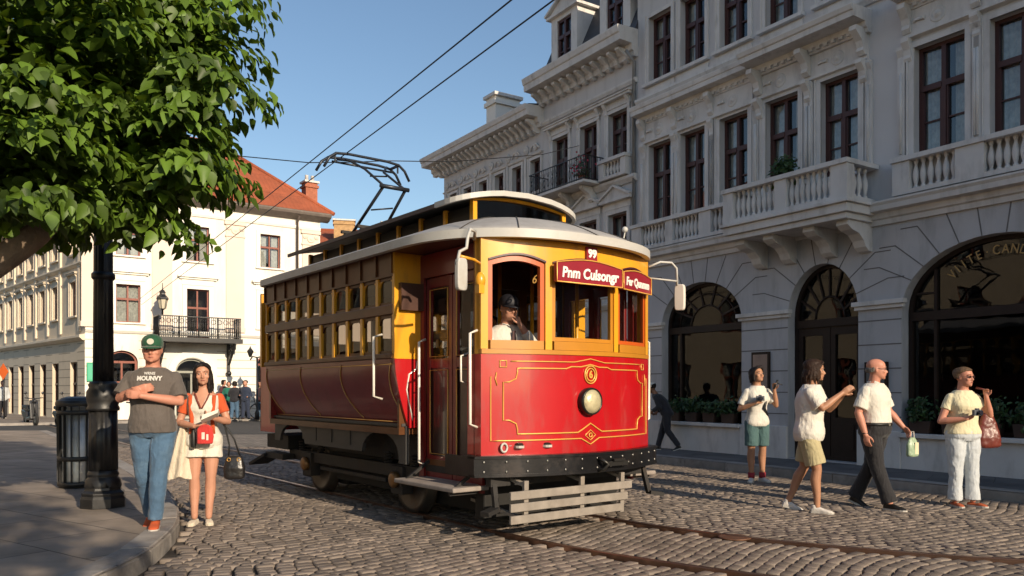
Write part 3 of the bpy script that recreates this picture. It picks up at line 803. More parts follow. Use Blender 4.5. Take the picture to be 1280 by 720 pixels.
# iron balcony
mb=MB(); a,b,d=.18,2.52,.62
mb.box(a,b,-d,0,6.34,6.40)
bal2=mb.build('iron_balcony',trimw,bB)
mb=MB()
for z in (6.44,6.98): mb.bar((a+.02,-d+.03,z),(b-.02,-d+.03,z),.03,.02)
for x in (a+.02,b-.02):
    for z in (6.44,6.98): mb.bar((x,-d+.03,z),(x,0,z),.03,.02)
k=a+.05
i=0
while k<b:
    mb.tube([(k,-d+.03,6.40),(k,-d+.03,6.98)],.008,5)
    if i%2: 
        for s in (1,-1): mb.tube([(k+.045*math.sin(t*.7)*s,-d+.03,6.50+t*.055) for t in range(8)],.007,4)
    k+=.09; i+=1
for x in (a+.02,b-.02):
    for q in range(6): mb.tube([(x,-d+.08+q*.09,6.4),(x,-d+.08+q*.09,6.98)],.008,5)
mb.build('railing',ironm,bal2)
for x in (.5,1.35,2.2): mb=MB(); console(mb,x,5.95,.38,.12,.45); mb.build('bracket',trimw,bal2)
mb=MB(); mb.tube([(LB-.06,-.06,.3),(LB-.06,-.06,8.9),(LB-.06,-.3,9.1)],.04,8); mb.build('drainpipe',mat('zinc',(0.22,0.22,0.22),.5,metal=.5,var=.2,vscale=3),bB)
rr=random.Random(9)
rp=thing('flowering_plant','small pink-flowered plant in a pot on the black iron balcony','plant',tuple(Matrix.Translation((2.87-.545*3.73,18.27+.8384*3.73,0))@Matrix.Rotation(ANG,4,'Z')@Vector((2.2,-.42,6.40))),ANG)
m=MB(); m.lathe([(.07,0),(.10,.16),(.11,.16)],n=12); m.build('pot',mat('terracotta',(0.35,0.13,0.07),.8,var=.2),rp)
m=MB(); leafset(m,[((rr.gauss(0,.1),rr.gauss(0,.1),.3+rr.gauss(0,.1)),(rr.gauss(0,1),-1,.5),1) for _ in range(160)],.07,rnd=rr); m.build('foliage',leaf_dark,rp,recalc=False)
m=MB(); [m.ball((rr.gauss(0,.12),-.08+rr.gauss(0,.08),.42+rr.gauss(0,.12)),.025,6) for _ in range(26)]; m.build('blossom',mat('pink_petal',(0.5,0.05,0.10),.7,island=.3),rp)

# ================================================================== BUILDING A (far end of the right row)
LA=5.6
oA=(2.87-.545*(3.73+LA),18.27+.8384*(3.73+LA),0)
bA=thing('far_row_building','lower grey-white building with bracketed eave at the far end of the right row','building',oA,ANG)
mb=MB(); hs=[]; AC=[.55,1.5,2.45,3.4,4.4,5.15]
AC=[.65+i*.92 for i in range(6)]
for x in AC: hs.append(rect(x-.24,x+.24,6.75,7.65)); hs.append(rect(x-.3,x+.3,4.1,5.6)); hs.append(rect(x-.3,x+.3,.5,2.5))
mb.wall(rect(0,LA-.003,.1,8.6),hs,0,.3); mb.build('wall',stucco,bA)
mb=MB(); mb.box(0,.3,.3,7,.1,8.6).box(0,LA,7,7.3,0,8.6); mb.build('rear_wall',stucco,bA)
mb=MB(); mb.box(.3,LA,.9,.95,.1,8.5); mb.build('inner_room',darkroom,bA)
for i,x in enumerate(AC):
    win(bA,x,6.75,7.65,.48,maroonw,cur=False); win(bA,x,4.1,5.6,.6,maroonw,seed=i); win(bA,x,.5,2.5,.6,maroonw,cur=False)
for x in AC:
    mb=MB(); surround(mb,x,4.1,5.6,.6,.08,.04,hood='flat'); mb.build('window_surround',trimw,bA); mb=MB(); surround(mb,x,.5,2.5,.6,.08,.03); mb.build('window_surround',trimw,bA)
    mb=MB(); surround(mb,x,6.75,7.65,.48,.07,.03)
    rosette(mb,x-.46,7.98,.13); rosette(mb,x,7.98,.10); mb.box(x-.5,x-.42,-.05,.02,6.7,7.8)
    mb.tube([(x-.2,-.04,7.9),(x-.1,-.05,8.03),(x+.1,-.05,8.03),(x+.2,-.04,7.9)],.025,6); mb.build('window_surround',trimw,bA)
mb=MB()
corn(mb,0,LA,[(.02,6.4),(-.05,6.4),(-.12,6.48),(-.12,6.53),(.02,6.56)]); mb.build('string_course',trimw,bA); mb=MB(); corn(mb,0,LA,[(.02,7.76),(-.04,7.76),(-.06,7.8),(.02,7.82)])
mb.build('string_course',trimw,bA); mb=MB(); corn(mb,0,LA,[(.02,3.4),(-.05,3.4),(-.12,3.48),(-.12,3.53),(.02,3.56)])
mb.build('string_course',trimw,bA)
mb=MB(); corn(mb,-.55,LA+.02,cprof(8.42,.52,.62)); x=.0
mb.box(-.5,0,0,7,8.66,8.94)
while x<LA: console(mb,x,8.28,.34,.10,.42); x+=.27
mb.build('roof_cornice',trimw,bA)
mb=MB(); mb.prism([(-.5,8.96),(7.2,8.96),(3.4,9.6)],-.4,LA+.02,plane='yz'); mb.build('roof',slate,bA)
def chimney(parent,x,y,z0,z1,wx,wy,m,pots=0,capm=None):
    mb=MB(); mb.box(x-wx/2,x+wx/2,y-wy/2,y+wy/2,z0,z1); mb.box(x-wx/2-.06,x+wx/2+.06,y-wy/2-.06,y+wy/2+.06,z1-.25,z1-.12)
    o=mb.build('chimney',m,parent)
    c=MB(); c.box(x-wx/2-.08,x+wx/2+.08,y-wy/2-.08,y+wy/2+.08,z1+.003,z1+.1)
    for k in range(pots):
        c.lathe([(.1,0),(.085,.3),(.1,.32)],(x-wx/2+wx*(k+.5)/pots,y,z1+.1),10,cap=True)
    c.build('chimney_cap',capm or trimw,o); return o
cream=mat('cream_plaster',(0.82,0.775,0.70),.85,var=.05,vscale=.6,dirt=(0.55,0.46,0.34),dscale=.5,damt=.5,bump=.1,bscale=20,streak=.3)
chimney(bA,1.7,1.2,8.9,10.55,.55,.9,cream,0)

# ================================================================== CREAM BUILDING E
peach=mat('peach_plaster',(0.74,0.62,0.52),.85,var=.06,vscale=.8)
creamt=mat('cream_trim',(0.85,0.815,0.74),.8,var=.05)
def tile_mat():
    m=mat('roof_tile',(0.33,0.085,0.035),.85,var=.22,vscale=1.3,dirt=(0.16,0.055,0.03),dscale=1.0,damt=.45)
    N=m.node_tree.nodes; L=m.node_tree.links; b=N['Principled BSDF']; tc=N.new('ShaderNodeTexCoord')
    br=N.new('ShaderNodeTexBrick'); br.inputs['Scale'].default_value=1; br.inputs['Brick Width'].default_value=.22; br.inputs['Row Height'].default_value=.3; br.inputs['Mortar Size'].default_value=.03
    mp=N.new('ShaderNodeMapping'); L.new(tc.outputs['Object'],mp.inputs[0]); mp.inputs['Rotation'].default_value=(R(60),0,0)
    L.new(mp.outputs[0],br.inputs['Vector']); bp=N.new('ShaderNodeBump'); bp.invert=True; bp.inputs['Distance'].default_value=.05; bp.inputs['Strength'].default_value=.8
    L.new(br.outputs['Fac'],bp.inputs['Height']); L.new(bp.outputs[0],b.inputs['Normal']); return m
tile=tile_mat()
AE=math.atan2(.58,.81)
bE=thing('cream_building','cream and peach plastered building with red hipped tile roof and black balcony','building',(-18.1,33.9,0),AE)
LE=10.46
EC=[1.68,4.60,7.94]; hs=[]
for x in EC: hs.append(rect(x-.49,x+.49,7.25,8.85)); 
hs.append(rect(1.68-.49,1.68+.49,4.33,5.98)); hs.append(rect(4.6-.49,4.6+.49,3.75,5.98)); hs.append(rect(7.94-.49,7.94+.49,4.33,5.98))
hs.append(arch(4.35,.72,.12,2.2,.62)); hs.append(arch(1.45,.62,.9,2.6,.5)); hs.append(arch(7.9,.62,.9,2.6,.5))
mb=MB(); mb.wall(rect(0,LE,.1,10.0),hs,0,.35); waE=mb.build('wall',cream,bE)
mb=MB(); mb.box(.3,LE-.3,1.0,1.05,.1,9.9); mb.build('inner_room',darkroom,bE)
mb=MB(); mb.box(LE-.3,LE,.35,9,.1,10).box(0,LE,9,9.3,.1,10); mb.build('rear_wall',cream,bE)
for i,x in enumerate(EC):
    win(bE,x,7.25,8.85,.98,redw,style='b',seed=i,cur=(i!=1)); win(bE,x,4.33 if i!=1 else 3.75,5.98,.98,redw,style='b',seed=i+1,cur=(i==0))
for i,x in enumerate(EC):
    mb=MB(); surround(mb,x,7.25,8.85,.98,.16,.05); mb.build('window_surround',creamt,bE)
    mb=MB(); surround(mb,x,4.33 if i!=1 else 3.75,5.98,.98,.16,.05,sill=i!=1)
    mb.box(x-.9,x+.9,-.2,.02,6.50,6.58).box(x-.82,x+.82,-.12,.02,6.42,6.497).box(x-.7,x+.7,-.04,.02,6.16,6.417); mb.build('window_surround',creamt,bE)
mb=MB()
corn(mb,0,LE,[(.02,3.85),(-.06,3.85),(-.14,3.95),(-.14,4.02),(.02,4.06)])
mb.build('string_course',creamt,bE); mb=MB()
corn(mb,0,LE,[(.02,9.3),(-.06,9.3),(-.1,9.4),(-.1,9.45),(.02,9.5)])
mb.build('string_course',creamt,bE); mb=MB()
mb.box(4.35-1.05,4.35-.74,-.06,.02,.12,2.2).box(4.35+.74,4.35+1.05,-.06,.02,.12,2.2)
archring(mb,4.35,1.05,2.203,2.204,.95,.30,-.06,.02,base=False)
mb.build('door_surround',creamt,bE)
for x in (.28,3.06,6.27,9.95):
    mb=MB(); mb.box(x-.42,x+.42,-.07,.02,4.303,9.1,0); pi_=mb.build('pilaster',peach,bE); mb=MB()
    mb.box(x-.50,x+.50,-.13,.02,9.103,9.27).box(x-.46,x+.46,-.11,.02,8.55,8.62); rosette(mb,x,8.86,.2,y=-.09)
    for s in (-1,1): rosette(mb,x+s*.3,8.95,.11,y=-.10)
    mb.build('capital',peach,pi_); mb=MB(); mb.box(x-.46,x+.46,-.11,.02,4.08,4.3); mb.build('pilaster_base',peach,pi_)
mb=MB()
for k in range(9):
    z=.5+k*.38
    for a,b in ((0,.8),(2.1,3.25),(5.45,7.25),(8.55,LE)): vj(mb,(a,z),(b,z),.03)
merge_into(waE,mb.build('joint_lines',mat('cream_joint',(0.45,0.37,0.28),.9),bE))
mb=MB(); corn(mb,-.35,LE+.4,[(.0,9.75),(-.22,9.8),(-.5,9.95),(-.55,10.05),(-.55,10.12),(9,10.12),(9,9.95),(0,9.95)]); 
mb.build('eave',mat('eave_dark',(0.16,0.13,0.11),.8,var=.2),bE)
def hip(parent,x0,x1,y0,y1,z,h,inset,m,zt=None):
    mb=MB(); ym=(y0+y1)/2
    v=[(x0,y0,z),(x1,y0,z),(x1,y1,z),(x0,y1,z),(x0+inset,ym,z+h),(x1-inset,ym,z+h)]
    mb.add(v,[(0,1,5,4),(1,2,5),(2,3,4,5),(3,0,4),(3,2,1,0)]); o=mb.build('roof',m,parent)
    c=MB()
    for a,b in ((0,4),(1,5),(4,5),(2,5),(3,4)): c.tube([v[a],v[b]],.10,8)
    c.build('ridge_tiles',m,o)
    return o
hip(bE,-.5,LE+.5,-.56,9.3,10.125,4.0,4.4,tile)
brick=mat('brick_red',(0.36,0.12,0.065),.85,var=.2,vscale=8,bump=.4,bscale=14)
chimney(bE,10.5,1.5,10.1,12.0,.62,.6,brick,2)
mb=MB(); mb.tube([(9.25,-.12,.2),(9.25,-.12,9.6),(9.25,-.4,9.85)],.06,8); mb.build('drainpipe',mat('dark_pipe',(0.08,0.06,0.05),.6),bE)
# doors/windows ground
for (cx,hw,z0,zs_,ri,nm) in ((4.35,.72,.12,2.2,.62,'arched_door'),(1.45,.62,.9,2.6,.5,'arched_window'),(7.9,.62,.9,2.6,.5,'arched_window')):
    m=MB(); archring(m,cx,hw,z0,zs_,ri,.09,.16,.26); m.box(cx-hw+.09,cx+hw-.09,.17,.25,zs_-.05,zs_+.05); m.box(cx-.04,cx+.04,.17,.25,z0+.09,zs_-.05)
    if nm=='arched_window':
        for s in (-1,1): m.box(*sorted((cx+s*.04,cx+s*(hw-.09))),.18,.24,z0+.8,z0+.86)
    f=m.build(nm,redw if nm!='arched_door' else mat('door_green_grey',(0.30,0.30,0.25),.6),bE)
    a=arch(cx,hw-.05,z0+.05,zs_,ri-.05); pn=MB(); pn.add([(x,.23,z) for x,z in a],[tuple(range(len(a)))]); pn.build('pane',glass_w,f,recalc=False)
# balcony (iron) with brackets
mb=MB(); a,b,d=2.7,6.2,1.1; mb.box(a-.08,b+.08,-d-.08,0,3.50,3.70); balE=mb.build('iron_balcony',ironm,bE)
mb=MB()
for z in (3.78,4.62): mb.bar((a,-d,z),(b,-d,z),.05,.05); mb.bar((a,-d,z),(a,0,z),.05,.05); mb.bar((b,-d,z),(b,0,z),.05,.05)
n=38
for k in range(n+1):
    x=a+(b-a)*k/n; mb.tube([(x,-d,3.7),(x,-d,4.62)],.014 if k%9 else .04,5)
for k in range(9):
    y=-d+d*k/9
    for x in (a,b): mb.tube([(x,y,3.7),(x,y,4.62)],.014,5)
for k in range(13):
    x=a+.13+k*(b-a-.26)/12; mb.tube([(x+.1*math.cos(t*PI/5),-d,4.42+.1*math.sin(t*PI/5)) for t in range(11)],.012,4)
mb.build('railing',ironm,balE)
for x in (2.95,5.95):
    mb=MB(); mb.bar((x,-d+.05,3.45),(x,0,2.5),.12,.10); mb.bar((x,-.06,3.5),(x,-.06,2.2),.14,.1)
    mb.tube([(x,-.35+.22*math.cos(t*PI/6),3.05+.22*math.sin(t*PI/6)) for t in range(13)],.05,6); mb.ball((x,-.12,2.15),.13,8); mb.ball((x,-.8,3.3),.14,8); mb.build('bracket',ironm,balE)
ME=Matrix.Translation((-18.1,33.9,0))@Matrix.Rotation(AE,4,'Z')
lamp_gl=mat('lantern_glass',(0.55,0.50,0.38),.25,var=.1)
ln=thing('balcony_lantern','black iron lantern standing on the left corner of the cream building balcony','lantern',tuple(ME@Vector((2.85,-1.1,4.65))),AE)
m=MB(); m.lathe([(.05,0),(.05,.25),(.12,.3),(.16,.32)],n=8); m.build('stem',ironm,ln)
m=MB(); m.lathe([(.16,.33),(.26,.85)],n=6,cap=True,sm=False); m.build('lamp_glass',lamp_gl,ln)
m=MB(); m.lathe([(.34,.853),(.30,.95),(.16,1.12),(.14,1.2),(.19,1.22),(.10,1.35),(.03,1.4),(.02,1.75)],n=6,sm=False)
for k in range(6): 
    t=PI/3*k; m.tube([(.17*math.cos(t),.17*math.sin(t),.33),(.27*math.cos(t),.27*math.sin(t),.86)],.015,4)
m.build('lamp_frame',ironm,ln); ln.scale=(.78,.78,.78)
gs=MB(); gs.box(.06,.42,-.09,-.05,1.75,2.55); o=gs.build('green_sign',mat('sign_green',(0.02,0.32,0.16),.5)); o.location=(-18.1,33.9,0); o.rotation_euler=(0,0,AE); tag(o,'small plain green sign at the left corner of the cream building','sign')
gs=MB(); gs.box(.11,.37,-.094,-.091,1.82,2.48); gs.build('sign_face',mat('sign_green_pale',(0.06,0.42,0.25),.5),o)

# left wing (goes away to the left)
LW=30.0; dW=Vector((.70,-.71)).normalized(); AW=math.atan2(dW.y,dW.x)
bW=thing('long_wing_building','long pale stone building receding to the left behind the lamp post','building',(-18.1-dW.x*LW,33.9-dW.y*LW,0),AW)
wcream=mat('wing_plaster',(0.66,0.56,0.43),.85,var=.08,vscale=.6,dirt=(0.36,0.30,0.23),dscale=.6,damt=.5,bump=.15,bscale=14)
xs=[LW-1.5]+[LW-4.2-2.0*i for i in range(11)]; hs=[]
for x in xs: hs+= [rect(x-.4,x+.4,4.6,6.1),rect(x-.4,x+.4,7.3,8.6),rect(x-.5,x+.5,.12,2.6)]
mb=MB(); mb.wall(rect(0,LW-.003,.1,9.3),hs,0,.4); waW=mb.build('wall',wcream,bW)
mb=MB(); mb.box(0,LW-.5,1.2,1.3,.1,9.2); mb.build('inner_room',darkroom,bW)
for i,x in enumerate(xs): win(bW,x,4.6,6.1,.8,redw,style='b',cur=i%2==0,seed=i); win(bW,x,7.3,8.6,.8,redw,style='b',cur=False); win(bW,x,.12,2.6,1.0,maroonw,style='b',cur=False,name='shop_door')
wtrim=mat('wing_trim',(0.70,0.60,0.47),.8,var=.1,vscale=2)
for i,x in enumerate(xs):
    mb=MB(); surround(mb,x,4.6,6.1,.8,.14,.05,hood='flat'); mb.build('window_surround',wtrim,bW); mb=MB(); surround(mb,x,7.3,8.6,.8,.12,.05); mb.build('window_surround',wtrim,bW)
    mb=MB(); mb.box(x+.75,x+.98,-.08,.02,3.9,8.9); rosette(mb,x+.86,8.6,.17,y=-.1); console(mb,x+.86,8.75,.5,.2,.4); mb.build('pilaster',wtrim,bW)
mb=MB()
corn(mb,0,LW,[(.02,3.5),(-.08,3.5),(-.22,3.62),(-.22,3.72),(.02,3.78)]); mb.build('string_course',wtrim,bW); mb=MB(); corn(mb,0,LW,[(.02,6.7),(-.05,6.7),(-.15,6.8),(-.15,6.86),(.02,6.9)])
mb.build('string_course',wtrim,bW); mb=MB(); corn(mb,-.3,LW-.1,cprof(9.1,.6,.7))
mb.build('roof_cornice',wtrim,bW)
mb=MB()
for k in range(9):
    z=.5+k*.36
    e=LW
    for x in sorted(xs,reverse=True): vj(mb,(x+.5,z),(e,z),.03) ; e=x-.5
merge_into(waW,mb.build('joint_lines',mat('wing_joint',(0.30,0.25,0.19),.9),bW))
mb=MB(); mb.prism([(-.6,9.72),(9,9.72),(9,11),(4.2,12.2)],0,LW-9,plane='yz'); mb.build('roof',slate,bW)

# house beyond, right of cream building
bH=thing('red_roof_house','small distant house with low red roof and stubby chimneys behind the tram','house',(-15.5,50,0),.2)
mb=MB(); mb.box(0,9,0,7,0,10.3); mb.build('wall',peach,bH)
hip(bH,-.3,9.3,-.3,7.3,10.303,1.9,2.5,tile)
chimney(bH,4.9,1.0,10.5,12.3,1.3,.7,mat('chimney_ochre',(0.42,0.26,0.12),.85,var=.25,vscale=5),0)
chimney(bH,7.3,1.0,10.4,12.0,.6,.6,brick,1)
for x in (1.5,4.5,7.5):
    win(bH,x,7.2,8.8,1.0,redw,y=-.08,cur=False,style='b')
# more street behind: buildings closing the view beyond
def block(name,lab,loc,rz,L_,D,H,m,cols,rows,hr=3.2,roofm=None,grp=None):
    t=thing(name,lab,'building',loc,rz,grp); hs=[]
    sp=L_/cols
    for i in range(cols):
        for j in range(rows): hs.append(rect((i+.5)*sp-.5,(i+.5)*sp+.5,1.0+j*3.1,2.7+j*3.1))
    mb=MB(); mb.wall(rect(0,L_,.0,H),hs,0,.4); mb.box(0,.4,.4,D,0,H).box(L_-.4,L_,.4,D,0,H).box(0,L_,D,D+.3,0,H); mb.build('wall',m,t)
    mb=MB(); mb.box(.4,L_-.4,1.2,1.3,0,H); mb.build('inner_room',darkroom,t)
    for i in range(cols):
        for j in range(rows): win(t,(i+.5)*sp,1.0+j*3.1,2.7+j*3.1,1.0,redw,style='b',cur=(i+j)%2==0,seed=i+j)
    mb=MB(); corn(mb,-.3,L_+.3,cprof(H-.5,.6,.6)); mb.build('cornice',creamt,t)
    hip(t,-.4,L_+.4,-.5,D+.5,H+.11,hr,4,roofm or tile)
    return t
block('terrace_house','tall cream terrace far behind the tram beyond the square',(-9.5,62,0),-.35,16,9,10,cream,6,3)

opp=block('opposite_building','cream street front across the street, outside the view to the left','' or (-18.5,-14,0),PI/2,40,9,9.5,mat('opp_plaster',(0.50,0.42,0.31),.85,var=.08),16,3,2.5)
# ================================================================== TRAM
red  =mat('tram_red',(0.43,0.004,0.008),.33,coat=.5,var=.10,vscale=1.5,dirt=(0.24,0.03,0.022),dscale=4,damt=.45,streak=.5,bump=.04,bscale=5,bdist=.01)
maroon=mat('tram_maroon',(0.185,0.012,0.012),.28,coat=.3,var=.12,vscale=2,dirt=(0.06,0.02,0.014),dscale=2.5,damt=.4,bump=.05,bscale=4,bdist=.01)
yellow=mat('tram_yellow',(0.78,0.36,0.02),.32,coat=.4,var=.10,vscale=2,dirt=(0.42,0.20,0.04),dscale=5,damt=.5,streak=.5)
ochre=mat('tram_ochre',(0.48,0.20,0.02),.35,coat=.3,var=.12,vscale=3)
browny=mat('varnished_brown',(0.11,0.040,0.012),.4,spec=.3,coat=.15,var=.25,vscale=5,bump=.08,bscale=14)
orangew=mat('orange_frame',(0.55,0.10,0.015),.3,coat=.4,var=.1,vscale=3)
roofg=mat('roof_canvas_grey',(0.34,0.33,0.32),.62,var=.14,vscale=2,dirt=(0.16,0.15,0.14),dscale=2.2,damt=.5,bump=.15,bscale=20)
cream2=mat('rim_cream',(0.50,0.49,0.46),.45,var=.07,vscale=4,dirt=(0.3,0.25,0.17),dscale=4,damt=.4)
steel=mat('bumper_steel',(0.035,0.035,0.038),.30,metal=.75,var=.3,vscale=4,dirt=(0.05,0.04,0.035),dscale=5,damt=.6,bump=.08,bscale=20)
undr=mat('underframe',(0.018,0.016,0.015),.7,var=.4,vscale=4,bump=.3,bscale=30,dirt=(0.09,0.06,0.04),dscale=3,damt=.6)
skirtm=mat('skirt_grey',(0.040,0.039,0.038),.5,var=.25,vscale=3,dirt=(0.12,0.09,0.07),dscale=2,damt=.6)
goldp=mat('gold_line',(0.78,0.42,0.09),.35,metal=.25)
whitep=mat('white_paint',(0.75,0.70,0.62),.35,coat=.3,var=.05)
slatw=mat('weathered_slat',(0.27,0.235,0.20),.75,var=.2,vscale=7,bump=.4,bscale=25,dirt=(0.18,0.15,0.12),dscale=4,damt=.6)
glass_t=glass_mat('tram_glass',-.02,(0.94,0.95,0.94),.01,.05)
glass_side=glass_mat('side_window_glass',.02,(0.30,0.29,0.27),.02,.08)
blackm=mat('black_paint',(0.012,0.012,0.012),.5)
AT=math.atan2(TB.y,TB.x)
T_=thing('tram','vintage red and yellow electric tram with grey roof standing on the curving rails','tram',(TO.x,TO.y,0),AT)
MT=Matrix.Translation((TO.x,TO.y,0))@Matrix.Rotation(AT,4,'Z')
HW=1.12; BOW=.27
def by(x): return -BOW*(1-(x/HW)**2)
def bowstrip(mb,x0,x1,z0,z1,t,off=0,n=10,mi=0,zf0=None,zf1=None,inn=None):
    """curved plate following the bowed front; off = distance in front"""
    rg=[]
    for k in range(n+1):
        x=x0+(x1-x0)*k/n; y=by(x)-off; a=zf0(x) if zf0 else z0; b=zf1(x) if zf1 else z1
        rg.append([(x,y,a),(x,y,b),(x,y+t,b),(x,y+t,a)])
    mb.rings(rg,mi,sm=False)
    return mb
def smoothfaces(o): 
    for p in o.data.polygons: p.use_smooth=True
    o.data.set_sharp_from_angle(angle=R(30))
# -- apron (front red panel)
mb=MB(); bowstrip(mb,-HW,HW,.79,1.73,.03,n=40); o=mb.build('front_apron',red,T_); smoothfaces(o); apron=o
for s in (-1,1): mb=MB(); mb.box(*sorted((s*HW,s*(HW-.035))),.031,.22,.79,1.73); mb.build('apron_return',red,T_)
# gold lines on apron
def gline(pts,r=.009,close=False,off=.006):
    q=[]
    P=list(pts)+([pts[0]] if close else [])
    for (x0,z0),(x1,z1) in zip(P[:-1],P[1:]):
        n=max(1,int(abs(x1-x0)/.06))
        for k in range(n): t=k/n; q.append((x0+(x1-x0)*t,by(x0+(x1-x0)*t)-off,z0+(z1-z0)*t))
    if not close: x,z=P[-1]; q.append((x,by(x)-off,z))
    return q
gl=MB()
def notched(X0,X1,Z0,Z1,c,dia=True):
    L=[(X0,Z0+c)]
    L+=[(X0+c*.4,Z0+c),(X0+c*.9,Z0+c*.75),(X0+c,Z0+c*.3),(X0+c,Z0)]
    L+=[(-.16,Z0)]+([( -.10,Z0+.03),(0,Z0+.085),(.10,Z0+.03)] if dia else [])+[(.16,Z0)]
    L+=[(X1-c,Z0),(X1-c,Z0+c*.3),(X1-c*.9,Z0+c*.75),(X1-c*.4,Z0+c),(X1,Z0+c)]
    L+=[(X1,Z1-c),(X1-c*.4,Z1-c),(X1-c*.9,Z1-c*.75),(X1-c,Z1-c*.3),(X1-c,Z1)]
    L+=[(.30,Z1),(.24,Z1+.02),(.12,Z1+.02),(0,Z1+.045),(-.12,Z1+.02),(-.24,Z1+.02),(-.30,Z1)]
    L+=[(X0+c,Z1),(X0+c,Z1-c*.3),(X0+c*.9,Z1-c*.75),(X0+c*.4,Z1-c),(X0,Z1-c)]
    return L
gl.tube(gline(notched(-.93,.93,.985,1.60,.13),close=True),.0075,5,closed=True)
L2=[(-1.04,1.52),(-1.04,.925),(-.12,.925),(0,.865),(.12,.925),(1.04,.925),(1.04,1.52)]
gl.tube(gline(L2),.007,5)
gl.tube(gline([(-.86,1.665),(-.2,1.665),(0,1.70),(.2,1.665),(.86,1.665)]),.006,5)
gl.tube(gline([(-.96,1.67),(-.90,1.67),(-.90,1.61),(-.96,1.61)],close=True),.006,5,closed=True)
gl.tube(gline([(.96,1.67),(.90,1.67),(.90,1.61),(.96,1.61)],close=True),.006,5,closed=True)
gl.tube(gline([(0,.905),(.07,.955),(0,1.005),(-.07,.955)],close=True),.006,5,closed=True)
gl.tube([(0+.02*math.cos(a*PI/5),by(0)-.008,.955+.02*math.sin(a*PI/5)) for a in range(10)],.006,5,closed=True)
for r in (.078,.056): gl.tube([(r*math.cos(a*PI/10),by(0)-.010,1.545+r*1.1*math.sin(a*PI/10)) for a in range(20)],.0075,5,closed=True)
gl.text('6',(0,by(0)-.010,1.545),.10,bold=.004,depth=.004)
for s in (-1,1):
    gl.tube([(s*.99,by(.99)-.008,1.56),(s*1.0,by(1.0)-.008,1.50),(s*.985,by(.98)-.008,1.44)],.006,5)
gl.build('gold_lining',goldp,apron)
# headlight
mb=MB(); y0=by(0)
mb.lathe([(.130,y0+.02),(.136,y0-.02),(.136,y0-.05),(.131,y0-.072),(.118,y0-.075),(.114,y0-.06)],(-.03,0,1.285),28,axis='y',cap=False)
hl=mb.build('headlight',mat('lamp_housing',(0.03,0.028,0.026),.3,metal=.6),T_)
mb=MB(); mb.lathe([(.118,y0-.062),(.10,y0-.085),(.065,y0-.100),(.001,y0-.108)],(-.03,0,1.285),28,axis='y',cap=False)
lens=mat('headlamp_lens',(0.62,0.55,0.34),.30,metal=.35,var=.25,vscale=14,bump=.35,bscale=30); mb.build('lens',lens,hl)
# -- front upper: yellow posts, belt, header
WX=[(-1.06,-.52),(-.45,.36),(.43,1.04)]
mb=MB()
bowstrip(mb,-HW,HW,1.733,1.775,.06,.012,n=40); o=mb.build('belt_rail',ochre,T_); smoothfaces(o)
for a,b in WX: mb=MB(); bowstrip(mb,a+.02,b-.02,1.778,1.86,.05,.004,n=8); o=mb.build('window_sill',ochre,T_); smoothfaces(o)
mb=MB()
for a,b in ((-HW,-1.06),(-.52,-.45),(.36,.43),(1.04,HW)): bowstrip(mb,a,b,1.778,2.812,.07,0,n=3)
def top(cx,hw): return lambda x: 2.60+.06*math.cos(max(-1,min(1,(x-cx)/hw))*PI/2)
for a,b in WX: bowstrip(mb,a,b,0,2.812,.06,.0,n=12,zf0=top((a+b)/2,(b-a)/2))
for s in (-1,1): mb.box(*sorted((s*HW,s*(HW-.07))),.02,.12,1.733,2.812)
o=mb.build('front_frame',yellow,T_); smoothfaces(o)
# windows with orange frames
for i,(a,b) in enumerate(WX):
    mb=MB(); f=.045
    tp=top((a+b)/2,(b-a)/2)
    bowstrip(mb,a+.004,a+f,1.862,2.60,.04,-.015,n=2); bowstrip(mb,b-f,b-.004,1.862,2.60,.04,-.015,n=2)
    bowstrip(mb,a+.004,b-.004,0,0,.04,-.015,n=12,zf0=lambda x:tp(x)-.055,zf1=lambda x:tp(x)-.003)
    if i: bowstrip(mb,a+f,b-f,1.864,1.90,.035,-.016,n=6)
    fr=mb.build('front_window',orangew if i!=1 else ochre,T_)
    g_=MB(); n=12; v=[];ff=[]
    for k in range(n+1):
        x=a+f+(b-a-2*f)*k/n; v+=[(x,by(x)+.035,1.865),(x,by(x)+.035,tp(x)-.05)]
    for k in range(n): ff.append((2*k,2*k+2,2*k+3,2*k+1))
    g_.add(v,ff,0,True)
    if i: g_.build('pane',glass_t,fr)
    cap=MB(); bowstrip(cap,a+.0,b-.0,0,0,.02,.012,n=12,zf0=lambda x:tp(x)-.002,zf1=lambda x:tp(x)+.016); cap.build('drip_moulding',mat('dark_trim',(0.05,0.015,0.02),.4),fr)
mb=MB(); mb.text('6',(-.62,by(-.62)+.028,2.44),.12,shear=.3,depth=.002); mb.build('gilt_number',gold,T_)
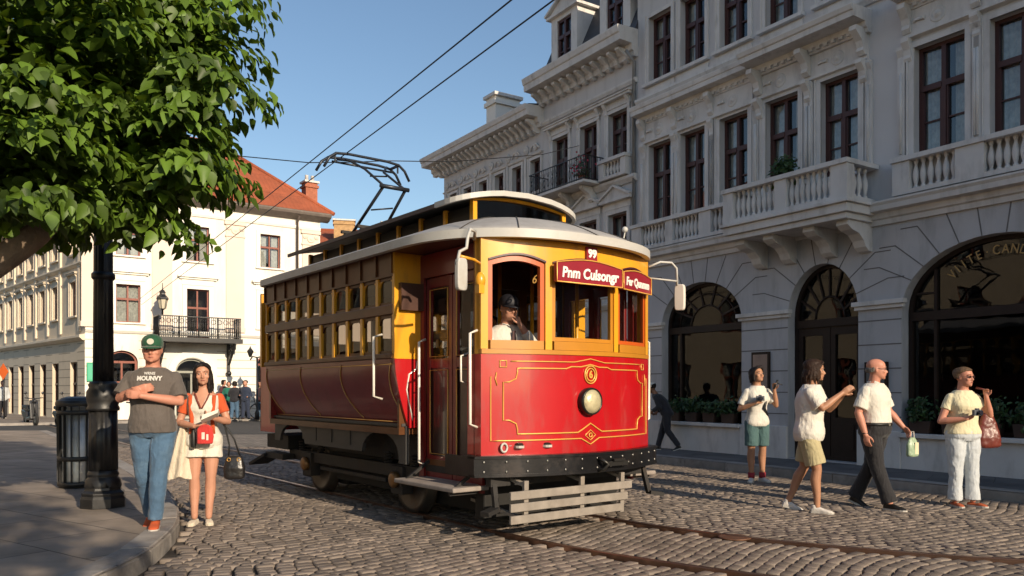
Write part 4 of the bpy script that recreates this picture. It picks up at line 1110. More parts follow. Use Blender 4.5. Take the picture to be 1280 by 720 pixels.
# destination boards
signm=mat('sign_maroon',(0.26,0.016,0.028),.35,coat=.3,var=.08); lettm=mat('sign_white',(0.82,0.78,0.72),.5)
def board(x0,x1,z0,z1,txt,size,rise=.05,dy=.10,nm='destination_board'):
    xm=(x0+x1)/2; yl,yr=by(x0)-dy,by(x1)-dy; ym=(yl+yr)/2
    ang=math.atan2(yr-yl,x1-x0); M=Matrix.Translation((xm,ym,(z0+z1)/2))@Matrix.Rotation(ang,4,'Z')
    W=(x1-x0)/2; H=(z1-z0)/2
    mb=MB(); pl=[(-W,-H),(W,-H),(W,H-rise*.2)]+[(W-2*W*k/8,H-rise*.2+rise*math.sin(PI*k/8)) for k in range(1,8)]+[(-W,H-rise*.2)]
    mb.prism(pl,0,.045); mb.xf(M); bo=mb.build(nm,signm,T_,bevel=.004)
    mb=MB()
    P=[(x,-.004,z) for x,z in pl]; mb.tube([Vector(p)*.985 if 0 else p for p in P],.007,5,closed=True); mb.xf(M); mb.build('gold_border',goldp,bo)
    mb=MB(); mb.text(txt,(0,-.004,-.005),size,depth=.003,bold=size*.035,shear=.12,sx=.92); mb.xf(M); mb.build('lettering',lettm,bo,recalc=False)
    return bo
board(-.475,.375,2.42,2.61,'Pnm Culsongr',.138)
board(.42,1.08,2.42,2.60,'Fer Qunmm',.118,rise=.04,dy=.07)
mb=MB(); mb.box(-.07,.07,by(0)-.03,by(0)-.005,2.66,2.79); o=mb.build('roof_number_plate',signm,T_); mb=MB(); mb.text('99',(0,by(0)-.034,2.725),.11,bold=.006,depth=.003); mb.build('numeral',lettm,o,recalc=False)
# -- bumper with rivets, coupler, lifeguard
mb=MB(); HWb=1.22
def by2(x): return -.34*(1-(x/HWb)**2)
def strip2(mb,x0,x1,z0,z1,t,off,n=30):
    rg=[]
    for k in range(n+1):
        x=x0+(x1-x0)*k/n; y=by2(x)-off; rg.append([(x,y,z0),(x,y,z1),(x,y+t,z1),(x,y+t,z0)])
    mb.rings(rg,sm=False)
strip2(mb,-HWb,HWb,.60,.785,.03,.03); strip2(mb,-HWb,HWb,.765,.79,.12,.045); strip2(mb,-HWb,HWb,.595,.62,.10,.04)
for s in (-1,1): mb.box(*sorted((s*HWb,s*(HWb-.03))),0,.45,.60,.785)
o=mb.build('bumper',steel,T_); smoothfaces(o)
mb=MB()
for k in range(13):
    x=-1.14+k*.19
    for z in (.645,.735): mb.ball((x,by2(x)-.034,z),.012,6,sy=.6)
merge_into(o,mb.build('rivet',mat('rivet_steel',(0.35,0.34,0.32),.35,metal=.8)))
mb=MB(); x=.10; y=by2(x)
mb.box(x-.02,x+.26,y-.10,y-.03,.655,.70); mb.tube([(x-.09,y-.035,.73),(x-.07,y-.10,.71),(x-.03,y-.12,.68),(x-.07,y-.10,.63),(x-.09,y-.035,.61)],.018,8); mb.lathe([(.03,-.02),(.03,.02)],(x+.28,y-.07,.68),10); mb.box(x+.05,x+.2,y-.12,y-.08,.70,.725)
mb.build('coupler',mat('coupler_iron',(0.05,0.048,0.045),.4,metal=.7),T_)
mb=MB(); mb.box(-1.05,.95,-.06,.02,.50,.60); mb.build('front_beam',undr,T_)
# slatted lifeguard
lg=thing('lifeguard','','') if False else None
mb=MB()
sp=[(.435,-1.00,.56,.0),(.325,-1.00,.50,.0),(.215,-1.00,.42,.01)]
for i,(z,x0,x1,r_) in enumerate(sp):
    mb=MB(); mb.box(x0,x1,-.30,-.27,z-.038,z+.038); lf=mb.build('lifeguard_slat',slatw,T_,bevel=.006)
mb=MB()
for x in (-.80,-.1,.45):
    mb.bar((x,-.25,.16),(x,-.26,.56),.05,.03); mb.bar((x,-.25,.52),(x,.25,.62),.05,.03); mb.bar((x,-.25,.2),(x,.6,.30),.04,.03)
mb.build('lifeguard_bracket',slatw,lf)
for s in (-1,1):
    mb=MB(); mb.bar((s*1.0,-.02,.60),(s*1.02,-.10,.30),.05,.04); mb.bar((s*1.02,-.10,.30),(s*1.18,-.14,.27),.10,.04); mb.build('step_iron',undr,T_)
# hook on the apron
mb=MB(); x=-.93; y=by(x)-.02; mb.tube([(x+.035*math.cos(t*PI/6),y,.86+.04*math.sin(t*PI/6)) for t in range(12)],.011,6,closed=True); mb.tube([(x+.06,y,.875),(x+.15,y-.02,.885),(x+.24,y-.02,.865)],.007,5); mb.build('hook',cream2,T_)

# -- vestibule sides + doors
for s in (-1,1):
    mb=MB(); xo=1.02
    mb.box(*sorted((s*xo,s*(xo-.03))),.12,.18,.42,2.80); mb.box(*sorted((s*xo,s*(xo-.03))),1.17,1.26,.42,2.80); mb.box(*sorted((s*xo,s*(xo-.03))),.18,1.17,2.56,2.80)
    mb.box(*sorted((s*(xo+.1),s*(xo-.03))),.10,.12,.79,2.80)
    mb.build('door_surround',maroon,T_)
    for k in range(2):
        y0=.19+k*.495; y1=y0+.485
        mb=MB(); xa,xb=sorted((s*(xo-.035),s*(xo-.075)))
        for (a,b,c,d_) in ((y0,y0+.07,.45,2.55),(y1-.07,y1,.45,2.55),(y0+.07,y1-.07,.45,.72),(y0+.07,y1-.07,1.62,1.72),(y0+.07,y1-.07,2.45,2.55)): mb.box(xa,xb,a,b,c,d_)
        xa2,xb2=sorted((s*(xo-.05),s*(xo-.065)));
        d=mb.build('door',maroon,T_,bevel=.005)
        mb=MB(); mb.box(xa2,xb2,y0+.07,y1-.07,.72,1.62); mb.build('door_panel',mat('door_panel_dark',(0.03,0.012,0.012),.3,coat=.4),d)
        mb=MB(); X=s*(xo-.032)
        for z0,z1 in ((.74,1.60),(1.74,2.43)):
            mb.tube([(X,y0+.075,z0),(X,y1-.075,z0),(X,y1-.075,z1),(X,y0+.075,z1)],.008,5,closed=True)
        mb.build('gold_lining',goldp,d)
        mb=MB(); X=s*(xo-.055); mb.add([(X,y0+.07,1.72),(X,y1-.07,1.72),(X,y1-.07,2.45),(X,y0+.07,2.45)],[(0,1,2,3)]); mb.build('pane',glass_t,d,recalc=False)
    # handrails
    def rail(x,y,z0,z1,o_=.07,r=.014): mb=MB(); mb.tube([(s*(x-o_),y,z0),(s*x,y,z0+.03),(s*x,y,z1-.03),(s*(x-o_),y,z1)],r,8); mb.build('handrail',whitep,T_)
    rail(1.20,.06,1.05,1.95,.08); rail(1.12,1.10,.62,1.92,.08); rail(1.43,1.50,1.30,1.98,.10)
    rail(1.14,.30,1.45,1.75,.10,.010)
    # step boards
    mb=MB(); mb.box(*sorted((s*.95,s*1.36)),.10,1.20,.45,.495); o=mb.build('step_board',mat('step_wood',(0.28,0.24,0.21),.8,var=.25,vscale=6,bump=.3,bscale=30),T_,bevel=.012)
    mb=MB()
    for y in (.2,1.1): mb=MB(); mb.bar((s*1.3,y,.46),(s*1.0,y,.66),.03,.03); mb.bar((s*.9,y,.43),(s*1.34,y,.43),.03,.03); mb.build('step_bracket',undr,o)
# mirrors
def mirror(s,lab=None):
    mb=MB(); x=s*1.15
    if s<0:
        mb.tube([(x,-.02,2.56),(x-.12,-.10,2.57),(x-.30,-.14,2.58)],.014,6,1)
        mb.tube([(x-.06,-.02,2.77),(x-.09,-.08,2.83),(x-.16,-.10,2.84),(x-.20,-.12,2.76),(x-.22,-.13,2.66),(x-.30,-.14,2.62),(x-.33,-.14,2.50)],.016,6)
        mx,mz=x-.28,2.42
    else:
        mb.tube([(x-.02,0,2.74),(x+.10,-.06,2.80),(x+.24,-.10,2.80),(x+.30,-.12,2.74),(x+.31,-.12,2.55)],.013,6)
        mb.tube([(x-.02,0,2.62),(x+.30,-.12,2.60)],.010,6)
        mx,mz=x+.33,2.42
    mr=mb.build('mirror_arm',[cream2,yellow],T_)
    mb=MB(); n=20; w_,h=.060,.145
    pl=[(w_*math.copysign(abs(math.cos(t))**.4,math.cos(t)),h*math.copysign(abs(math.sin(t))**.4,math.sin(t))) for t in [2*PI*k/n for k in range(n)]]
    rot=Matrix.Translation((mx,-.14,mz))@Matrix.Rotation(R(10 if s<0 else -74),4,'Z')
    mb.prism(pl,-.02,.03); mb.xf(rot); m=mb.build('mirror',cream2 if s<0 else whitep,mr,bevel=.01)
    mb=MB(); mb.prism([(x*.8,z*.86) for x,z in pl],.031,.034); mb.xf(rot); mb.build('mirror_glass',mat('mirror_glass',(0.8,0.8,0.8),.03,metal=1),m)
mirror(-1); mirror(1)
mb=MB(); mb.ball((-1.15,-.03,2.40),.05,10,sz=1.6); mb.box(-1.19,-1.13,-.07,.0,2.28,2.36); mb.build('side_lamp',yellow,T_)
# -- body
Y0,Y1=1.27,4.86; NB=10; BW=1.32
def sec(z):  # half width at height z (tumblehome)
    if z>=1.72: return BW
    t=(1.72-z)/.7; return BW-.16*t**1.6
for s in (-1,1):
    mb=MB(); rg=[]
    zs_=[1.02,1.1,1.2,1.3,1.4,1.5,1.6,1.72]
    v=[];f=[]
    for j,z in enumerate(zs_):
        v+=[(s*sec(z),Y0,z),(s*sec(z),Y1,z),(s*(sec(z)-.03),Y1,z),(s*(sec(z)-.03),Y0,z)]
    for j in range(len(zs_)-1):
        for k in range(4): f.append((j*4+k,j*4+(k+1)%4,(j+1)*4+(k+1)%4,(j+1)*4+k))
    f+=[(0,1,2,3)]
    mb.add(v,f,0,False); o=mb.build('side_panel',maroon,T_); smoothfaces(o)
    mb=MB()
    for k in (0,3,6,9):     # sweeping gold panel lines
        yb=Y0+.06+k*(Y1-Y0-.1)/9
        pts=[]
        for q in range(12):
            t=q/11; z=1.08+.60*(1-t); yy=yb+.10*math.sin(t*PI)-.30*t*t*(k/9>=0)*(1 if k>0 else .4)
            pts.append((s*(sec(z)+.004),max(Y0+.03,yy),z))
        mb.tube(pts,.008,5)
    mb.tube([(s*(sec(1.06)+.004),Y0+.05,1.06),(s*(sec(1.06)+.004),Y1-.05,1.06)],.007,5)
    mb.tube([(s*(BW+.003),Y0+.02,1.665),(s*(BW+.003),Y1-.02,1.665)],.005,5)
    mb.build('gold_lining',mat('dull_gold',(0.40,0.22,0.07),.4,metal=.3),o)
    # skirt with wheel arches
    sk=[(Y0-.02,1.02),(Y0-.02,.62),(Y0+.12,.62)]
    for k in range(9): a=PI-PI*k/8; sk.append((Y0+.55+.42*math.cos(a),.70+.24*math.sin(a)))
    sk+=[(Y1-1.05,.70)]
    for k in range(9): a=PI-PI*k/8; sk.append((Y1-.60+.42*math.cos(a),.70+.24*math.sin(a)))
    sk+=[(Y1,.70),(Y1,1.02)]
    mb=MB(); mb.prism(sk,*sorted((s*1.15,s*1.19)),plane='yz'); o=mb.build('skirt',skirtm,T_)
    mb=MB(); mb.bar((s*1.20,Y0,1.03),(s*1.20,Y1,1.03),.05,.03); 
    for y in (Y0+1.25,Y0+1.75,Y0+2.2): mb.box(*sorted((s*1.19,s*1.20)),y,y+.42,.76,.94)
    for k in range(12): mb.ball((s*1.193,Y0+.1+k*.3,.985),.012,6)
    mb.build('skirt_hatch',skirtm,o)
    # belt, mid rail, letterboard
    mb=MB()
    mb.box(*sorted((s*(BW-.05),s*(BW+.03))),Y0,Y1,1.723,1.775); mb.box(*sorted((s*(BW-.05),s*(BW+.015))),Y0,Y1,2.18,2.285); mb.build('belt_moulding',browny,T_,bevel=.008)
    mb=MB(); mb.box(*sorted((s*(BW-.05),s*(BW+.01))),Y0,Y1,2.575,2.83)
    for k in range(NB+1):
        y=Y0+k*(Y1-Y0)/NB; mb.box(*sorted((s*(BW+.011),s*(BW+.03))),max(Y0,y-.02),min(Y1,y+.02),2.60,2.82)
    mb.build('letterboard',browny,T_)
    bw=(Y1-Y0)/NB
    for k in range(NB):
        ya=Y0+k*bw; yb=ya+bw
        for (z0,z1,nm,ar) in ((1.777,2.178,'lower_window',0),(2.287,2.573,'upper_window',1)):
            key=(s,nm)
            if key not in WC:
                # frame: yellow posts, arched top corner pieces, brown sash
                mb=MB(); X0,X1=sorted((s*(BW-.05),s*(BW)))
                xs0,xs1=sorted((s*(BW-.04),s*(BW-.02)))
                XD=sorted((s*(BW-.06),s*(BW))); mb.box(*XD,0,.036,0,z1-z0,0); mb.box(*XD,bw-.018,bw,0,z1-z0,0)
                h=z1-z0
                mb.box(xs0,xs1,.045,bw-.018,0,.03,1); mb.box(xs0,xs1,.045,bw-.018,h-.03,h,1)
                cc=[(.045,h),(.045,h-.10),(.07,h-.055),(.11,h-.03),(bw*.5,h-.022),(bw*.5,h)]
                mb.prism(cc,xs0+.001,xs1+.001,1 if not ar else 0,plane='yz'); mb.prism([(bw+.027-y,z) for y,z in cc],xs0+.001,xs1+.001,1 if not ar else 0,plane='yz')
                fm=mb.mesh('window',[yellow,browny]); bm=bmesh.new(); bm.from_mesh(fm); bmesh.ops.recalc_face_normals(bm,faces=bm.faces); bm.to_mesh(fm); bm.free()
                pm=MB().add([(s*(BW-.035),.03,.02),(s*(BW-.035),bw-.01,.02),(s*(BW-.035),bw-.01,h-.02),(s*(BW-.035),.03,h-.02)],[(0,1,2,3)]).mesh('pane',glass_side)
                WC[key]=(fm,pm)
            fm,pm=WC[key]; o=link(nm,fm,T_,loc=(0,ya,z0)); link('pane',pm,o)
# bulkhead panels facing forward (yellow over red) each side of the vestibule
for s in (-1,1):
    mb=MB(); mb.box(*sorted((s*.99,s*(BW+.012))),Y0-.035,Y0-.002,1.72,2.83); mb.build('bulkhead_upper',yellow,T_)
    mb=MB(); pl=[(s*.99,1.717),(s*(BW+.01),1.717)]+[(s*(sec(z)+.008),z) for z in (1.6,1.5,1.4,1.3,1.2,1.1,1.0)]+[(s*.99,1.0)]
    mb.prism(pl,Y0-.035,Y0-.002); o=mb.build('bulkhead_lower',red,T_)
    mb=MB(); mb.tube([(s*1.06,Y0-.04,1.70),(s*1.07,Y0-.04,1.62),(s*1.16,Y0-.04,1.56),(s*1.19,Y0-.04,1.40),(s*1.12,Y0-.04,1.08)],.009,5); mb.build('gold_lining',whitep,o)
mb=MB(); mb.box(-1.285,-1.02,Y0-.10,Y0-.04,2.22,2.50); mb.build('switch_box',mat('box_brown',(0.07,0.03,0.02),.4,var=.2),T_)
# inner bulkhead with doorway & posts, floor, seats, rear wall
mb=MB(); mb.wall(rect(-1.25,1.25,.95,2.82),[rect(-.35,.35,.96,2.55),rect(-.95,-.45,1.75,2.5),rect(.45,.95,1.75,2.5)],Y0+.01,Y0+.05); mb.build('inner_bulkhead',browny,T_)
mb=MB(); mb.wall(rect(-1.27,1.27,1.0,2.82),[rect(-.30,.30,1.02,2.5),rect(-1.1,-.45,1.78,2.5),rect(.45,1.1,1.78,2.5)],Y1-.05,Y1); mb.build('rear_bulkhead',maroon,T_)
mb=MB(); mb.box(-1.26,1.26,Y0,Y1,.93,1.0); mb.box(-1.0,1.0,.0,Y0,.62,.68); mb.box(-1.25,1.25,Y0,Y1,2.80,2.83); mb.build('floor',browny,T_)
for k in range(5):
    for s in (-1,1):
        y=Y0+.45+k*.68; x=s*.75; mb=MB()
        mb.box(x-.38,x+.38,y,y+.38,1.35,1.42); mb.box(x-.38,x+.38,y+.34,y+.38,1.42,1.98); mb.build('seat',mat('seat_wood',(0.20,0.09,0.035),.4,coat=.2,var=.2,vscale=4),T_,bevel=.01)
for x,y in ((-.12,1.05),(.30,1.0),(.62,.6)): mb=MB(); mb.tube([(x,y,.68),(x,y,2.80)],.022,8); mb.build('grab_pole',yellow,T_)
mb=MB(); mb.box(-.25,.15,-.02,.16,.68,1.72); mb.lathe([(.11,0),(.11,.05),(.03,.07)],(-.05,.07,1.72),14); mb.bar((-.05,.07,1.80),(-.22,.05,1.82),.03,.02); mb.build('controller',mat('controller_dark',(0.03,0.03,0.03),.4,metal=.4),T_)
mb=MB(); mb.box(-.85,-.35,.62,1.02,.68,1.24); mb.box(-.85,-.35,.98,1.06,1.24,1.85); mb.build('driver_seat',blackm,T_,bevel=.03)
# red rear platform end (simple vestibule at the back, mirrored low detail)
mb=MB(); rg=[]
n=16
for k in range(n+1):
    x=-1.12+2.24*k/n; y=Y1+.75+.25*(1-(x/1.12)**2); rg.append([(x,y,.79),(x,y,1.73),(x,y-.03,1.73),(x,y-.03,.79)])
mb.rings(rg,sm=False)
for s in (-1,1): mb.box(*sorted((s*1.12,s*1.09)),Y1,Y1+.75,.79,1.73)
o=mb.build('rear_apron',red,T_)
for x in (-1.09,-.4,.4,1.09): 
    y=Y1+.75+.25*(1-(x/1.12)**2)-.04; mb=MB(); mb.box(x-.035,x+.035,y-.03,y+.03,1.73,2.8); mb.build('rear_post',yellow,T_)
# -- roofs
RW=1.44; YF=.95; RF=1.34; Yr=5.20
def outline(off=0.0,nf=28):
    P=[(-RW-off,Yr-.5),(-RW-off,4.4),(-RW-off,3.2),(-RW-off,2.0)]
    for k in range(nf+1):
        a=PI-PI*k/nf; c,s_=math.cos(a),math.sin(a); e=2/2.35
        P.append(((RW+off)*math.copysign(abs(c)**e,c),YF-(RF+off)*abs(s_)**e))
    P+=[(RW+off,2.0),(RW+off,3.2),(RW+off,4.4),(RW+off,Yr-.5)]
    for k in range(1,12):
        a=PI*k/12; P.append(((RW+off)*math.cos(a),Yr-.5+.55*math.sin(a)*.6))
    return P
O=outline(); nO=len(O)
def spine(p): return (0,min(max(p[1],YF),Yr-.9))
rings_=[]; NR=12
for k in range(NR+1):
    r=1-k/NR*.999
    ring=[]
    for p in O:
        s_=spine(p); x=s_[0]+(p[0]-s_[0])*r; y=s_[1]+(p[1]-s_[1])*r
        ring.append((x,y,2.885+.33*(1-r**2.2)))
    rings_.append(ring)
mb=MB(); mb.rings([[ (x,y,2.86) for x,y,z in rings_[0]]]+rings_,sm=True,caps=False)
rf=mb.build('roof',roofg,T_,recalc=True)
# roof seams
mb=MB()
for i in (9,13,18,22,26):
    mb.tube([(r_[i][0],r_[i][1],r_[i][2]+.004) for r_ in rings_[:NR-3]],.006,5)
mb.build('roof_seam',mat('seam_dark',(0.06,0.055,0.05),.7),rf)
mb=MB(); o1=outline(.02); o0=outline(-.045)
n_=len(o1)
v=[(x,y,2.805) for x,y in o1]+[(x,y,2.887) for x,y in o1]+[(x,y,2.887) for x,y in o0]+[(x,y,2.805) for x,y in o0]
f=[]
for j in range(4):
    for i in range(n_):
        q=(i+1)%n_; f.append((j*n_+i,j*n_+q,((j+1)%4)*n_+q,((j+1)%4)*n_+i))
mb.add(v,f,0,False); o=mb.build('roof_rim',cream2,rf); smoothfaces(o)
# ceiling soffit
mb=MB(); oo=outline(-.05); mb.add([(x,y,2.813) for x,y in oo],[tuple(range(len(oo)))]); mb.build('ceiling',mat('soffit_maroon',(0.07,0.014,0.012),.5),T_,recalc=False)
# clerestory
CY0,CY1=.82,5.0; CWd=.64
cl=MB()
cl.box(-CWd,CWd,CY0,CY1,3.0,3.135); o=cl.build('clerestory_base',red,T_)
mb=MB(); 
for s in (-1,1): mb.box(*sorted((s*CWd,s*(CWd+.02))),CY0+.02,CY1,3.05,3.12)
mb.build('clerestory_moulding',browny,o)
ZB,ZT=3.135,3.335
def cam_(x,W=.86): return .125*(1-(x/W)**2)
for s in (-1,1):
    for k in range(9):
        y=CY0+.03+k*(CY1-CY0-.06)/8; mb=MB(); mb.box(*sorted((s*CWd,s*(CWd-.05))),y-.025,y+.025,ZB,ZT+.02); mb.build('clerestory_post',yellow,T_)
def arcstrip(mb,x0,x1,zf0,zf1,y0,y1,n=14):
    rg=[]
    for k in range(n+1):
        x=x0+(x1-x0)*k/n; rg.append([(x,y0,zf0(x)),(x,y1,zf0(x)),(x,y1,zf1(x)),(x,y0,zf1(x))])
    mb.rings(rg,sm=False)
base=lambda x: 3.10+.13*(1-(x/CWd)**2)
mb=MB(); arcstrip(mb,-CWd,CWd,lambda x:3.0,lambda x:base(x),CY0-.004,CY0+.05); mb.build('clerestory_base',red,T_)
mb=MB(); arcstrip(mb,-CWd,CWd,lambda x:base(x)+.002,lambda x:base(x)+.03,CY0-.006,CY0+.05); arcstrip(mb,-CWd,CWd,lambda x:ZT-.01+cam_(x)*.80,lambda x:ZT+cam_(x)-.004,CY0-.006,CY0+.05)
for s in (-1,1): mb.box(*sorted((s*CWd,s*(CWd-.05))),CY0-.008,CY0+.05,3.02,ZT+.06)
mb.build('clerestory_front_frame',yellow,T_)
mb=MB(); v=[];f=[]
for k in range(13):
    x=-CWd+.05+(2*CWd-.1)*k/12; v+=[(x,CY0+.02,base(x)+.03),(x,CY0+.02,ZT+cam_(x)*.85)]
for k in range(12): f.append((2*k,2*k+2,2*k+3,2*k+1))
mb.add(v,f)
mb.build('clerestory_glass',glass_mat('clerestory_glass',.05,(0.10,0.13,0.11),.03),T_,recalc=False)
for s in (-1,1):
    mb=MB(); mb.add([(s*(CWd-.03),CY0+.05,ZB),(s*(CWd-.03),CY1,ZB),(s*(CWd-.03),CY1,ZT),(s*(CWd-.03),CY0+.05,ZT)],[(0,1,2,3)]); mb.build('clerestory_glass',mat('clerestory_dark_glass',(0.012,0.010,0.009),.35,spec=.25),T_,recalc=False)
mb=MB(); mb.box(-CWd+.2,CWd-.2,CY0+.3,CY1-.2,ZB,ZT); mb.build('clerestory_core',darkroom,T_)
def oU(off=0):
    W=.86+off; P=[(-W,CY1+.2)]+[(-W,y) for y in (4,3,2,1.2)]
    for k in range(17):
        a=PI-PI*k/16; c,s_=math.cos(a),math.sin(a); P.append((W*math.copysign(abs(c)**.6,c),CY0+.18-(.30+off)*abs(s_)**.8))
    return P+[(W,y) for y in (1.2,2,3,4)]+[(W,CY1+.2)]
OU=oU(); mb=MB(); upm=mat('upper_roof_dark',(0.10,0.10,0.10),.6,var=.2,vscale=3,dirt=(0.05,0.05,0.05),dscale=2)
half=OU[:len(OU)//2+1]
rg=[]
for x,y in half:
    row=[]
    for k in range(15):
        xx=x+(-2*x)*k/14; row.append((xx,y,ZT+.035+cam_(xx)))
    for k in range(14,-1,-1):
        xx=x+(-2*x)*k/14; row.append((xx,y,ZT+.010+cam_(xx)))
    rg.append(row)
mb.rings(rg,sm=False); ur=mb.build('upper_roof',upm,T_)
P=[(x,y) for x,y in oU(.012)]
mb=MB(); rgs=[[(x,y,ZT-.005+cam_(x)),(x,y,ZT+.05+cam_(x)),(x*.97,y+.03,ZT+.05+cam_(x)),(x*.97,y+.03,ZT-.005+cam_(x))] for x,y in P[4:-4]]
mb.rings(rgs,sm=False); mb.build('upper_roof_rim',cream2,ur)
for Q in (P[:5],P[-5:]):
    mb=MB(); mb.rings([[(x,y,ZT-.01),(x,y,ZT+.035),(x*.97,y,ZT+.04),(x*.97,y,ZT-.01)] for x,y in Q],sm=False); mb.build('upper_roof_edge',mat('upper_edge_dark',(0.05,0.03,0.025),.5),ur)
# little lamp/bell on the roof, right
mb=MB(); mb.tube([(1.05,.32,3.02),(1.07,.30,3.16)],.008,6); mb.ball((1.07,.30,3.19),.035,10); mb.build('roof_lamp',cream2,T_)
# pantograph (single arm)
pan=mat('pantograph_steel',(0.035,0.04,0.05),.4,metal=.5,var=.2,vscale=6); PB=4.15
pz=3.50
mb=MB(); mb.box(-.35,.35,PB-.25,PB+.35,pz,pz+.04)
for x in (-.3,.3):
    for y in (PB-.2,PB+.3): mb.lathe([(.04,0),(.055,.02),(.035,.04),(.055,.06),(.035,.08)],(x,y,pz+.04),10)
mb.bar((-.38,PB-.2,pz+.14),(.38,PB-.2,pz+.14),.05,.04); mb.bar((-.38,PB+.3,pz+.14),(.38,PB+.3,pz+.14),.05,.04)
ph=mb.build('pantograph',undr,T_)
mb=MB(); kn=(PB-.55,4.15); bp_=(PB+.25,pz+.15)
for s in (-1,1): mb.tube([(s*.22,bp_[0],bp_[1]),(s*.17,kn[0],kn[1])],.022,8)
mb.tube([(-.22,kn[0],kn[1]),(.22,kn[0],kn[1])],.03,8); mb.tube([(-.15,(bp_[0]+kn[0])/2,(bp_[1]+kn[1])/2),(.15,(bp_[0]*.4+kn[0]*.6),(bp_[1]*.4+kn[1]*.6))],.012,6)
mb.build('lower_arm',pan,ph)
mb=MB(); tp_=(PB+.35,4.66)
for s in (-1,1): mb.tube([(s*.16,kn[0],kn[1]),(s*.15,(kn[0]*.35+tp_[0]*.65),kn[1]*.35+tp_[1]*.65+.03),(s*.30,tp_[0]-.12,tp_[1]-.01),(s*.42,tp_[0],tp_[1]+.01)],.018,8)
mb.tube([(-.16,kn[0]+.4,kn[1]+.22),(.16,kn[0]+.52,kn[1]+.29)],.012,6)
mb.build('upper_arm',pan,ph)
mb=MB()
for dy,zz in ((-.13,0),(.13,0)):
    mb.tube([(-.68,tp_[0]+dy,tp_[1]-.16),(-.60,tp_[0]+dy,tp_[1]-.02),(-.50,tp_[0]+dy,tp_[1]+.055),(-.3,tp_[0]+dy,tp_[1]+.075),(.3,tp_[0]+dy,tp_[1]+.075),(.50,tp_[0]+dy,tp_[1]+.055),(.60,tp_[0]+dy,tp_[1]-.02),(.68,tp_[0]+dy,tp_[1]-.16)],.020,8)
for x in (-.5,.5): mb.bar((x,tp_[0]-.13,tp_[1]+.05),(x,tp_[0]+.13,tp_[1]+.05),.03,.03); mb.bar((x,tp_[0]-.1,tp_[1]+.05),(x,tp_[0]-.1,tp_[1]-.06),.02,.02)
mb.tube([(-.5,tp_[0],tp_[1]-.03),(.5,tp_[0],tp_[1]-.03)],.016,8)
mb.build('collector_head',pan,ph)
# -- truck, wheels
mb=MB()
for s in (-1,1):
    mb.box(*sorted((s*.86,s*.94)),Y0-.2,Y1+.1,.42,.56); mb.box(*sorted((s*.84,s*.98)),Y0+.42,Y0+.68,.24,.55); mb.box(*sorted((s*.84,s*.98)),Y1-.73,Y1-.47,.24,.55)
    for y in (Y0+.25,Y0+.85,Y1-.9,Y1-.3): mb.tube([(s*.91+.045*math.cos(t),y+.045*math.sin(t),.56+t*.0055) for t in [q*.6 for q in range(40)]],.011,5)
    mb.bar((s*.9,Y0+.9,.36),(s*.9,Y1-.9,.36),.05,.05)
mb.box(-.85,.85,Y0+.2,Y1-.2,.60,.90); mb.box(-.6,.6,Y0+1.2,Y1-1.2,.32,.6); mb.box(-1.0,1.0,.1,Y0,.55,.62); mb.box(-1,1,Y1,Y1+.8,.55,.75)
mb.build('truck_frame',undr,T_,bevel=.01)
mb=MB(); mb.box(-.78,.78,Y0+1.0,Y1-1.1,.22,.60); mb.box(-.9,.9,.25,.42,.14,.58); mb.box(-.62,.62,.42,Y0+1.0,.13,.60); mb.box(-.62,.62,Y1-1.1,Y1+.4,.13,.60); mb.build('underside_shade_fill',mat('shade_fill_black',(0.012,0.011,0.010),.8,var=.4),T_,bevel=.02)  # near-black boxes added to deepen the shade under the tram and block daylight
for y in (Y0+.55,Y1-.60):
    mb=MB(); mb.tube([(-.72,y,.36),(.72,y,.36)],.06,10); mb.build('axle',undr,T_)
    for s in (-1,1):
        mb=MB(); mb.lathe([(.001,s*.80),(.09,s*.80),(.10,s*.765),(.24,s*.745),(.30,s*.785),(.36,s*.785),(.36,s*.70),(.385,s*.69),(.385,s*.665),(.001,s*.665)],(0,y,.372),32,axis='x',cap=False)
        wv=mb.build('wheel',mat('wheel_steel',(0.09,0.075,0.06),.45,metal=.5,var=.3,vscale=6,dirt=(0.12,0.06,0.035),dscale=5,damt=.7),T_)
        mb=MB(); mb.lathe([(.09,s*.97),(.09,s*1.03),(.06,s*1.05),(.001,s*1.05)],(0,y,.40),14,axis='x'); mb.build('axle_box_cover',mat('axle_brass',(0.25,0.13,0.05),.4,metal=.5,var=.3),wv)
# side lifeguard trays near wheels
for s in (-1,1): mb=MB(); mb.box(*sorted((s*.95,s*1.12)),Y1-.1,Y1+.55,.42,.5); mb.bar((s*1.02,Y1+.5,.46),(s*1.08,Y1+.95,.30),.3,.04); mb.build('rear_step',undr,T_)

# -- overhead wires
wire=mat('wire_copper',(0.03,0.03,0.032),.5,metal=.5)
def cat(x0,y0,x1,y1,z,lab,r=.008):
    mb=MB(); n=24; pts=[]
    for k in range(n+1):
        t=k/n; pts.append((x0+(x1-x0)*t,y0+(y1-y0)*t,z-.0*math.sin(PI*t)))
    mb.tube(pts,r,5); return tag(mb.build('overhead_wire',wire),lab,'wire')
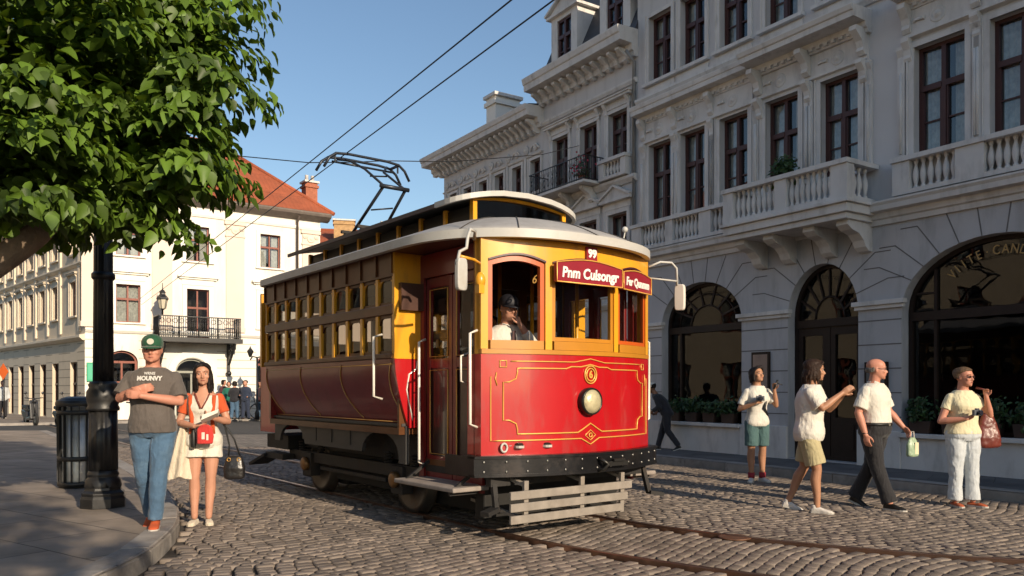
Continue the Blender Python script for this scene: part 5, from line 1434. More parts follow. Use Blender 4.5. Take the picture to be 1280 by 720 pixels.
# through (.365,6.88) -> (-4.5,14.9)
d=Vector((-4.5-.365,14.9-6.88)).normalized()
a=Vector((.365,6.88)); A0=a-d*14; A1=a+d*29.0
cat(A0.x,A0.y,A1.x,A1.y,4.755,'right-hand overhead contact wire, the one that crosses the middle of the pantograph head')
a=Vector((0,6.88)); d2=Vector((-4.8,14.8-6.88)).normalized(); A0=a-d2*14; A1=a+d2*29
cat(A0.x,A0.y,A1.x,A1.y,4.755,'left-hand overhead wire crossing the left end of the pantograph head')
mb=MB(); pts=[(-9,12.5,5.35),(-4.9,12.35,5.07),(-3.1,12.2,4.86),(-2.35,12.1,4.84),(-1.9,12.1,4.86),(-1.0,13.0,5.10),(0.6,16,6.1),(1.75,20.3,7.6)]
mb.tube(pts,.008,5); tag(mb.build('span_wire',wire),'thin span wire running across the street behind the pantograph head','wire')
mb=MB(); mb.ball((-3.15,12.2,4.86),.035,8); mb.ball((-3.02,12.19,4.87),.025,8)
# ================================================================== street furniture
lp=thing('street_lamp','tall black fluted cast-iron lamp post on the left pavement, its top hidden in the leaves','street lamp',(-4.47,8.75,.12),0)
mb=MB()
mb.lathe([(.235,0),(.235,.10),(.22,.13),(.225,.16),(.19,.19),(.185,.22)],n=8,sm=False)
mb.lathe([(.185,.22),(.175,.30),(.15,.33),(.16,.36),(.145,.40)],n=24)
mb.build('base',ironm,lp,bevel=.006)
mb=MB(); mb.lathe([(.148,.40),(.142,1.05)],n=48,flute=.10,nfl=12,sm=True); mb.lathe([(.16,1.05),(.165,1.08),(.15,1.11),(.165,1.16),(.17,1.20),(.165,1.26),(.14,1.30),(.15,1.33),(.13,1.37)],n=28); mb.build('pedestal',ironm,lp)
mb=MB(); mb.lathe([(.105,1.37),(.098,2.4),(.088,4.3)],n=48,flute=.10,nfl=12); 
for z in (2.52,4.3): mb.lathe([(.105,z-.04),(.12,z-.02),(.12,z+.02),(.10,z+.04)],n=20)
mb.build('column',ironm,lp)
mb=MB(); mb.lathe([(.04,4.3),(.05,4.5),(.10,4.55)],n=12)
for s in (-1,1): mb.tube([(0,0,4.35),(s*.25,0,4.45),(s*.40,0,4.62),(s*.40,0,4.72)],.022,8)
hd=mb.build('lamp_head',ironm,lp)
for x in (-.40,0,.40):
    z=4.56 if x==0 else 4.72
    m=MB(); m.lathe([(.07,z),(.14,z+.30),(.001,z+.30)],(x,0,0),6,sm=False); m.build('lamp_glass',lamp_gl,hd); m=MB(); m.lathe([(.17,z+.30),(.10,z+.42),(.03,z+.46),(.02,z+.55)],(x,0,0),8,sm=False); m.build('lamp_cap',ironm,hd)

bn=thing('litter_bin','round black slatted litter bin with a domed lid behind the lamp post','litter bin',(-5.72,10.55,.12),.15)
mb=MB(); mb.lathe([(.20,.03),(.205,.10),(.215,1.05)],n=28); mb.build('liner',mat('galvanised_liner',(0.62,0.60,0.56),.45,metal=.6,var=.2,vscale=6),bn)
mb=MB()
for k in range(16):
    a=2*PI*k/16; mb.bar((.222*math.cos(a),.222*math.sin(a),.06),(.232*math.cos(a),.232*math.sin(a),1.07),.045,.010,up=(-math.sin(a),math.cos(a),0))
mb.build('slat',ironm,bn)
mb=MB()
for z,r in ((.05,.235),(.38,.238),(.98,.245)): mb=MB(); mb.lathe([(r,z-.03),(r+.01,z-.025),(r+.01,z+.025),(r,z+.03)],n=28,cap=False); mb.build('hoop',ironm,bn)
mb=MB()
mb.lathe([(.20,0),(.225,.0),(.225,.04),(.20,.04)],n=28); mb.build('foot_ring',ironm,bn)
mb=MB(); mb.lathe([(.262,1.06),(.27,1.09),(.265,1.12),(.19,1.17),(.12,1.19),(.115,1.17)],n=28,cap=False)
mb.tube([(.24*math.cos(a*PI/12),.24*math.sin(a*PI/12),1.12) for a in range(24)],.022,8,closed=True); mb.build('lid',ironm,bn)

sg=thing('warning_sign','small orange diamond sign on a thin pole at the far left','sign',(-22.6,35.6,.0),-.3)
mb=MB(); mb.tube([(0,0,0),(0,0,2.5)],.03,8); mb.build('pole',ironm,sg)
mb=MB(); mb.prism([(0,1.83),(.30,2.2),(0,2.57),(-.30,2.2)],-.05,-.035); mb.build('sign_plate',mat('sign_orange',(0.75,0.14,0.02),.5,var=.05),sg,bevel=.004)

def fence_bollard(x,y,lab):
    t=thing('bollard',lab,'bollard',(x,y,.10),0,'bollards in front of the cream building')
    m=MB(); m.lathe([(.09,0),(.09,.08),(.06,.1),(.055,.75),(.075,.78),(.06,.84),(.001,.9)],n=12); m.build('post',ironm,t)
for k in range(3): fence_bollard(-15.2+k*1.9,34.1+k*1.35,['leftmost short black bollard before the cream building','middle short black bollard before the cream building','rightmost short black bollard before the cream building'][k])
# standing lantern beside tram rear (dark lamp in front of cream building)
sl2=thing('square_lamp','dark lamp standard on the square just left of the tram rear','street lamp',(-11.15,35.0,.10),0)
m=MB(); m.lathe([(.10,0),(.10,.3),(.05,.4),(.04,2.7)],n=12); m.build('pole',ironm,sl2)
m=MB(); m.tube([(-.30,0,2.6),(-.2,0,2.75),(0,0,2.7),(.2,0,2.75),(.30,0,2.6)],.03,6)
for x in (-.30,.30): m.lathe([(.05,2.72),(.14,2.95),(.15,2.98),(.05,3.1),(.01,3.2)],(x,0,0),8,sm=False)
m.build('lamp_head',ironm,sl2)
# parked scooter behind the man
def scooter(x,y,rz,lab,col):
    t=thing('parked_scooter',lab,'scooter',(x,y,.0),rz,'dark scooters parked at the left')
    dk=mat('scooter_black',(0.02,0.02,0.022),.35,coat=.4); ty=mat('tyre_rubber',(0.02,0.02,0.02),.85)
    for yy in (-.62,.62):
        m=MB(); m.tube([(0,yy+.20*math.cos(a*PI/10),.24+.20*math.sin(a*PI/10)) for a in range(20)],.055,8,closed=True); w=m.build('wheel',ty,t)
        m=MB(); m.lathe([(.13,-.03),(.13,.03)],(0,yy,.24),16,axis='x'); m.build('rim',mat('rim_grey',(0.25,0.25,0.25),.4,metal=.6),w)
    m=MB(); m.prism([(-.50,.25),(-.42,.85),(-.36,1.0),(-.30,.98),(-.34,.36),(.10,.30),(.22,.55),(.75,.62),(.82,.5),(.55,.3),(.1,.2),(-.3,.2)],-.15,.15,plane='yz'); m.build('body',dk,t,bevel=.04,seg=3)
    m=MB(); m.prism([(.12,.62),(.2,.76),(.72,.80),(.80,.70),(.6,.64)],-.13,.13,plane='yz'); m.build('seat',blackm,t,bevel=.03)
    m=MB(); m.tube([(0,-.62,.3),(0,-.48,.8),(0,-.42,1.05)],.03,8); m.tube([(-.32,-.36,1.08),(-.1,-.42,1.05),(.1,-.42,1.05),(.32,-.36,1.08)],.018,8); m.ball((0,-.5,.95),.08,10); m.build('handlebar',dk,t)
    for s in (-1,1):
        m=MB(); m.tube([(s*.22,-.40,1.07),(s*.30,-.42,1.22)],.006,5); m.ball((s*.30,-.42,1.27),.055,8,sy=.3); m.build('mirror',dk,t)
    return t
scooter(-9.6,20.6,.5,'dark scooter parked right behind the man in the green cap',0)
scooter(-16.4,29.4,.9,'dark scooter parked far left behind the litter bin',0)
scooter(-19.0,31.6,.8,'dark scooter parked farthest left beside the long wing building',0)

dc=MB(); dc.lathe([(.15,.0),(.155,.010),(.14,.014),(.10,.012),(.001,.014)],n=24); o=dc.build('drain_cover',mat('rusty_iron',(0.17,0.085,0.05),.55,metal=.4,var=.3,vscale=9)); o.location=(2.1,7.55,.0); tag(o,'small round rusty iron cover set in the cobbles between the rails','drain cover')
# ================================================================== trees
barkm=mat('plane_bark',(0.30,0.22,0.155),.85,var=.25,vscale=5,bump=.8,bscale=16,bdist=.03,dirt=(0.16,0.12,0.085),dscale=3,damt=.7)
leafm=leaf_material('linden_leaf',(0.082,0.145,0.015),.22,rough=.52,island=.45)
def branch(mb,p,d,L,r,depth,rnd,out):
    pts=[Vector(p)]; rs=[r]; d=Vector(d).normalized(); n=5
    for k in range(n):
        d=(d+Vector((rnd.gauss(0,.12),rnd.gauss(0,.12),rnd.gauss(0.03,.10)))).normalized(); pts.append(pts[-1]+d*L/n); rs.append(r*(1-.5*(k+1)/n))
    mb.tube(pts,rs,10 if r>.05 else 6)
    out.append(pts[-1])
    if depth>0:
        for q in range(3 if depth>1 else 2):
            a=rnd.uniform(0,2*PI); e,f,_=frame_of(d); nd=(d*.75+(e*math.cos(a)+f*math.sin(a))*.75+Vector((0,0,.12))).normalized()
            branch(mb,pts[-1-(q%2)],nd,L*.72,r*.52,depth-1,rnd,out)
def tree(name,lab,loc,trunk_pts,trunk_r,limbs,lobes,nleaf,size,seed,grp=None,clump=13,csz=.135):
    rnd=random.Random(seed); t=thing(name,lab,'tree',loc,0,grp)
    mb=MB(); mb.tube(smooth3(trunk_pts),[trunk_r*(1-.45*k/(len(trunk_pts)*4-4)) for k in range(len(trunk_pts)*4-3)],16)
    tips=[]
    tr=mb.build('trunk',barkm,t)
    for (p,d,L,r) in limbs:
        m=MB(); branch(m,p,d,L,r,2,rnd,tips); m.build('limb',barkm,t)
    pts=[]
    tot=sum(l[1][0]*l[1][1]+l[1][1]*l[1][2]+l[1][0]*l[1][2] for l in lobes)
    for (c,rr_) in lobes:
        c=Vector(c); area=(rr_[0]*rr_[1]+rr_[1]*rr_[2]+rr_[0]*rr_[2]); share=area/tot
        nc=max(5,int(area*clump)); per=int(nleaf*share*.8/nc)
        for _ in range(nc):
            z=rnd.uniform(-1,1); a=rnd.uniform(0,2*PI); q=math.sqrt(1-z*z); u=Vector((q*math.cos(a),q*math.sin(a),z)); rad=rnd.uniform(.74,1.0)
            cc=c+Vector((u.x*rr_[0]*rad,u.y*rr_[1]*rad,u.z*rr_[2]*rad)); nrm=Vector((u.x/rr_[0],u.y/rr_[1],u.z/rr_[2])).normalized()
            rc=csz*rnd.uniform(1.6,2.9); outd0=Vector((nrm.x,nrm.y,nrm.z*.3-.15)).normalized()
            for k in range(per):
                # flattened dome, leaves shingled over its upper and outer side
                b=rnd.uniform(0,2*PI); zz=rnd.uniform(-.25,1); qq=math.sqrt(1-min(1,zz*zz)); w=Vector((qq*math.cos(b),qq*math.sin(b),zz*.62))
                od=(Vector((w.x,w.y,-.25))+outd0*.5).normalized()
                pts.append((cc+w*rc*rnd.uniform(.7,1.08)+outd0*rnd.uniform(-.1,.3)*rc,w*.6+nrm*.5+Vector((rnd.gauss(0,.3),rnd.gauss(0,.3),.55+rnd.gauss(0,.25))),rnd.uniform(.55,1.25),od))
        for _ in range(int(nleaf*share*.22)):
            u=Vector((rnd.gauss(0,1),rnd.gauss(0,1),rnd.gauss(0,1))).normalized(); rad=rnd.uniform(.25,.78)
            pts.append((c+Vector((u.x*rr_[0]*rad,u.y*rr_[1]*rad,u.z*rr_[2]*rad)),Vector((rnd.gauss(0,.6),rnd.gauss(0,.6),1)),rnd.uniform(.8,1.4),u))
    # leaves oriented to droop outwards
    mb=MB()
    for p,n,s,od in pts:
        n=n.normalized(); u=(od-n*od.dot(n))
        if u.length<.05: u=frame_of(n)[0]
        u=(u.normalized()+Vector((rnd.gauss(0,.45),rnd.gauss(0,.45),rnd.gauss(-.15,.3)))); u=(u-n*u.dot(n)).normalized(); v=n.cross(u)
        L=size*s; W=L*rnd.uniform(.62,.82); fo=rnd.uniform(.05,.22)
        q=[p,p+u*L*.10+v*W*.30+n*L*fo*.6,p+u*L*.38+v*W*.5+n*L*fo,p+u*L*.74+v*W*.30+n*L*fo*.3,p+u*L*1.08-n*L*rnd.uniform(.05,.3),
           p+u*L*.74-v*W*.30+n*L*fo*.3,p+u*L*.38-v*W*.5+n*L*fo,p+u*L*.10-v*W*.30+n*L*fo*.6,p+u*L*.42]
        mb.add([x for x in q],[(0,1,2,8),(8,2,3,4),(8,4,5,6),(0,8,6,7)],0,True)
    mb.build('crown',leafm,t,recalc=False)
    return t
def smooth3(P,n=4):
    out=[]; P=[Vector(p) for p in P]; P=[P[0]*2-P[1]]+P+[P[-1]*2-P[-2]]
    for i in range(1,len(P)-2):
        for k in range(n):
            t=k/n; a,b,c,d=P[i-1:i+3]; out.append(.5*((2*b)+(c-a)*t+(2*a-5*b+4*c-d)*t*t+(3*b-a-3*c+d)*t**3))
    out.append(P[-2]); return out
# near tree: trunk stands off frame to the left, crown leans over the pavement
TR=tree('street_tree','large dense green broad-leaved tree overhanging the left pavement',(-5.62,5.6,.12),
     [(0,0,0),(.05,.1,.8),(.25,.3,1.7),(.45,.45,2.3)],.24,
     [((.4,.4,2.1),(.4,-.3,1.4),1.6,.14),((.3,.4,2.0),(-.8,.2,1),1.5,.12)],
     [((.3,.6,4.3),(2.1,1.5,1.5)),((1.6,.9,4.1),(1.4,1.2,1.25)),((2.75,.75,3.55),(.70,.7,.70)),((2.65,.8,4.6),(.80,.9,.9)),((1.6,.9,3.05),(1.15,.9,.60)),((1.9,.2,2.85),(.9,.7,.45)),((2.72,.55,2.90),(.58,.6,.52)),((2.1,-.1,3.6),(1.0,.7,.7)),((1.0,.2,2.95),(.9,.7,.5)),((0,.9,3.1),(1.3,1.0,.62)),((-1.4,.6,3.6),(1.3,1.2,1.2)),((.9,.7,5.5),(2.2,1.5,1.0)),((.9,1.5,2.95),(.8,.7,.40))],
     56000,.112,11)
mb=MB(); mb.tube(smooth3([(.1,0,1.05),(1.0,.3,1.70),(1.72,.42,2.22),(2.08,.5,2.55),(2.2,.7,3.0),(2.2,.9,3.6)]),[.135-.004*k for k in range(21)],14); mb.tube(smooth3([(1.6,.42,2.12),(1.6,.5,2.6),(1.4,.7,3.3)]),[.085-.004*k for k in range(9)],12)
mb.build('limb',barkm,TR)
# tree behind the camera on the right: throws the shadow at the lower left
tree('street_tree','tall broad-leaved tree standing behind the photographer',(3.2,-5.6,0),[(0,0,0),(.05,0,1.5),(0,.1,3)],.25,
     [((0,.1,2.6),(.6,.2,1),1.8,.14),((0,.1,2.6),(-.6,-.2,1),1.8,.14),((0,.1,2.8),(0,.6,1.2),1.8,.14)],
     [((0,0,5.0),(1.9,1.8,2.0)),((-.9,-.6,3.6),(1.1,1.0,1.0)),((.5,-.4,6.6),(1.2,1.1,1.2))],4200,.26,12,csz=.26)
# ================================================================== people
def V3(*a): return Vector(a)
def remesh(mb,voxel,smooth=2,disp=0,dsize=.1,seed=0):
    me=mb.mesh('t',[blackm]); o=bpy.data.objects.new('t',me); C.objects.link(o)
    r=o.modifiers.new('r','REMESH'); r.mode='VOXEL'; r.voxel_size=voxel; r.use_smooth_shade=True
    if smooth: s=o.modifiers.new('s','SMOOTH'); s.iterations=smooth; s.factor=.5
    if disp:
        tx=bpy.data.textures.get('wrinkle%g'%dsize) or bpy.data.textures.new('wrinkle%g'%dsize,'CLOUDS'); tx.noise_scale=dsize; tx.noise_depth=2
        d=o.modifiers.new('d','DISPLACE'); d.texture=tx; d.strength=disp*.65; d.mid_level=.5; d.texture_coords='LOCAL'
    dg=bpy.context.evaluated_depsgraph_get(); out=bpy.data.meshes.new_from_object(o.evaluated_get(dg))
    bpy.data.objects.remove(o); bpy.data.meshes.remove(me)
    return out
def put(name,me,m,parent):
    me.materials.clear(); me.materials.append(m); me.polygons.foreach_set('use_smooth',[True]*len(me.polygons)); me.name=name
    return link(name,me,parent)
def ell(c,rx,ry,n=20,ex=2.3,z=None):
    o=[]
    for k in range(n):
        a=2*PI*k/n; e=2/ex; cx,sx_=math.cos(a),math.sin(a)
        o.append((c[0]+rx*math.copysign(abs(cx)**e,cx),c[1]+ry*math.copysign(abs(sx_)**e,sx_),c[2]))
    return o
def limb(mb,P,Rr,n=12,ends=True,cuff=False):
    """tapered limb through points with rounded ends"""
    P=[Vector(p) for p in P]; pts=[];rs=[]
    for i in range(len(P)-1):
        for k in range(4): t=k/4; pts.append(P[i].lerp(P[i+1],t)); rs.append(Rr[i]*(1-t)+Rr[i+1]*t)
    pts.append(P[-1]); rs.append(Rr[-1]); mb.tube(pts,rs,n)
    if ends: mb.ball(P[0],Rr[0],n)
    if ends and not cuff: mb.ball(P[-1],Rr[-1],n)
    for i in range(1,len(P)-1): mb.ball(P[i],Rr[i],n)
def hand(mb,w,d,nrm,side,s=1.0,curl=.35,thumb=.7,spread=.06,curls=None):
    """w wrist, d hand direction, nrm palm normal (towards which fingers curl), side=+1: thumb on +axis"""
    d=Vector(d).normalized(); n=Vector(nrm); n=(n-d*n.dot(d)).normalized(); x=d.cross(n).normalized()*side
    w=Vector(w); rg=[]
    for t,hw,th in ((0,.026,.020),(.02,.030,.018),(.05,.038,.016),(.08,.041,.014),(.092,.037,.011)):
        c=w+d*t*s; rg.append([c+x*math.cos(a)*hw*s+n*math.sin(a)*th*s for a in [2*PI*k/12 for k in range(12)]])
    mb.rings(rg)
    for k,(off,L) in enumerate(((.030,.072),(.0105,.080),(-.010,.074),(-.029,.058))):
        p=w+d*.078*s+x*off*s; dd=(d+x*off*spread*20*.6).normalized(); c=(curls[k] if curls else curl)
        pts=[p]; rr=[.0098*s]
        for j in range(3):
            a=c*(.9,1.2,.9)[j]
            dd=(dd*math.cos(a)+n*math.sin(a)).normalized(); nn=(n-dd*n.dot(dd)); n2=nn.normalized() if nn.length>1e-3 else n
            pts.append(pts[-1]+dd*L*s*(.45,.32,.25)[j]); rr.append((.0090,.0083,.0072)[j]*s)
            n_=n2; 
            # rotate curl plane
            n_loc=n_
            if j<2: n_save=n_loc
            n=n if abs(dd.dot(n))<.98 else -d
        limb(mb,pts,rr,8)
        n=Vector(nrm); n=(n-d*n.dot(d)).normalized()
    b=w+d*.022*s+x*.026*s
    t1=b+(d*.6+x*thumb+n*.35).normalized()*.038*s; t2=t1+(d*.85+x*thumb*.35+n*.35).normalized()*.032*s; t3=t2+(d*.95+n*.3).normalized()*.024*s
    limb(mb,[b,t1,t2,t3],[.014*s,.0115*s,.0098*s,.008*s],8)
HEADP=[(-.02,.10,.30,-.12),(.02,.17,.385,-.05),(.08,.235,.425,.05),(.16,.275,.435,.16),(.26,.305,.43,.27),(.36,.325,.43,.35),(.46,.34,.415,.41),(.52,.345,.405,.44),(.60,.35,.43,.47),(.72,.352,.42,.48),(.83,.315,.37,.44),(.91,.25,.28,.35),(.97,.15,.16,.22),(1.0,.05,.05,.09)]
def head_mesh(mb,M,hh,female=False,fat=0):
    i0=len(mb.v)
    rg=[]
    for t,w_,f,b in HEADP:
        w2=w_*(1+fat*max(0,.5-t))*(.94 if female and t<.4 else 1); cy=(b-f)/2; ry=(f+b)/2
        rg.append(ell((0,cy*hh,t*hh),w2*hh,ry*hh,24,2.25))
    mb.rings(rg)
    mb.tube([(0,-.40*hh,.52*hh),(0,-.455*hh,.43*hh),(0,-.515*hh,.335*hh),(0,-.47*hh,.30*hh)],[.035*hh,.042*hh,.058*hh,.045*hh],10)
    for s in (-1,1):
        mb.ball((s*.045*hh,-.455*hh,.315*hh),.040*hh,8)
        mb.ball((s*.35*hh,.03*hh,.43*hh),.10*hh,10,sx=.35,sz=1.25,sy=.7)
        mb.tube([(s*.06*hh,-.425*hh,.575*hh),(s*.15*hh,-.425*hh,.60*hh),(s*.25*hh,-.365*hh,.57*hh)],.035*hh,8)   # brow
        mb.ball((s*.19*hh,-.33*hh,.36*hh),.105*hh,10,sy=.8)  # cheek
    mb.tube([(-.10*hh,-.415*hh,.205*hh),(0,-.452*hh,.215*hh),(.10*hh,-.415*hh,.205*hh)],[.02*hh,.033*hh,.02*hh],8)
    mb.tube([(-.08*hh,-.410*hh,.165*hh),(0,-.445*hh,.16*hh),(.08*hh,-.410*hh,.165*hh)],[.02*hh,.035*hh,.02*hh],8)
    mb.ball((0,-.37*hh,.05*hh),.085*hh,10)
    mb.xf(M,i0)
def skinm(name,c): return mat(name,c,.5,spec=.4,var=.10,vscale=9,bump=.08,bscale=60,bdist=.003)
SK={'fair':skinm('skin_fair',(0.50,0.25,0.165)),'ruddy':skinm('skin_ruddy',(0.52,0.23,0.155)),'tan':skinm('skin_tan',(0.40,0.20,0.115)),'dark':skinm('skin_tanned_dark',(0.26,0.125,0.07))}
def cloth(name,c,var=.10,rough=.85,**k):
    m=mat(name,c,rough,sheen=.15,var=var,vscale=7,bump=.3,bscale=120,bdist=.002,**k)
    N=m.node_tree.nodes; L=m.node_tree.links; b=N['Principled BSDF']; tc=N.new('ShaderNodeTexCoord'); mp=N.new('ShaderNodeMapping'); mp.inputs['Scale'].default_value=(1,1,.42); mp.inputs['Rotation'].default_value=(.3,.35,0)
    n=N.new('ShaderNodeTexNoise'); n.inputs['Scale'].default_value=15; n.inputs['Detail'].default_value=2; n.inputs['Distortion'].default_value=.8
    L.new(tc.outputs['Object'],mp.inputs[0]); L.new(mp.outputs[0],n.inputs[0]); bp=N.new('ShaderNodeBump'); bp.inputs['Strength'].default_value=.75; bp.inputs['Distance'].default_value=.022
    old=b.inputs['Normal'].links[0].from_socket; L.new(n.outputs['Fac'],bp.inputs['Height']); L.new(old,bp.inputs['Normal']); L.new(bp.outputs[0],b.inputs['Normal']); return m
eyew=mat('eye_white',(0.62,0.58,0.54),.25); eyed=mat('eye_dark',(0.03,0.018,0.012),.15); lipm=mat('lip',(0.33,0.09,0.075),.45)
def hairm(name,c): return mat(name,c,.6,spec=.22,var=.35,vscale=26,bump=.7,bscale=75,bdist=.006)
HB=hairm('hair_black',(0.014,0.010,0.009)); HG=hairm('hair_grey',(0.13,0.115,0.10)); HBr=hairm('hair_brown',(0.03,0.016,0.010))
root_front=[None]
def person(label,loc,rz,sp,group=None):
    H=sp.get('H',1.75); g=sp.get('g',1.0); fem=sp.get('fem',False); vox=sp.get('vox',.0075); lod=sp.get('lod',0)
    root=thing('person',label,'person',loc,rz,group)
    skin=SK[sp.get('skin','fair')]
    lean=Vector(sp.get('lean',(0,0,0)))          # offset of shoulders
    belly=sp.get('belly',0)
    hipz=sp.get('hipz',.52*H); k=H
    sw=(.112 if not fem else .100)*H*(1+.2*(g-1))
    def TP(z):  # torso centre for a standard height z
        t=(z-.50*H)/(.32*H); t=max(0,t); return Vector((lean.x*t,lean.y*t*(.6+.4*t),z-.50*H+hipz-.02*H+lean.z*t))
    tors=[(.475,.080,.060,0),(.50,.100 if not fem else .104,.075,0),(.54,.103 if not fem else .104,.074,0),(.60,.089 if not fem else .078,.066,0),(.66,.093 if not fem else .080,.068,0),(.72,.104 if not fem else .092,.074 if not fem else .082,0),(.765,.112 if not fem else .098,.070,0),(.80,.104 if not fem else .090,.058,0),(.825,.074 if not fem else .062,.046,0),(.845,.040,.038,0)]
    def trings(off,z0,z1,gs=1.0,flare=0):
        rg=[]
        zz=[t[0] for t in tors]
        N=14
        for i in range(N+1):
            z=z0+(z1-z0)*i/N
            z_=min(max(z,zz[0]),zz[-1]); j=max(q for q in range(len(zz)-1) if zz[q]<=z_+1e-9); t=(z_-zz[j])/(zz[j+1]-zz[j]); a,b=tors[j],tors[j+1]
            rx=(a[1]*(1-t)+b[1]*t)*H; ry=(a[2]*(1-t)+b[2]*t)*H
            gg=1+(g-1)*(1 if z<.76 else max(0,(.85-z)/.09)); bel=belly*math.exp(-((z-.59)/.07)**2)*H
            bl2=(.012*H*math.exp(-((z-.72)/.035)**2)) if fem else 0
            c=TP(z*H); fl=flare*max(0,(.62-z)/.15)
            rg.append(ell((c.x,c.y-bel*.5-bl2*.5,c.z),(rx*gg+off+fl)*gs,(ry*gg+off+bel*.5+fl+bl2*.5)*gs,24,2.4))
        return rg
    def front(z,x=0,o_=0):
        rr=trings(o_,z-.0001,z)[-1]; c=TP(z*H); ry_=c.y-min(p[1] for p in rr); rx_=max(p[0] for p in rr)-c.x; return Vector((c.x+x,c.y-ry_*(max(0,1-abs(x/rx_)**2.4))**(1/2.4),c.z))
    root_front[0]=front
    sh={s:TP(.80*H)+Vector((s*sw*.93,0,-.018*H))+Vector(sp.get('shr',{}).get(s,(0,0,0))) for s in (-1,1)}
    arms=sp.get('arms',{})
    A={}
    for s in (-1,1):
        d=arms.get(s,{}); e=Vector(d.get('e',(s*(sw+.035*H),.02*H,.625*H))); w_=Vector(d.get('w',(s*(sw+.045*H),-.03*H,.49*H)))
        A[s]=(sh[s],e,w_,d)
    legs=sp.get('legs',{}); Lg={}
    for s in (-1,1):
        d=legs.get(s,{}); hp=Vector((s*.052*H*(1+.5*(g-1)),0,hipz-.005*H)); kn=Vector(d.get('k',(s*.058*H,-.01*H,.285*H))); an=Vector(d.get('a',(s*.062*H,.02*H,.045*H)))
        Lg[s]=(hp,kn,an,d)
    hh=.132*H; hd=sp.get('head',{})
    nb=TP(.835*H); hc=TP(.835*H)+Vector((0,-.012*H,.035*H))+Vector(hd.get('off',(0,0,0)))
    MH=Matrix.Translation(hc)@Matrix.Rotation(R(hd.get('yaw',0)),4,'Z')@Matrix.Rotation(R(hd.get('roll',0)),4,'Y')@Matrix.Rotation(R(hd.get('pitch',0)),4,'X')
    # ---- body
    mb=MB(); mb.rings(trings(-.004*H,.475,.845))
    limb(mb,[nb-Vector((0,-.005*H,.02*H)),MH@Vector((0,.02*hh,.25*hh))],[.036*H*(1+.3*(g-1)),.034*H*(1+.3*(g-1))],14)
    head_mesh(mb,MH,hh,fem,sp.get('fat',0))
    af=.92 if fem else 1.0; af*=(1+.4*(g-1))
    for s in (-1,1):
        a,e,w_,d=A[s]
        m1=a.lerp(e,.35); f1=e.lerp(w_,.28)
        limb(mb,[a,m1,e,f1,w_],[.033*H*af,.030*H*af,.0235*H*af,.026*H*af,.0160*H*af])
        if d.get('hand',1):
            dd=Vector(d['hd']) if 'hd' in d else (w_-e); nn=Vector(d.get('pn',(-s*1.0,-.2,0)))
            hand(mb,w_-dd.normalized()*.004,dd,nn,d.get('ts',s if True else 1)*1,H/1.75*(1.0 if not fem else .93),d.get('curl',.35),curls=d.get('curls'))
        hp,kn,an,d=Lg[s]
        c1=kn.lerp(an,.28)+Vector((0,.010*H,0))
        gl_=1+.55*(g-1)
        limb(mb,[hp,hp.lerp(kn,.4),kn,c1,kn.lerp(an,.7),an],[.056*H*gl_,.050*H*gl_,.031*H,.034*H,.024*H,.0205*H])
        if sp.get('barefoot'): pass
    body=put('body',remesh(mb,vox,3),skin,root)
    # ---- face bits
    if lod<2:
        for s in (-1,1):
            m=MB(); m.ball((s*.148*hh,-.388*hh,.492*hh),.048*hh,10,sy=.7,sz=.72); 
            m.xf(MH); ob=m.build('eye',eyew,root)
            m=MB(); m.ball((s*.148*hh,-.424*hh,.492*hh),.027*hh,8,sy=.5); m.xf(MH); m.build('iris',eyed,ob)
            m=MB(); m.tube([(s*.07*hh,-.445*hh,.60*hh),(s*.15*hh,-.448*hh,.625*hh),(s*.24*hh,-.40*hh,.60*hh)],.014*hh,6); m.xf(MH); m.build('eyebrow',sp.get('hairmat',HB),root)
        m=MB(); m.tube([(-.095*hh,-.428*hh,.187*hh),(-.04*hh,-.466*hh,.196*hh),(0,-.474*hh,.190*hh),(.04*hh,-.466*hh,.196*hh),(.095*hh,-.428*hh,.187*hh)],[.008*hh,.018*hh,.022*hh,.018*hh,.008*hh],6); m.xf(MH); m.build('mouth',lipm,root)
    # ---- hair
    hs=sp.get('hair','short'); hm=sp.get('hairmat',HB)
    if hs!='bald':
        vol=sp.get('hairvol',1.02); mb=MB(); rg=[]
        for t,w_,f,b in HEADP[5:]:
            q=(t-.36)/.64
            ff=f*(.25+ .78*min(1,max(0,(t-.60)/.20))) if t<.80 else f*1.03
            ww=w_*1.10; bb=b*1.10+.02
            rg.append(ell((0,(bb-ff)/2*hh,(t*1.03+.02)*hh),ww*hh*vol,(ff+bb)/2*hh*vol,24,2.05))
        mb.rings(rg)
        if hs=='long':
            L=sp.get('hairlen',1.6)
            for i in range(19):
                a=R(-52+ 284*i/18); x=math.cos(a)*.36*hh; y=math.sin(a)*.34*hh+.07*hh
                z0=.80*hh; z1=(.80-L*(.80+.20*math.sin(i*2.3)))*hh; fw=-.10*hh if y<.05*hh else 0
                mb.tube([(x*.85,y*.85,z0),(x*1.08,y*1.1,.45*hh),(x*1.15,y*1.15+.04*hh+fw*.5,(z1+.45*hh)/2),(x*1.1,y*1.1+.05*hh+fw,z1)],[.06*hh,.075*hh,.08*hh,.03*hh],8)
        if hs=='bob':
            for i in range(15):
                a=R(-28+236*i/14); x=math.cos(a)*.35*hh; y=math.sin(a)*.36*hh+.06*hh
                mb.tube([(x*.8,y*.8,.8*hh),(x*1.12,y*1.12,.45*hh),(x*1.1,y*1.12,.02*hh)],[.08*hh,.09*hh,.06*hh],8)
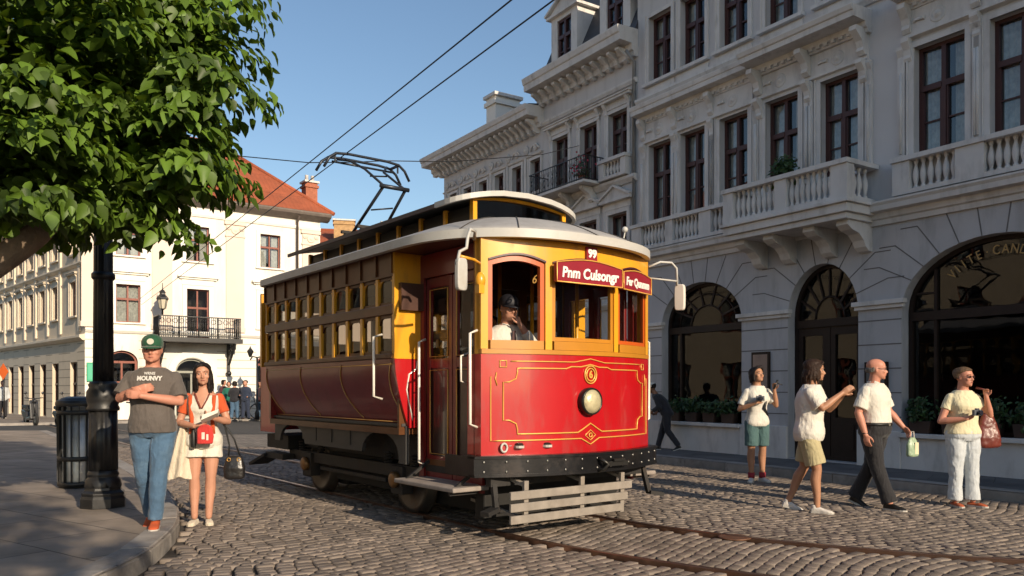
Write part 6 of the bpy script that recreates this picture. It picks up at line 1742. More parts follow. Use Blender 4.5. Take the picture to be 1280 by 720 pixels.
        if hs in('long','bob'):
            for s_ in (-1,1):
                for q in range(4):
                    y0=-.30+.16*q; k_=q/3
                    mb.tube([(s_*.02*hh,y0*hh,(.985-.05*(q==0)+.02)*hh),(s_*.20*hh,(y0-.08*(1-k_))*hh,(.93-.06*(1-k_))*hh),(s_*.335*hh,(-.27+.22*k_)*hh,.72*hh),(s_*.385*hh,(-.17+.2*k_)*hh,.48*hh),(s_*.40*hh,(-.12+.16*k_)*hh,.15*hh)],[.05*hh,.065*hh,.06*hh,.06*hh,.045*hh],8)
        mb.xf(MH); put('hair',remesh(mb,vox,1,.012,.022),hm,root)
    elif sp.get('fringe'):
        mb=MB()
        for i in range(11):
            a=R(12+156*i/10); mb.ball((math.cos(a)*.335*hh,math.sin(a)*.40*hh+.07*hh,(.42+.03*math.sin(i*2))*hh),.065*hh,8,sz=2.3)
        mb.xf(MH); put('hair',remesh(mb,vox*1.2,2,.004,.02),hm,root)
    # ---- cap, glasses
    if 'cap' in sp:
        cm=sp['cap']; mb=MB(); rg=[]
        for t,w_,f,b in HEADP[7:]:
            rg.append(ell((0,(b-f)/2*hh,(t*1.06+.03)*hh),w_*1.14*hh,(f+b)/2*1.13*hh,24,2.1))
        mb.rings(rg); mb.xf(MH); c_=put('cap',remesh(mb,vox,2),cm,root)
        if sp.get('brim',True):
            mb=MB(); v=[]; n=10
            top_=[];bot=[]
            for i in range(n+1):
                a=-PI*.92+PI*.84*i/n; x,y=math.cos(a)*.37*hh,math.sin(a)*.42*hh
                x2,y2=math.cos(a)*.40*hh,math.sin(a)*.42*hh-.34*hh*abs(math.sin(a))**1.4
                top_.append([(x,y,.63*hh),(x2,y2,(.58-.03*abs(math.sin(a)))*hh),(x2,y2,(.55-.03*abs(math.sin(a)))*hh),(x,y,.60*hh)])
            mb.rings(top_); mb.xf(MH); mb.build('cap_brim',cm,c_)
    if sp.get('glasses'):
        dark=sp['glasses']=='dark'
        mb=MB()
        for s in (-1,1):
            mb.tube([(s*.155*hh+.085*hh*math.cos(q*PI/8),-.468*hh+abs(.085*math.cos(q*PI/8)*.12)*hh,.49*hh+.062*hh*math.sin(q*PI/8)) for q in range(16)],.010*hh,5,closed=True)
            mb.tube([(s*.24*hh,-.455*hh,.50*hh),(s*.345*hh,-.30*hh,.50*hh),(s*.36*hh,.02*hh,.50*hh)],.010*hh,5)
        mb.tube([(-.07*hh,-.47*hh,.50*hh),(.07*hh,-.47*hh,.50*hh)],.010*hh,5)
        mb.xf(MH); gf=mb.build('glasses_frame',mat('glasses_dark',(0.03,0.02,0.02),.3) ,root)
        mb=MB()
        for s in (-1,1): mb.ball((s*.155*hh,-.465*hh,.49*hh),.084*hh,12,sy=.08,sz=.74)
        mb.xf(MH); mb.build('lens',mat('sunglass_lens',(0.05,0.02,0.018),.08) if dark else MATS.get('spec_glass') or glass_mat('spec_glass',.08,(.9,.9,.9)),gf)
    # ---- top garment
    tp=sp['top']; off=tp.get('off',.014); mb=MB(); hem=tp.get('hem',.50)
    mb.rings(trings(off,hem,tp.get('neck',.838),flare=tp.get('flare',0)))
    sl=tp.get('sleeve',.8)
    def sleeves(mb,SS=(-1,1)):
        for s in SS:
            a,e,w_,d=A[s]
            if sl<=0: mb.ball(a,.038*H*af,12); continue
            if sl<=1:
                end=a.lerp(e,sl); limb(mb,[a,a.lerp(e,.3*sl),end],[.034*H*af+off*.35,.033*H*af+off*.55,.030*H*af+off*.8*tp.get('cuff',1.0)],14,True,True)
            else:
                end=e.lerp(w_,sl-1); limb(mb,[a,a.lerp(e,.4),e,end],[.034*H*af+off*.4,.032*H*af+off*.6,.028*H*af+off*.6,.022*H*af+off*.4],14,True,True)
    if 'sleevemat' in tp:
        for s_ in (-1,1): m2=MB(); sleeves(m2,(s_,)); put('sleeve',remesh(m2,vox*1.25,2,.008,.06),tp['sleevemat'],root)
    else: sleeves(mb)
    topo=put(tp.get('name','shirt'),remesh(mb,vox*1.25,2,tp.get('wr',.014),.07),tp['mat'],root)
    if tp.get('collar'):
        m=MB(); cc=TP(.835*H); 
        for s in (-1,1):
            m.add([(cc.x+s*.01,cc.y-.052*H,cc.z-.02),(cc.x+s*.052,cc.y-.058*H,cc.z-.035),(cc.x+s*.066,cc.y-.02*H,cc.z+.015),(cc.x+s*.05,cc.y-.02*H,cc.z+.04),(cc.x+s*.006,cc.y-.048*H,cc.z+.005)],[(0,1,2,3,4)])
        m.tube([(cc.x+.055*math.cos(q),cc.y+.012+.058*math.sin(q),cc.z+.016) for q in [R(-60+300*i/14) for i in range(15)]],.014,8)
        m.build('collar',tp['mat'],topo)
        m=MB(); m.tube([(TP(z*H).x,TP(z*H).y-(.078*H*(1+(g-1))+off+.004),TP(z*H).z) for z in (.80,.75,.70,.65,.60,.55)],.0035,5); 
    # ---- bottom garment
    if 'bottom' in sp:
        bt=sp['bottom']; off2=bt.get('off',.014); mb=MB(); mb.rings(trings(off2*.6,.475,bt.get('top',.565)))
        ln=bt.get('len',1.0)
        for s in (-1,1):
            hp,kn,an,d=Lg[s]; gl_=1+.55*(g-1)
            if bt.get('skirt'): continue
            if ln<=.5:
                end=hp.lerp(kn,ln*2); limb(mb,[hp,hp.lerp(end,.5),end],[.058*H*gl_+off2*.6,.054*H*gl_+off2*.8,.050*H*gl_+off2*.75*bt.get('wide',1.2)],16,True,True)
            else:
                limb(mb,[hp,hp.lerp(kn,.45),kn,kn.lerp(an,.5),kn.lerp(an,.55+.45*(ln-.5)*2*.98)],[.060*H*gl_+off2*.6,.052*H*gl_+off2*.8,.038*H+off2,.034*H+off2*1.0,.030*H+off2*bt.get('wide',1.0)],16,True,True)
        if bt.get('skirt'):
            rg=[]
            for i in range(8):
                t=i/7; z=.53-t*(.53-bt['skirt']); c=TP(.52*H); 
                rg.append(ell((c.x,c.y-.003,z*H+hipz-.52*H),(.106+.02*t)*H,(.078+.02*t)*H,28,2.2))
            mb.rings(rg)
        bo=put(bt.get('name','trousers'),remesh(mb,vox*1.25,2,bt.get('wr',.016),.08),bt['mat'],root)
        if bt.get('belt'):
            m=MB(); rg=trings(off2*.6+.010,.556,.574); r0=rg[0]; r1=rg[-1]; m.rings([r0,r1]); b_=m.build('belt',blackm,root)
            c=TP(.563*H); m=MB(); m.box(c.x-.02,c.x+.02,c.y-(.075*H*g+.028+belly*.5*H*1.2),c.y-(.075*H*g+.012),c.z-.015,c.z+.015); m.build('buckle',mat('buckle_steel',(0.6,0.58,0.55),.25,metal=.9),b_)
    # ---- shoes
    if sp.get('shoes'):
        for s in (-1,1):
            hp,kn,an,d=Lg[s]; yaw=R(d.get('yaw',s*10)); pt=R(d.get('pitch',0)); mb=MB(); S_=H/1.75*(1.0 if not fem else .92); lowc=sp.get('lowcut')
            prof=[(.075,.022,.045),(.06,.036,.075 if not lowc else .055),(.02,.038,.085 if not lowc else .05),(-.04,.038,.075 if not lowc else .045),(-.09,.044,.055),(-.14,.045,.045),(-.175,.036,.035),(-.195,.016,.022)]
            rg=[]
            for y,w_,h in prof: rg.append([(w_*math.copysign(abs(math.cos(q))**.75,math.cos(q)),y,(h/2+h/2*math.copysign(abs(math.sin(q))**.8,math.sin(q)))) for q in [2*PI*i/16 for i in range(16)]])
            mb.rings(rg); 
            if not lowc: mb.tube([(0,.03,.05),(0,.03,.10)],.04,12)
            Mf=Matrix.Translation(an+Vector((0,0,-.045*H*1.0)))@Matrix.Rotation(yaw,4,'Z')@Matrix.Rotation(pt,4,'X')@Matrix.Scale(S_,4)
            mb.xf(Mf); so_=put('shoe',remesh(mb,max(.006,vox*.9),1),sp['shoes'],root)
            m=MB(); rg=[[(x*1.06,y*1.03,z) for x,y in [(w_,y0) ,(-w_,y0)]] for y0,w_,h in prof for z in (0,)]
            pl=[(w_*1.08,y0*1.03) for y0,w_,h in prof]+[(-w_*1.08,y0*1.03) for y0,w_,h in prof[::-1]]
            m.prism(pl,-.004,.018,plane='xy'); m.xf(Mf); m.build('sole',sp.get('sole',mat('sole_pale',(0.5,0.47,0.42),.7)),so_)
            if 'socks' in sp:
                m=MB(); m.tube([an.lerp(kn,-.05),an.lerp(kn,.16)],[.028*H,.029*H],14); m.build('sock',sp['socks'],root)
    return root,TP,MH,hh,A
def wpt(root,p):
    return Matrix.Translation(root.location)@Matrix.Rotation(root.rotation_euler.z,4,'Z')@Vector(p)
denim=cloth('denim_blue',(0.06,0.12,0.20),.18,dirt=(0.16,0.25,0.34),dscale=4,damt=.6)
greytee=cloth('tee_greybrown',(0.105,0.088,0.078)); whitec=cloth('white_cotton',(0.66,0.62,0.54),.05); khaki=cloth('khaki_cotton',(0.42,0.36,0.20),.08)
blackt=cloth('black_trouser',(0.012,0.011,0.013),.2); orangec=cloth('orange_cotton',(0.55,0.085,0.02)); yellowc=cloth('pale_yellow_cotton',(0.68,0.61,0.40),.06)
paleb=cloth('pale_blue_cotton',(0.50,0.53,0.55),.06); tealc=cloth('teal_cotton',(0.055,0.115,0.115)); creamc=cloth('cream_knit',(0.62,0.54,0.42),.07)
orangeshoe=mat('orange_canvas',(0.55,0.10,0.03),.7); whiteshoe=mat('white_canvas',(0.62,0.58,0.53),.7,var=.08); blacksh=mat('black_leather',(0.012,0.012,0.012),.35)
# --- 1 man in the green cap
r_,TP,MH,hh,A=person('man in green cap, grey T-shirt and jeans, arms crossed, beside the lamp post',(-3.33,7.42,.12),R(12),dict(H=1.77,g=1.05,belly=.022,fat=.22,skin='ruddy',vox=.0065,
  hair='short',hairmat=HG,cap=cloth('green_cap',(0.010,0.075,0.035)),head=dict(yaw=4,pitch=4),
  arms={-1:dict(e=(-.265,-.07,1.20),w=(-.085,-.235,1.285),hd=(.9,-.05,.12),pn=(.1,1,.1),curl=.5,ts=-1),1:dict(e=(.255,-.11,1.17),w=(-.04,-.27,1.225),hd=(-1,-.02,.14),pn=(-.1,1,0),curl=.35,ts=-1)},
  legs={-1:dict(k=(-.09,.05,.50),a=(-.07,.24,.09),yaw=0,pitch=18),1:dict(k=(.065,-.07,.50),a=(.03,-.05,.08),yaw=6)},
  top=dict(name='t_shirt',mat=greytee,sleeve=.85,hem=.50,off=.02,cuff=1.6,wr=.018),bottom=dict(mat=denim,len=1.0,off=.012,name='jeans',wr=.022),shoes=orangeshoe))
tee=[c for c in r_.children if c.name.startswith('t_shirt')][0]
mb=MB(); c=TP(.745*1.77)
mb.text('WRNIS',(0,0,.108),.036,depth=.001,bold=.001); mb.text('MOUNVY',(0,0,.062),.055,depth=.001,bold=.003,sx=1.05)
fr=root_front[0]
mb.warp(lambda x,y,z:fr(.745+z/1.77,max(-.15,min(.15,x*.85)),.020)+Vector((0,-.014+y,0)))
mb.build('shirt_print',mat('print_white',(0.6,0.58,0.55),.8),tee,recalc=False)
capo=[c for c in r_.children if c.name.startswith('cap')][0]
mb=MB(); mb.lathe([(.03,0),(.03,.004),(.001,.006)],(0,0,0),14,axis='y'); mb.xf(MH@Matrix.Translation((0,-.475*hh,.80*hh))@Matrix.Rotation(R(-25),4,'X')); mb.build('cap_badge',mat('badge_white',(0.5,0.5,0.42),.7),capo)
# --- 2 woman with long dark hair
wr_,TP,MH,hh,A=person('young woman with long dark hair in white and orange blouse and white shorts',(-3.24,8.40,.004),R(14),dict(H=1.67,g=.96,fem=True,skin='fair',vox=.0065,hair='long',hairlen=1.6,
  head=dict(yaw=6,pitch=2,roll=-3),
  arms={-1:dict(e=(-.235,-.02,1.05),w=(-.06,-.215,1.02),hd=(1,-.15,.05),pn=(0,.4,1),curl=.5,ts=-1),1:dict(e=(.245,-.03,1.06),w=(.13,-.23,1.10),hd=(-.6,-.3,.2),pn=(-.5,0,1),curl=.6,ts=-1)},
  legs={-1:dict(k=(-.085,-.03,.47),a=(-.085,-.02,.07),yaw=-8),1:dict(k=(.075,-.02,.47),a=(.055,-.02,.07),yaw=10)},
  top=dict(name='blouse',mat=whitec,sleeve=.62,sleevemat=orangec,hem=.47,off=.012,neck=.80,flare=.02,wr=.016),bottom=dict(name='shorts',mat=whitec,len=.22,off=.022,wide=2.2,wr=.012),shoes=creamc,lowcut=True,sole=creamc))
blouse=[c for c in wr_.children if c.name.startswith('blouse')][0]
tr=mat('trim_darkred',(0.16,0.03,0.02),.8); fr=root_front[0]
for s_ in (-1,1):
    mb=MB(); mb.tube([fr(z,s_*x,.014)+Vector((0,-.004,0)) for z,x in ((.812,.072),(.795,.062),(.77,.046),(.745,.026),(.72,.006))],.011,6,flat=.5); mb.build('neck_trim',tr,blouse)
mb=MB(); v=[];f=[]
for i in range(9):
    z=.815-.092*i/8; x=.066*(1-i/8)
    v+=[fr(z,q*x,.014)+Vector((0,-.003,0)) for q in (-1,-.5,0,.5,1)]
for i in range(8):
    for q in range(4): f.append((i*5+q,i*5+q+1,i*5+q+6,i*5+q+5))
mb.add(v,f,0,True); mb.build('open_neckline',SK['fair'],blouse,recalc=False)
for s_ in (-1,1):
    mb=MB(); mb.tube([fr(z,s_*x,.016) for z,x in ((.80,.115),(.75,.112),(.70,.105),(.64,.098),(.56,.11))],.022,8,flat=.4); mb.build('side_trim',orangec,blouse)
# bags and things she holds
o=thing('red_bag','small red and white printed bag held at the dark-haired woman\'s waist','bag',tuple(wpt(wr_,(.045,-.24,.84))),R(14))
mb=MB(); mb.prism([(-.075,0),(.075,0),(.085,.08),(.07,.17),(.03,.20),(-.04,.20),(-.075,.15)],-.02,.02); mb.build('pouch',cloth('red_print',(0.52,0.035,0.03),.3),o,bevel=.015,seg=3)
mb=MB(); mb.box(-.03,.0,-.0225,-.021,.05,.12); mb.box(.015,.035,-.0225,-.021,.04,.10); mb.build('print',whitec,o)
o=mb=None
mb=MB(); mb.prism([(-.09,-.03),(.08,.0),(.10,.035),(-.06,.02)],-.06,.06); sh_=mb.build('leaflet',mat('paper_white',(0.7,0.66,0.58),.8)); sh_.location=wpt(wr_,(.10,-.30,1.12)); sh_.rotation_euler=(R(-20),R(-15),R(20)); tag(sh_,'folded pale leaflet in the dark-haired woman\'s hand','leaflet')
hb=thing('handbag','black leather handbag with gold rings hanging low beside the dark-haired woman','handbag',tuple(wpt(wr_,(.31,-.02,.45))),R(10))
mb=MB(); mb.rings([ell((0,0,z),a,b,20,3) for z,a,b in ((0,.085,.045),(.02,.105,.055),(.12,.11,.055),(.22,.085,.035),(.25,.07,.02))]); me_=remesh(mb,.008,2,.01,.05); put('pouch',me_,mat('bag_leather',(0.016,0.014,0.014),.32,var=.2,bump=.3,bscale=30),hb)
mb=MB(); mb.tube([(-.06,0,.23),(-.05,0,.36),(-.09,-.02,.55),(-.15,-.05,.68),(-.10,-.04,.60),(.0,0,.42),(.06,0,.23)],.009,6); mb.build('strap',blackm,hb)
mb=MB(); 
for x in (-.05,.05): mb.tube([(x+.018*math.cos(q*PI/6),-.04,.21+.018*math.sin(q*PI/6)) for q in range(12)],.004,5,closed=True)
mb.build('ring',gold,hb)
# cream shawl over her arm
sh2=MB(); rg=[]
for i in range(12):
    t=i/11; z=1.0-.52*t; rr=.035+.075*t**.8
    rg.append([(-.19-.03*t+rr*math.cos(q)*(1+.22*math.cos(5*q+2*t)),-.05+rr*.75*math.sin(q)*(1+.25*math.sin(4*q+t)),z+.02*math.sin(3*q)*t) for q in [2*PI*k/30 for k in range(30)]])
sh2.rings(rg); so2=put('shawl',remesh(sh2,.008,1,.01,.05),creamc,None); so2.location=wr_.location; so2.rotation_euler=wr_.rotation_euler; tag(so2,'cream cardigan hanging from the crook of the dark-haired woman\'s arm','cardigan')
mb=MB(); mb.lathe([(.022,0),(.026,.01),(.026,.14),(.014,.17),(.012,.20)],n=14); bt_=mb.build('water_bottle',blackm); bt_.location=wpt(wr_,(-.075,-.17,.80)); tag(bt_,'small black bottle hanging in front of the dark-haired woman\'s hip','bottle')
# --- 3 girl with camera
g3,TP,MH,hh,A=person('slim person in white T-shirt, teal shorts and red socks, raising one hand',(3.72,12.15,0),R(8),dict(H=1.74,g=.92,fem=True,skin='tan',vox=.0085,hair='bob',hairmat=HB,head=dict(yaw=18,pitch=-12),
  arms={-1:dict(e=(-.27,.02,1.10),w=(-.10,-.20,1.21),hd=(.7,-.2,.5),pn=(.3,1,.2),curl=.8,ts=-1),1:dict(e=(.26,-.10,1.16),w=(.20,-.16,1.40),hd=(0,-.1,1),pn=(-.6,-.8,0),curl=.9,ts=1)},
  legs={-1:dict(k=(-.10,-.02,.49),a=(-.09,-.0,.08),yaw=-30),1:dict(k=(.09,0,.49),a=(.095,.02,.08),yaw=12)},
  top=dict(name='t_shirt',mat=whitec,sleeve=.75,hem=.485,off=.018,cuff=1.4),bottom=dict(name='shorts',mat=tealc,len=.43,off=.014,wide=1.5),shoes=whiteshoe,socks=mat('red_sock',(0.30,0.02,0.03),.8)))
mb=MB(); c=TP(.8*1.74)
mb.tube([(-.07,-.05,1.44),(-.03,-.135,1.30),(0.0,-.15,1.2)],.012,6,flat=.4); mb.tube([(.08,-.04,1.44),(.09,-.13,1.28),(.05,-.15,1.12),(.13,-.08,1.0)],.022,6,flat=.4)
st=mb.build('bag_strap',blackm); st.location=g3.location; st.rotation_euler=g3.rotation_euler; tag(st,'dark shoulder strap across the chest of the person in teal shorts','strap')
def camera_obj(loc,rz,lab,s=1.0):
    t=thing('photo_camera',lab,'camera',loc,rz)
    m=MB(); m.box(-.06,.06,-.02,.02,-.035,.035); m.box(-.025,.02,-.018,.015,.035,.052); m.build('camera_body',mat('camera_grey',(0.10,0.11,0.13),.4,metal=.3),t,bevel=.006)
    m=MB(); m.lathe([(.03,-.02),(.03,-.06),(.026,-.062),(.001,-.055)],(0,0,0),16,axis='y'); m.build('lens',mat('camera_lens',(0.02,0.02,0.03),.08),t); return t
camera_obj(tuple(wpt(g3,(-.06,-.24,1.27))),R(-5),'small camera held at the chest by the person in teal shorts')
mb=MB(); mb.tube([(0,0,-.07),(0,0,.08)],.016,8); mb.tube([(-.01,0,.03),(.09,-.02,.04)],.008,6); ph_=mb.build('selfie_stick',blackm); ph_.location=wpt(g3,(.20,-.20,1.47)); ph_.rotation_euler=(0,R(25),0); tag(ph_,'short dark handle in the raised fist of the person in teal shorts','handle')
# --- 4 clapping woman
w4,TP,MH,hh,A=person('woman with long brown hair in white blouse and khaki shorts clasping her hands',(3.42,9.22,0),R(62),dict(H=1.74,g=1.06,fem=True,skin='tan',vox=.0075,hair='long',hairlen=1.15,hairmat=HBr,head=dict(yaw=14,pitch=3),
  lean=(0,-.03,0),
  arms={-1:dict(e=(-.19,-.17,1.19),w=(-.045,-.36,1.36),hd=(.15,-.75,.55),pn=(1,0,0),curl=.12,ts=-1),1:dict(e=(.20,-.20,1.17),w=(.045,-.37,1.35),hd=(-.15,-.75,.55),pn=(-1,0,0),curl=.15,ts=1)},
  legs={-1:dict(k=(-.08,-.10,.49),a=(-.08,-.10,.075),yaw=-4),1:dict(k=(.08,.06,.50),a=(.07,.24,.095),yaw=4,pitch=14)},
  top=dict(name='blouse',mat=whitec,sleeve=.85,hem=.465,off=.028,cuff=1.5,flare=.01,wr=.022),bottom=dict(name='shorts',mat=khaki,len=.43,off=.020,wide=1.9),shoes=whiteshoe))
# --- 5 man in white shirt
m5,TP,MH,hh,A=person('balding man in glasses, white short-sleeved shirt and black trousers, striding',(4.30,9.50,0),R(38),dict(H=1.76,g=1.10,belly=.015,skin='ruddy',vox=.0075,hair='bald',fringe=True,hairmat=HG,glasses='clear',head=dict(yaw=34,pitch=2),
  arms={-1:dict(e=(-.27,.05,1.13),w=(-.25,-.03,.87),hd=(.05,-.15,-1),pn=(1,0,0),curl=.35,ts=1),1:dict(e=(.27,-.04,1.14),w=(.36,-.17,.95),hd=(.35,-.5,-.7),pn=(-.6,0,-.6),curl=.6,ts=-1)},
  legs={-1:dict(k=(-.06,-.06,.51),a=(-.02,-.20,.075),yaw=-4),1:dict(k=(.05,.06,.50),a=(.05,.27,.10),yaw=8,pitch=22)},
  top=dict(name='shirt',mat=whitec,sleeve=.80,hem=.572,off=.020,cuff=1.7,collar=True,wr=.016),bottom=dict(mat=blackt,len=1.0,off=.020,wide=1.9,belt=True,wr=.018,top=.575),shoes=blacksh))
t=thing('shopping_bag','small pale green plastic bag in the hand of the man in black trousers','bag',tuple(wpt(m5,(.42,-.25,.60))),R(20))
mb=MB(); mb.rings([ell((0,0,z),a,b,18,3) for z,a,b in ((0,.07,.03),(.02,.085,.04),(.14,.08,.035),(.20,.06,.018),(.23,.03,.01))]); put('pouch',remesh(mb,.007,1,.012,.04),cloth('pale_green_plastic',(0.30,0.40,0.26),.15,rough=.4),t)
mb=MB(); mb.box(.0,.055,-.042,-.038,.03,.17); mb.build('print',yellowc,t)
mb=MB(); mb.tube([(-.03,0,.21),(-.01,0,.30),(.02,0,.30),(.03,0,.21)],.005,6); mb.build('strap',whitec,t)
# watches
for rt,pp,lab in ((m5,(-.249,-.02,.885),'wristwatch on the hanging arm of the man in black trousers'),):
    mb=MB(); mb.tube([(.031*math.cos(q*PI/7),.029*math.sin(q*PI/7),0) for q in range(14)],.008,6,closed=True); ww=mb.build('wristwatch',blackm); ww.location=wpt(rt,pp); ww.rotation_euler=(R(-12),0,0); tag(ww,lab,'watch')
# --- 6 woman with maroon bag
w6,TP,MH,hh,A=person('woman in sunglasses, pale yellow top and light trousers with maroon shoulder bag',(5.42,9.62,0),R(6),dict(H=1.66,g=1.12,fem=True,skin='ruddy',vox=.0075,hair='short',hairvol=1.10,hairmat=hairm('hair_ash',(0.12,0.075,0.045)),glasses='dark',head=dict(yaw=24,pitch=0),
  arms={-1:dict(e=(-.285,-.0,1.02),w=(-.10,-.21,1.06),hd=(.8,-.3,.35),pn=(.1,.7,.6),curl=.7,ts=-1),1:dict(e=(.30,-.07,1.09),w=(.205,-.13,1.32),hd=(-.1,-.1,1),pn=(-.5,-.6,0),curl=.95,ts=1)},
  legs={-1:dict(k=(-.10,-.02,.47),a=(-.10,.0,.075),yaw=-6),1:dict(k=(.10,-.02,.47),a=(.11,-.03,.075),yaw=28)},
  top=dict(name='top',mat=yellowc,sleeve=.5,hem=.525,off=.016,cuff=1.0),bottom=dict(mat=paleb,len=1.0,off=.018,wide=2.0,wr=.022),shoes=mat('orange_sandal',(0.40,0.09,0.03),.6),lowcut=True))
t=thing('shoulder_bag','large maroon leather bag hanging at the side of the woman in pale yellow','bag',tuple(wpt(w6,(.29,-.05,.70))),R(0))
mb=MB(); mb.rings([ell((-.02*z,0,z),a,b,22,2.6) for z,a,b in ((0,.11,.05),(.03,.145,.07),(.12,.15,.075),(.25,.115,.055),(.38,.07,.035),(.46,.035,.02))]); put('pouch',remesh(mb,.009,2,.03,.08),mat('maroon_leather',(0.15,0.032,0.022),.38,var=.2,vscale=5,bump=.4,bscale=18),t)
mb=MB(); mb.tube([(0,0,.42),(-.03,-.03,.56),(-.08,-.06,.70),(-.16,-.02,.72)],.012,6,flat=2); mb.build('strap',MATS['maroon_leather'],t)
camera_obj(tuple(wpt(w6,(-.02,-.28,1.13))),R(20),'small dark camera in the hand of the woman in pale yellow')
# --- 7 stooping figure by the shop window
darkc=cloth('dark_jacket',(0.018,0.018,0.024),.3); navy=cloth('navy_cloth',(0.02,0.03,0.06))
person('small stooping figure in dark clothes and white cap by the left arched window',(3.28,16.9,.12),R(-115),dict(H=1.52,g=1.0,skin='dark',vox=.012,lod=2,hair='short',cap=whitec,lean=(0,-.22,-.08),head=dict(pitch=15,off=(0,-.06,-.02)),
  arms={-1:dict(e=(-.2,-.1,.92),w=(-.15,-.26,.8)),1:dict(e=(.2,-.12,.92),w=(.15,-.28,.82))},
  legs={-1:dict(k=(-.07,-.12,.42),a=(-.07,-.22,.07)),1:dict(k=(.07,.02,.42),a=(.07,.26,.10),pitch=20)},
  top=dict(name='jacket',mat=darkc,sleeve=1.9,hem=.48,off=.025),bottom=dict(mat=darkc,len=1.0,off=.012),shoes=blacksh))
# --- 8 driver
dw=MT@Vector((-.52,.40,.82))
d8,TP,MH,hh,A=person('tram driver in white shirt and dark tie seated behind the left front window',tuple(dw),AT-R(12),dict(H=1.78,g=1.08,skin='fair',vox=.0085,hipz=.66,head=dict(pitch=8,off=(0,-.02,0)),hair='short',hairmat=HB,cap=mat('driver_cap',(0.012,0.012,0.018),.6),
  arms={-1:dict(e=(-.27,-.12,.92),w=(-.12,-.30,1.0),hd=(.6,-.5,.1),curl=.5),1:dict(e=(.24,-.20,.98),w=(.06,-.20,1.215),hd=(-.25,.25,.9),pn=(-.6,.8,0),curl=.8,ts=1)},
  legs={-1:dict(k=(-.12,-.42,.60),a=(-.12,-.44,.12)),1:dict(k=(.12,-.42,.60),a=(.12,-.44,.12))},
  top=dict(name='shirt',mat=whitec,sleeve=1.7,hem=.50,off=.02,collar=True),bottom=dict(mat=blackt,len=1.0,off=.014),shoes=blacksh))
mb=MB(); mb.add([(-.012,-.165,1.13),(.012,-.165,1.13),(.032,-.185,.86),(0,-.19,.81),(-.032,-.185,.86)],[(0,1,2,3,4)]); mb.prism([(-.014,1.16),(.014,1.16),(.035,.88),(0,.82),(-.035,.88)],-.18,-.165); mb.build('tie',mat('tie_dark',(0.05,0.012,0.012),.6),d8)
# --- 9 passenger
pw=MT@Vector((.30,1.85,1.0))
person('dark-haired passenger in dark clothes seated inside the tram behind the middle front window',tuple(pw),AT+R(15),dict(H=1.65,g=1.0,fem=True,skin='tan',vox=.014,lod=2,hipz=.50,hair='bob',
  arms={-1:dict(e=(-.22,-.1,.72),w=(-.1,-.3,.62)),1:dict(e=(.22,-.1,.72),w=(.1,-.3,.62))},legs={-1:dict(k=(-.12,-.38,.48),a=(-.12,-.40,.07)),1:dict(k=(.12,-.38,.48),a=(.12,-.40,.07))},
  top=dict(name='jacket',mat=darkc,sleeve=1.8,hem=.5),bottom=dict(mat=darkc,len=1.0),shoes=blacksh))
# --- background people before the cream building
greenc=cloth('green_jacket',(0.010,0.13,0.09)); maroonc=cloth('maroon_jacket',(0.07,0.018,0.022)); ylw=cloth('yellow_vest',(0.7,0.55,0.02))
bgp=[(-12.75,36.0,20,greenc,darkc,'green jacket','leftmost of the group in the square'),(-12.25,36.6,-160,darkc,darkc,'black coat','just right of the green jacket'),(-11.5,36.9,140,ylw,darkc,'yellow vest','in the middle of the group in the square'),
 (-11.15,35.6,-30,maroonc,denim,'maroon jacket and jeans','right of the bicycle'),(-10.75,36.2,60,maroonc,darkc,'maroon coat and dark trousers','behind the maroon jacket'),(-10.1,35.2,190,navy,darkc,'navy coat','rightmost of the group in the square, beside the tram'),(-12.0,34.6,170,darkc,denim,'black jacket and jeans','nearest of the group, before the bicycle'),(-11.45,34.4,-20,navy,navy,'navy tracksuit','between the bicycle and the maroon jacket'),(-13.2,36.6,80,maroonc,darkc,'dark red top','just left of the green jacket'),(-10.55,34.2,60,darkc,darkc,'long black coat','in front of the navy coat')]
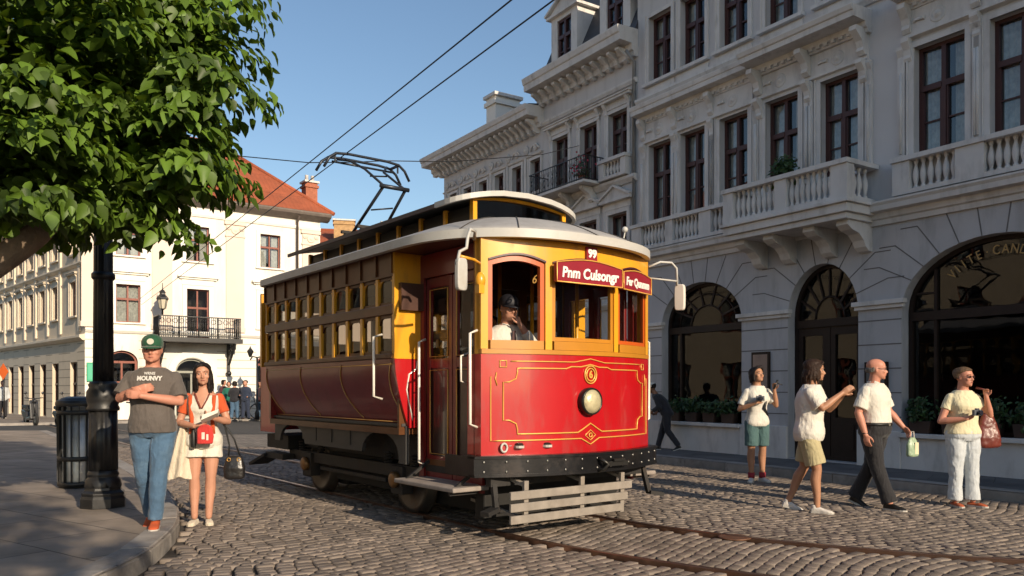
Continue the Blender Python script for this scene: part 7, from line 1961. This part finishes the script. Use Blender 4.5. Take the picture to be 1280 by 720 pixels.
for i,(x,y,rz,tm,bm_,a,b) in enumerate(bgp):
    person('distant pedestrian in %s, %s'%(a,b),(x,y,.10),R(rz),dict(H=1.66+.04*(i%3),g=1.08,skin='fair',vox=.02,lod=2,hair='short' if i%2 else 'bob',
      arms={-1:dict(e=(-.26,.02,1.05),w=(-.2,-.15,.95+.1*(i%2)),hand=0),1:dict(e=(.26,.02,1.05),w=(.2,-.18,.98),hand=0)},
      legs={-1:dict(k=(-.09,-.05,.48),a=(-.09,-.08,.075)),1:dict(k=(.09,.03,.48),a=(.09,.10,.075))},
      top=dict(name='jacket',mat=tm,sleeve=1.85,hem=.46,off=.03),bottom=dict(mat=bm_,len=1.0,off=.02),shoes=blacksh),'pedestrians in front of the cream building')
person('lone distant pedestrian in dark clothes at the far left under the orange sign',(-23.3,36.6,.10),R(30),dict(H=1.7,skin='fair',vox=.02,lod=2,top=dict(name='jacket',mat=paleb,sleeve=1.8,hem=.46,off=.03),bottom=dict(mat=darkc,len=1.0,off=.02),shoes=blacksh))
bk=thing('bicycle','dark bicycle standing between the green and maroon jackets in the square','bicycle',(-11.75,35.3,.10),R(15))
for x in (-.5,.5):
    m=MB(); m.tube([(x+.33*math.cos(q*PI/14),0,.34+.33*math.sin(q*PI/14)) for q in range(28)],.018,6,closed=True)
    w_=m.build('wheel',MATS['tyre_rubber'],bk); m=MB(); [m.tube([(x,0,.34),(x+.32*math.cos(q*PI/5),0,.34+.32*math.sin(q*PI/5))],.004,4) for q in range(10)]; m.build('spoke',MATS['rim_grey'],w_)
m=MB()
for a,b in (((-.5,.34),(-.1,.30)),((-.1,.30),(-.22,.82)),((-.5,.34),(-.2,.74)),((-.2,.74),(.36,.76)),((-.1,.30),(.38,.68)),((.5,.34),(.34,.92))): m.tube([(a[0],0,a[1]),(b[0],0,b[1])],.018,6)
m.build('frame',blackm,bk); m=MB(); m.tube([(.30,-.26,.95),(.36,0,.93),(.30,.26,.95)],.014,6); m.build('handlebar',blackm,bk); m=MB(); m.prism([(-.34,.84),(-.10,.86),(-.12,.90),(-.33,.91)],-.06,.06); m.build('saddle',blackm,bk)
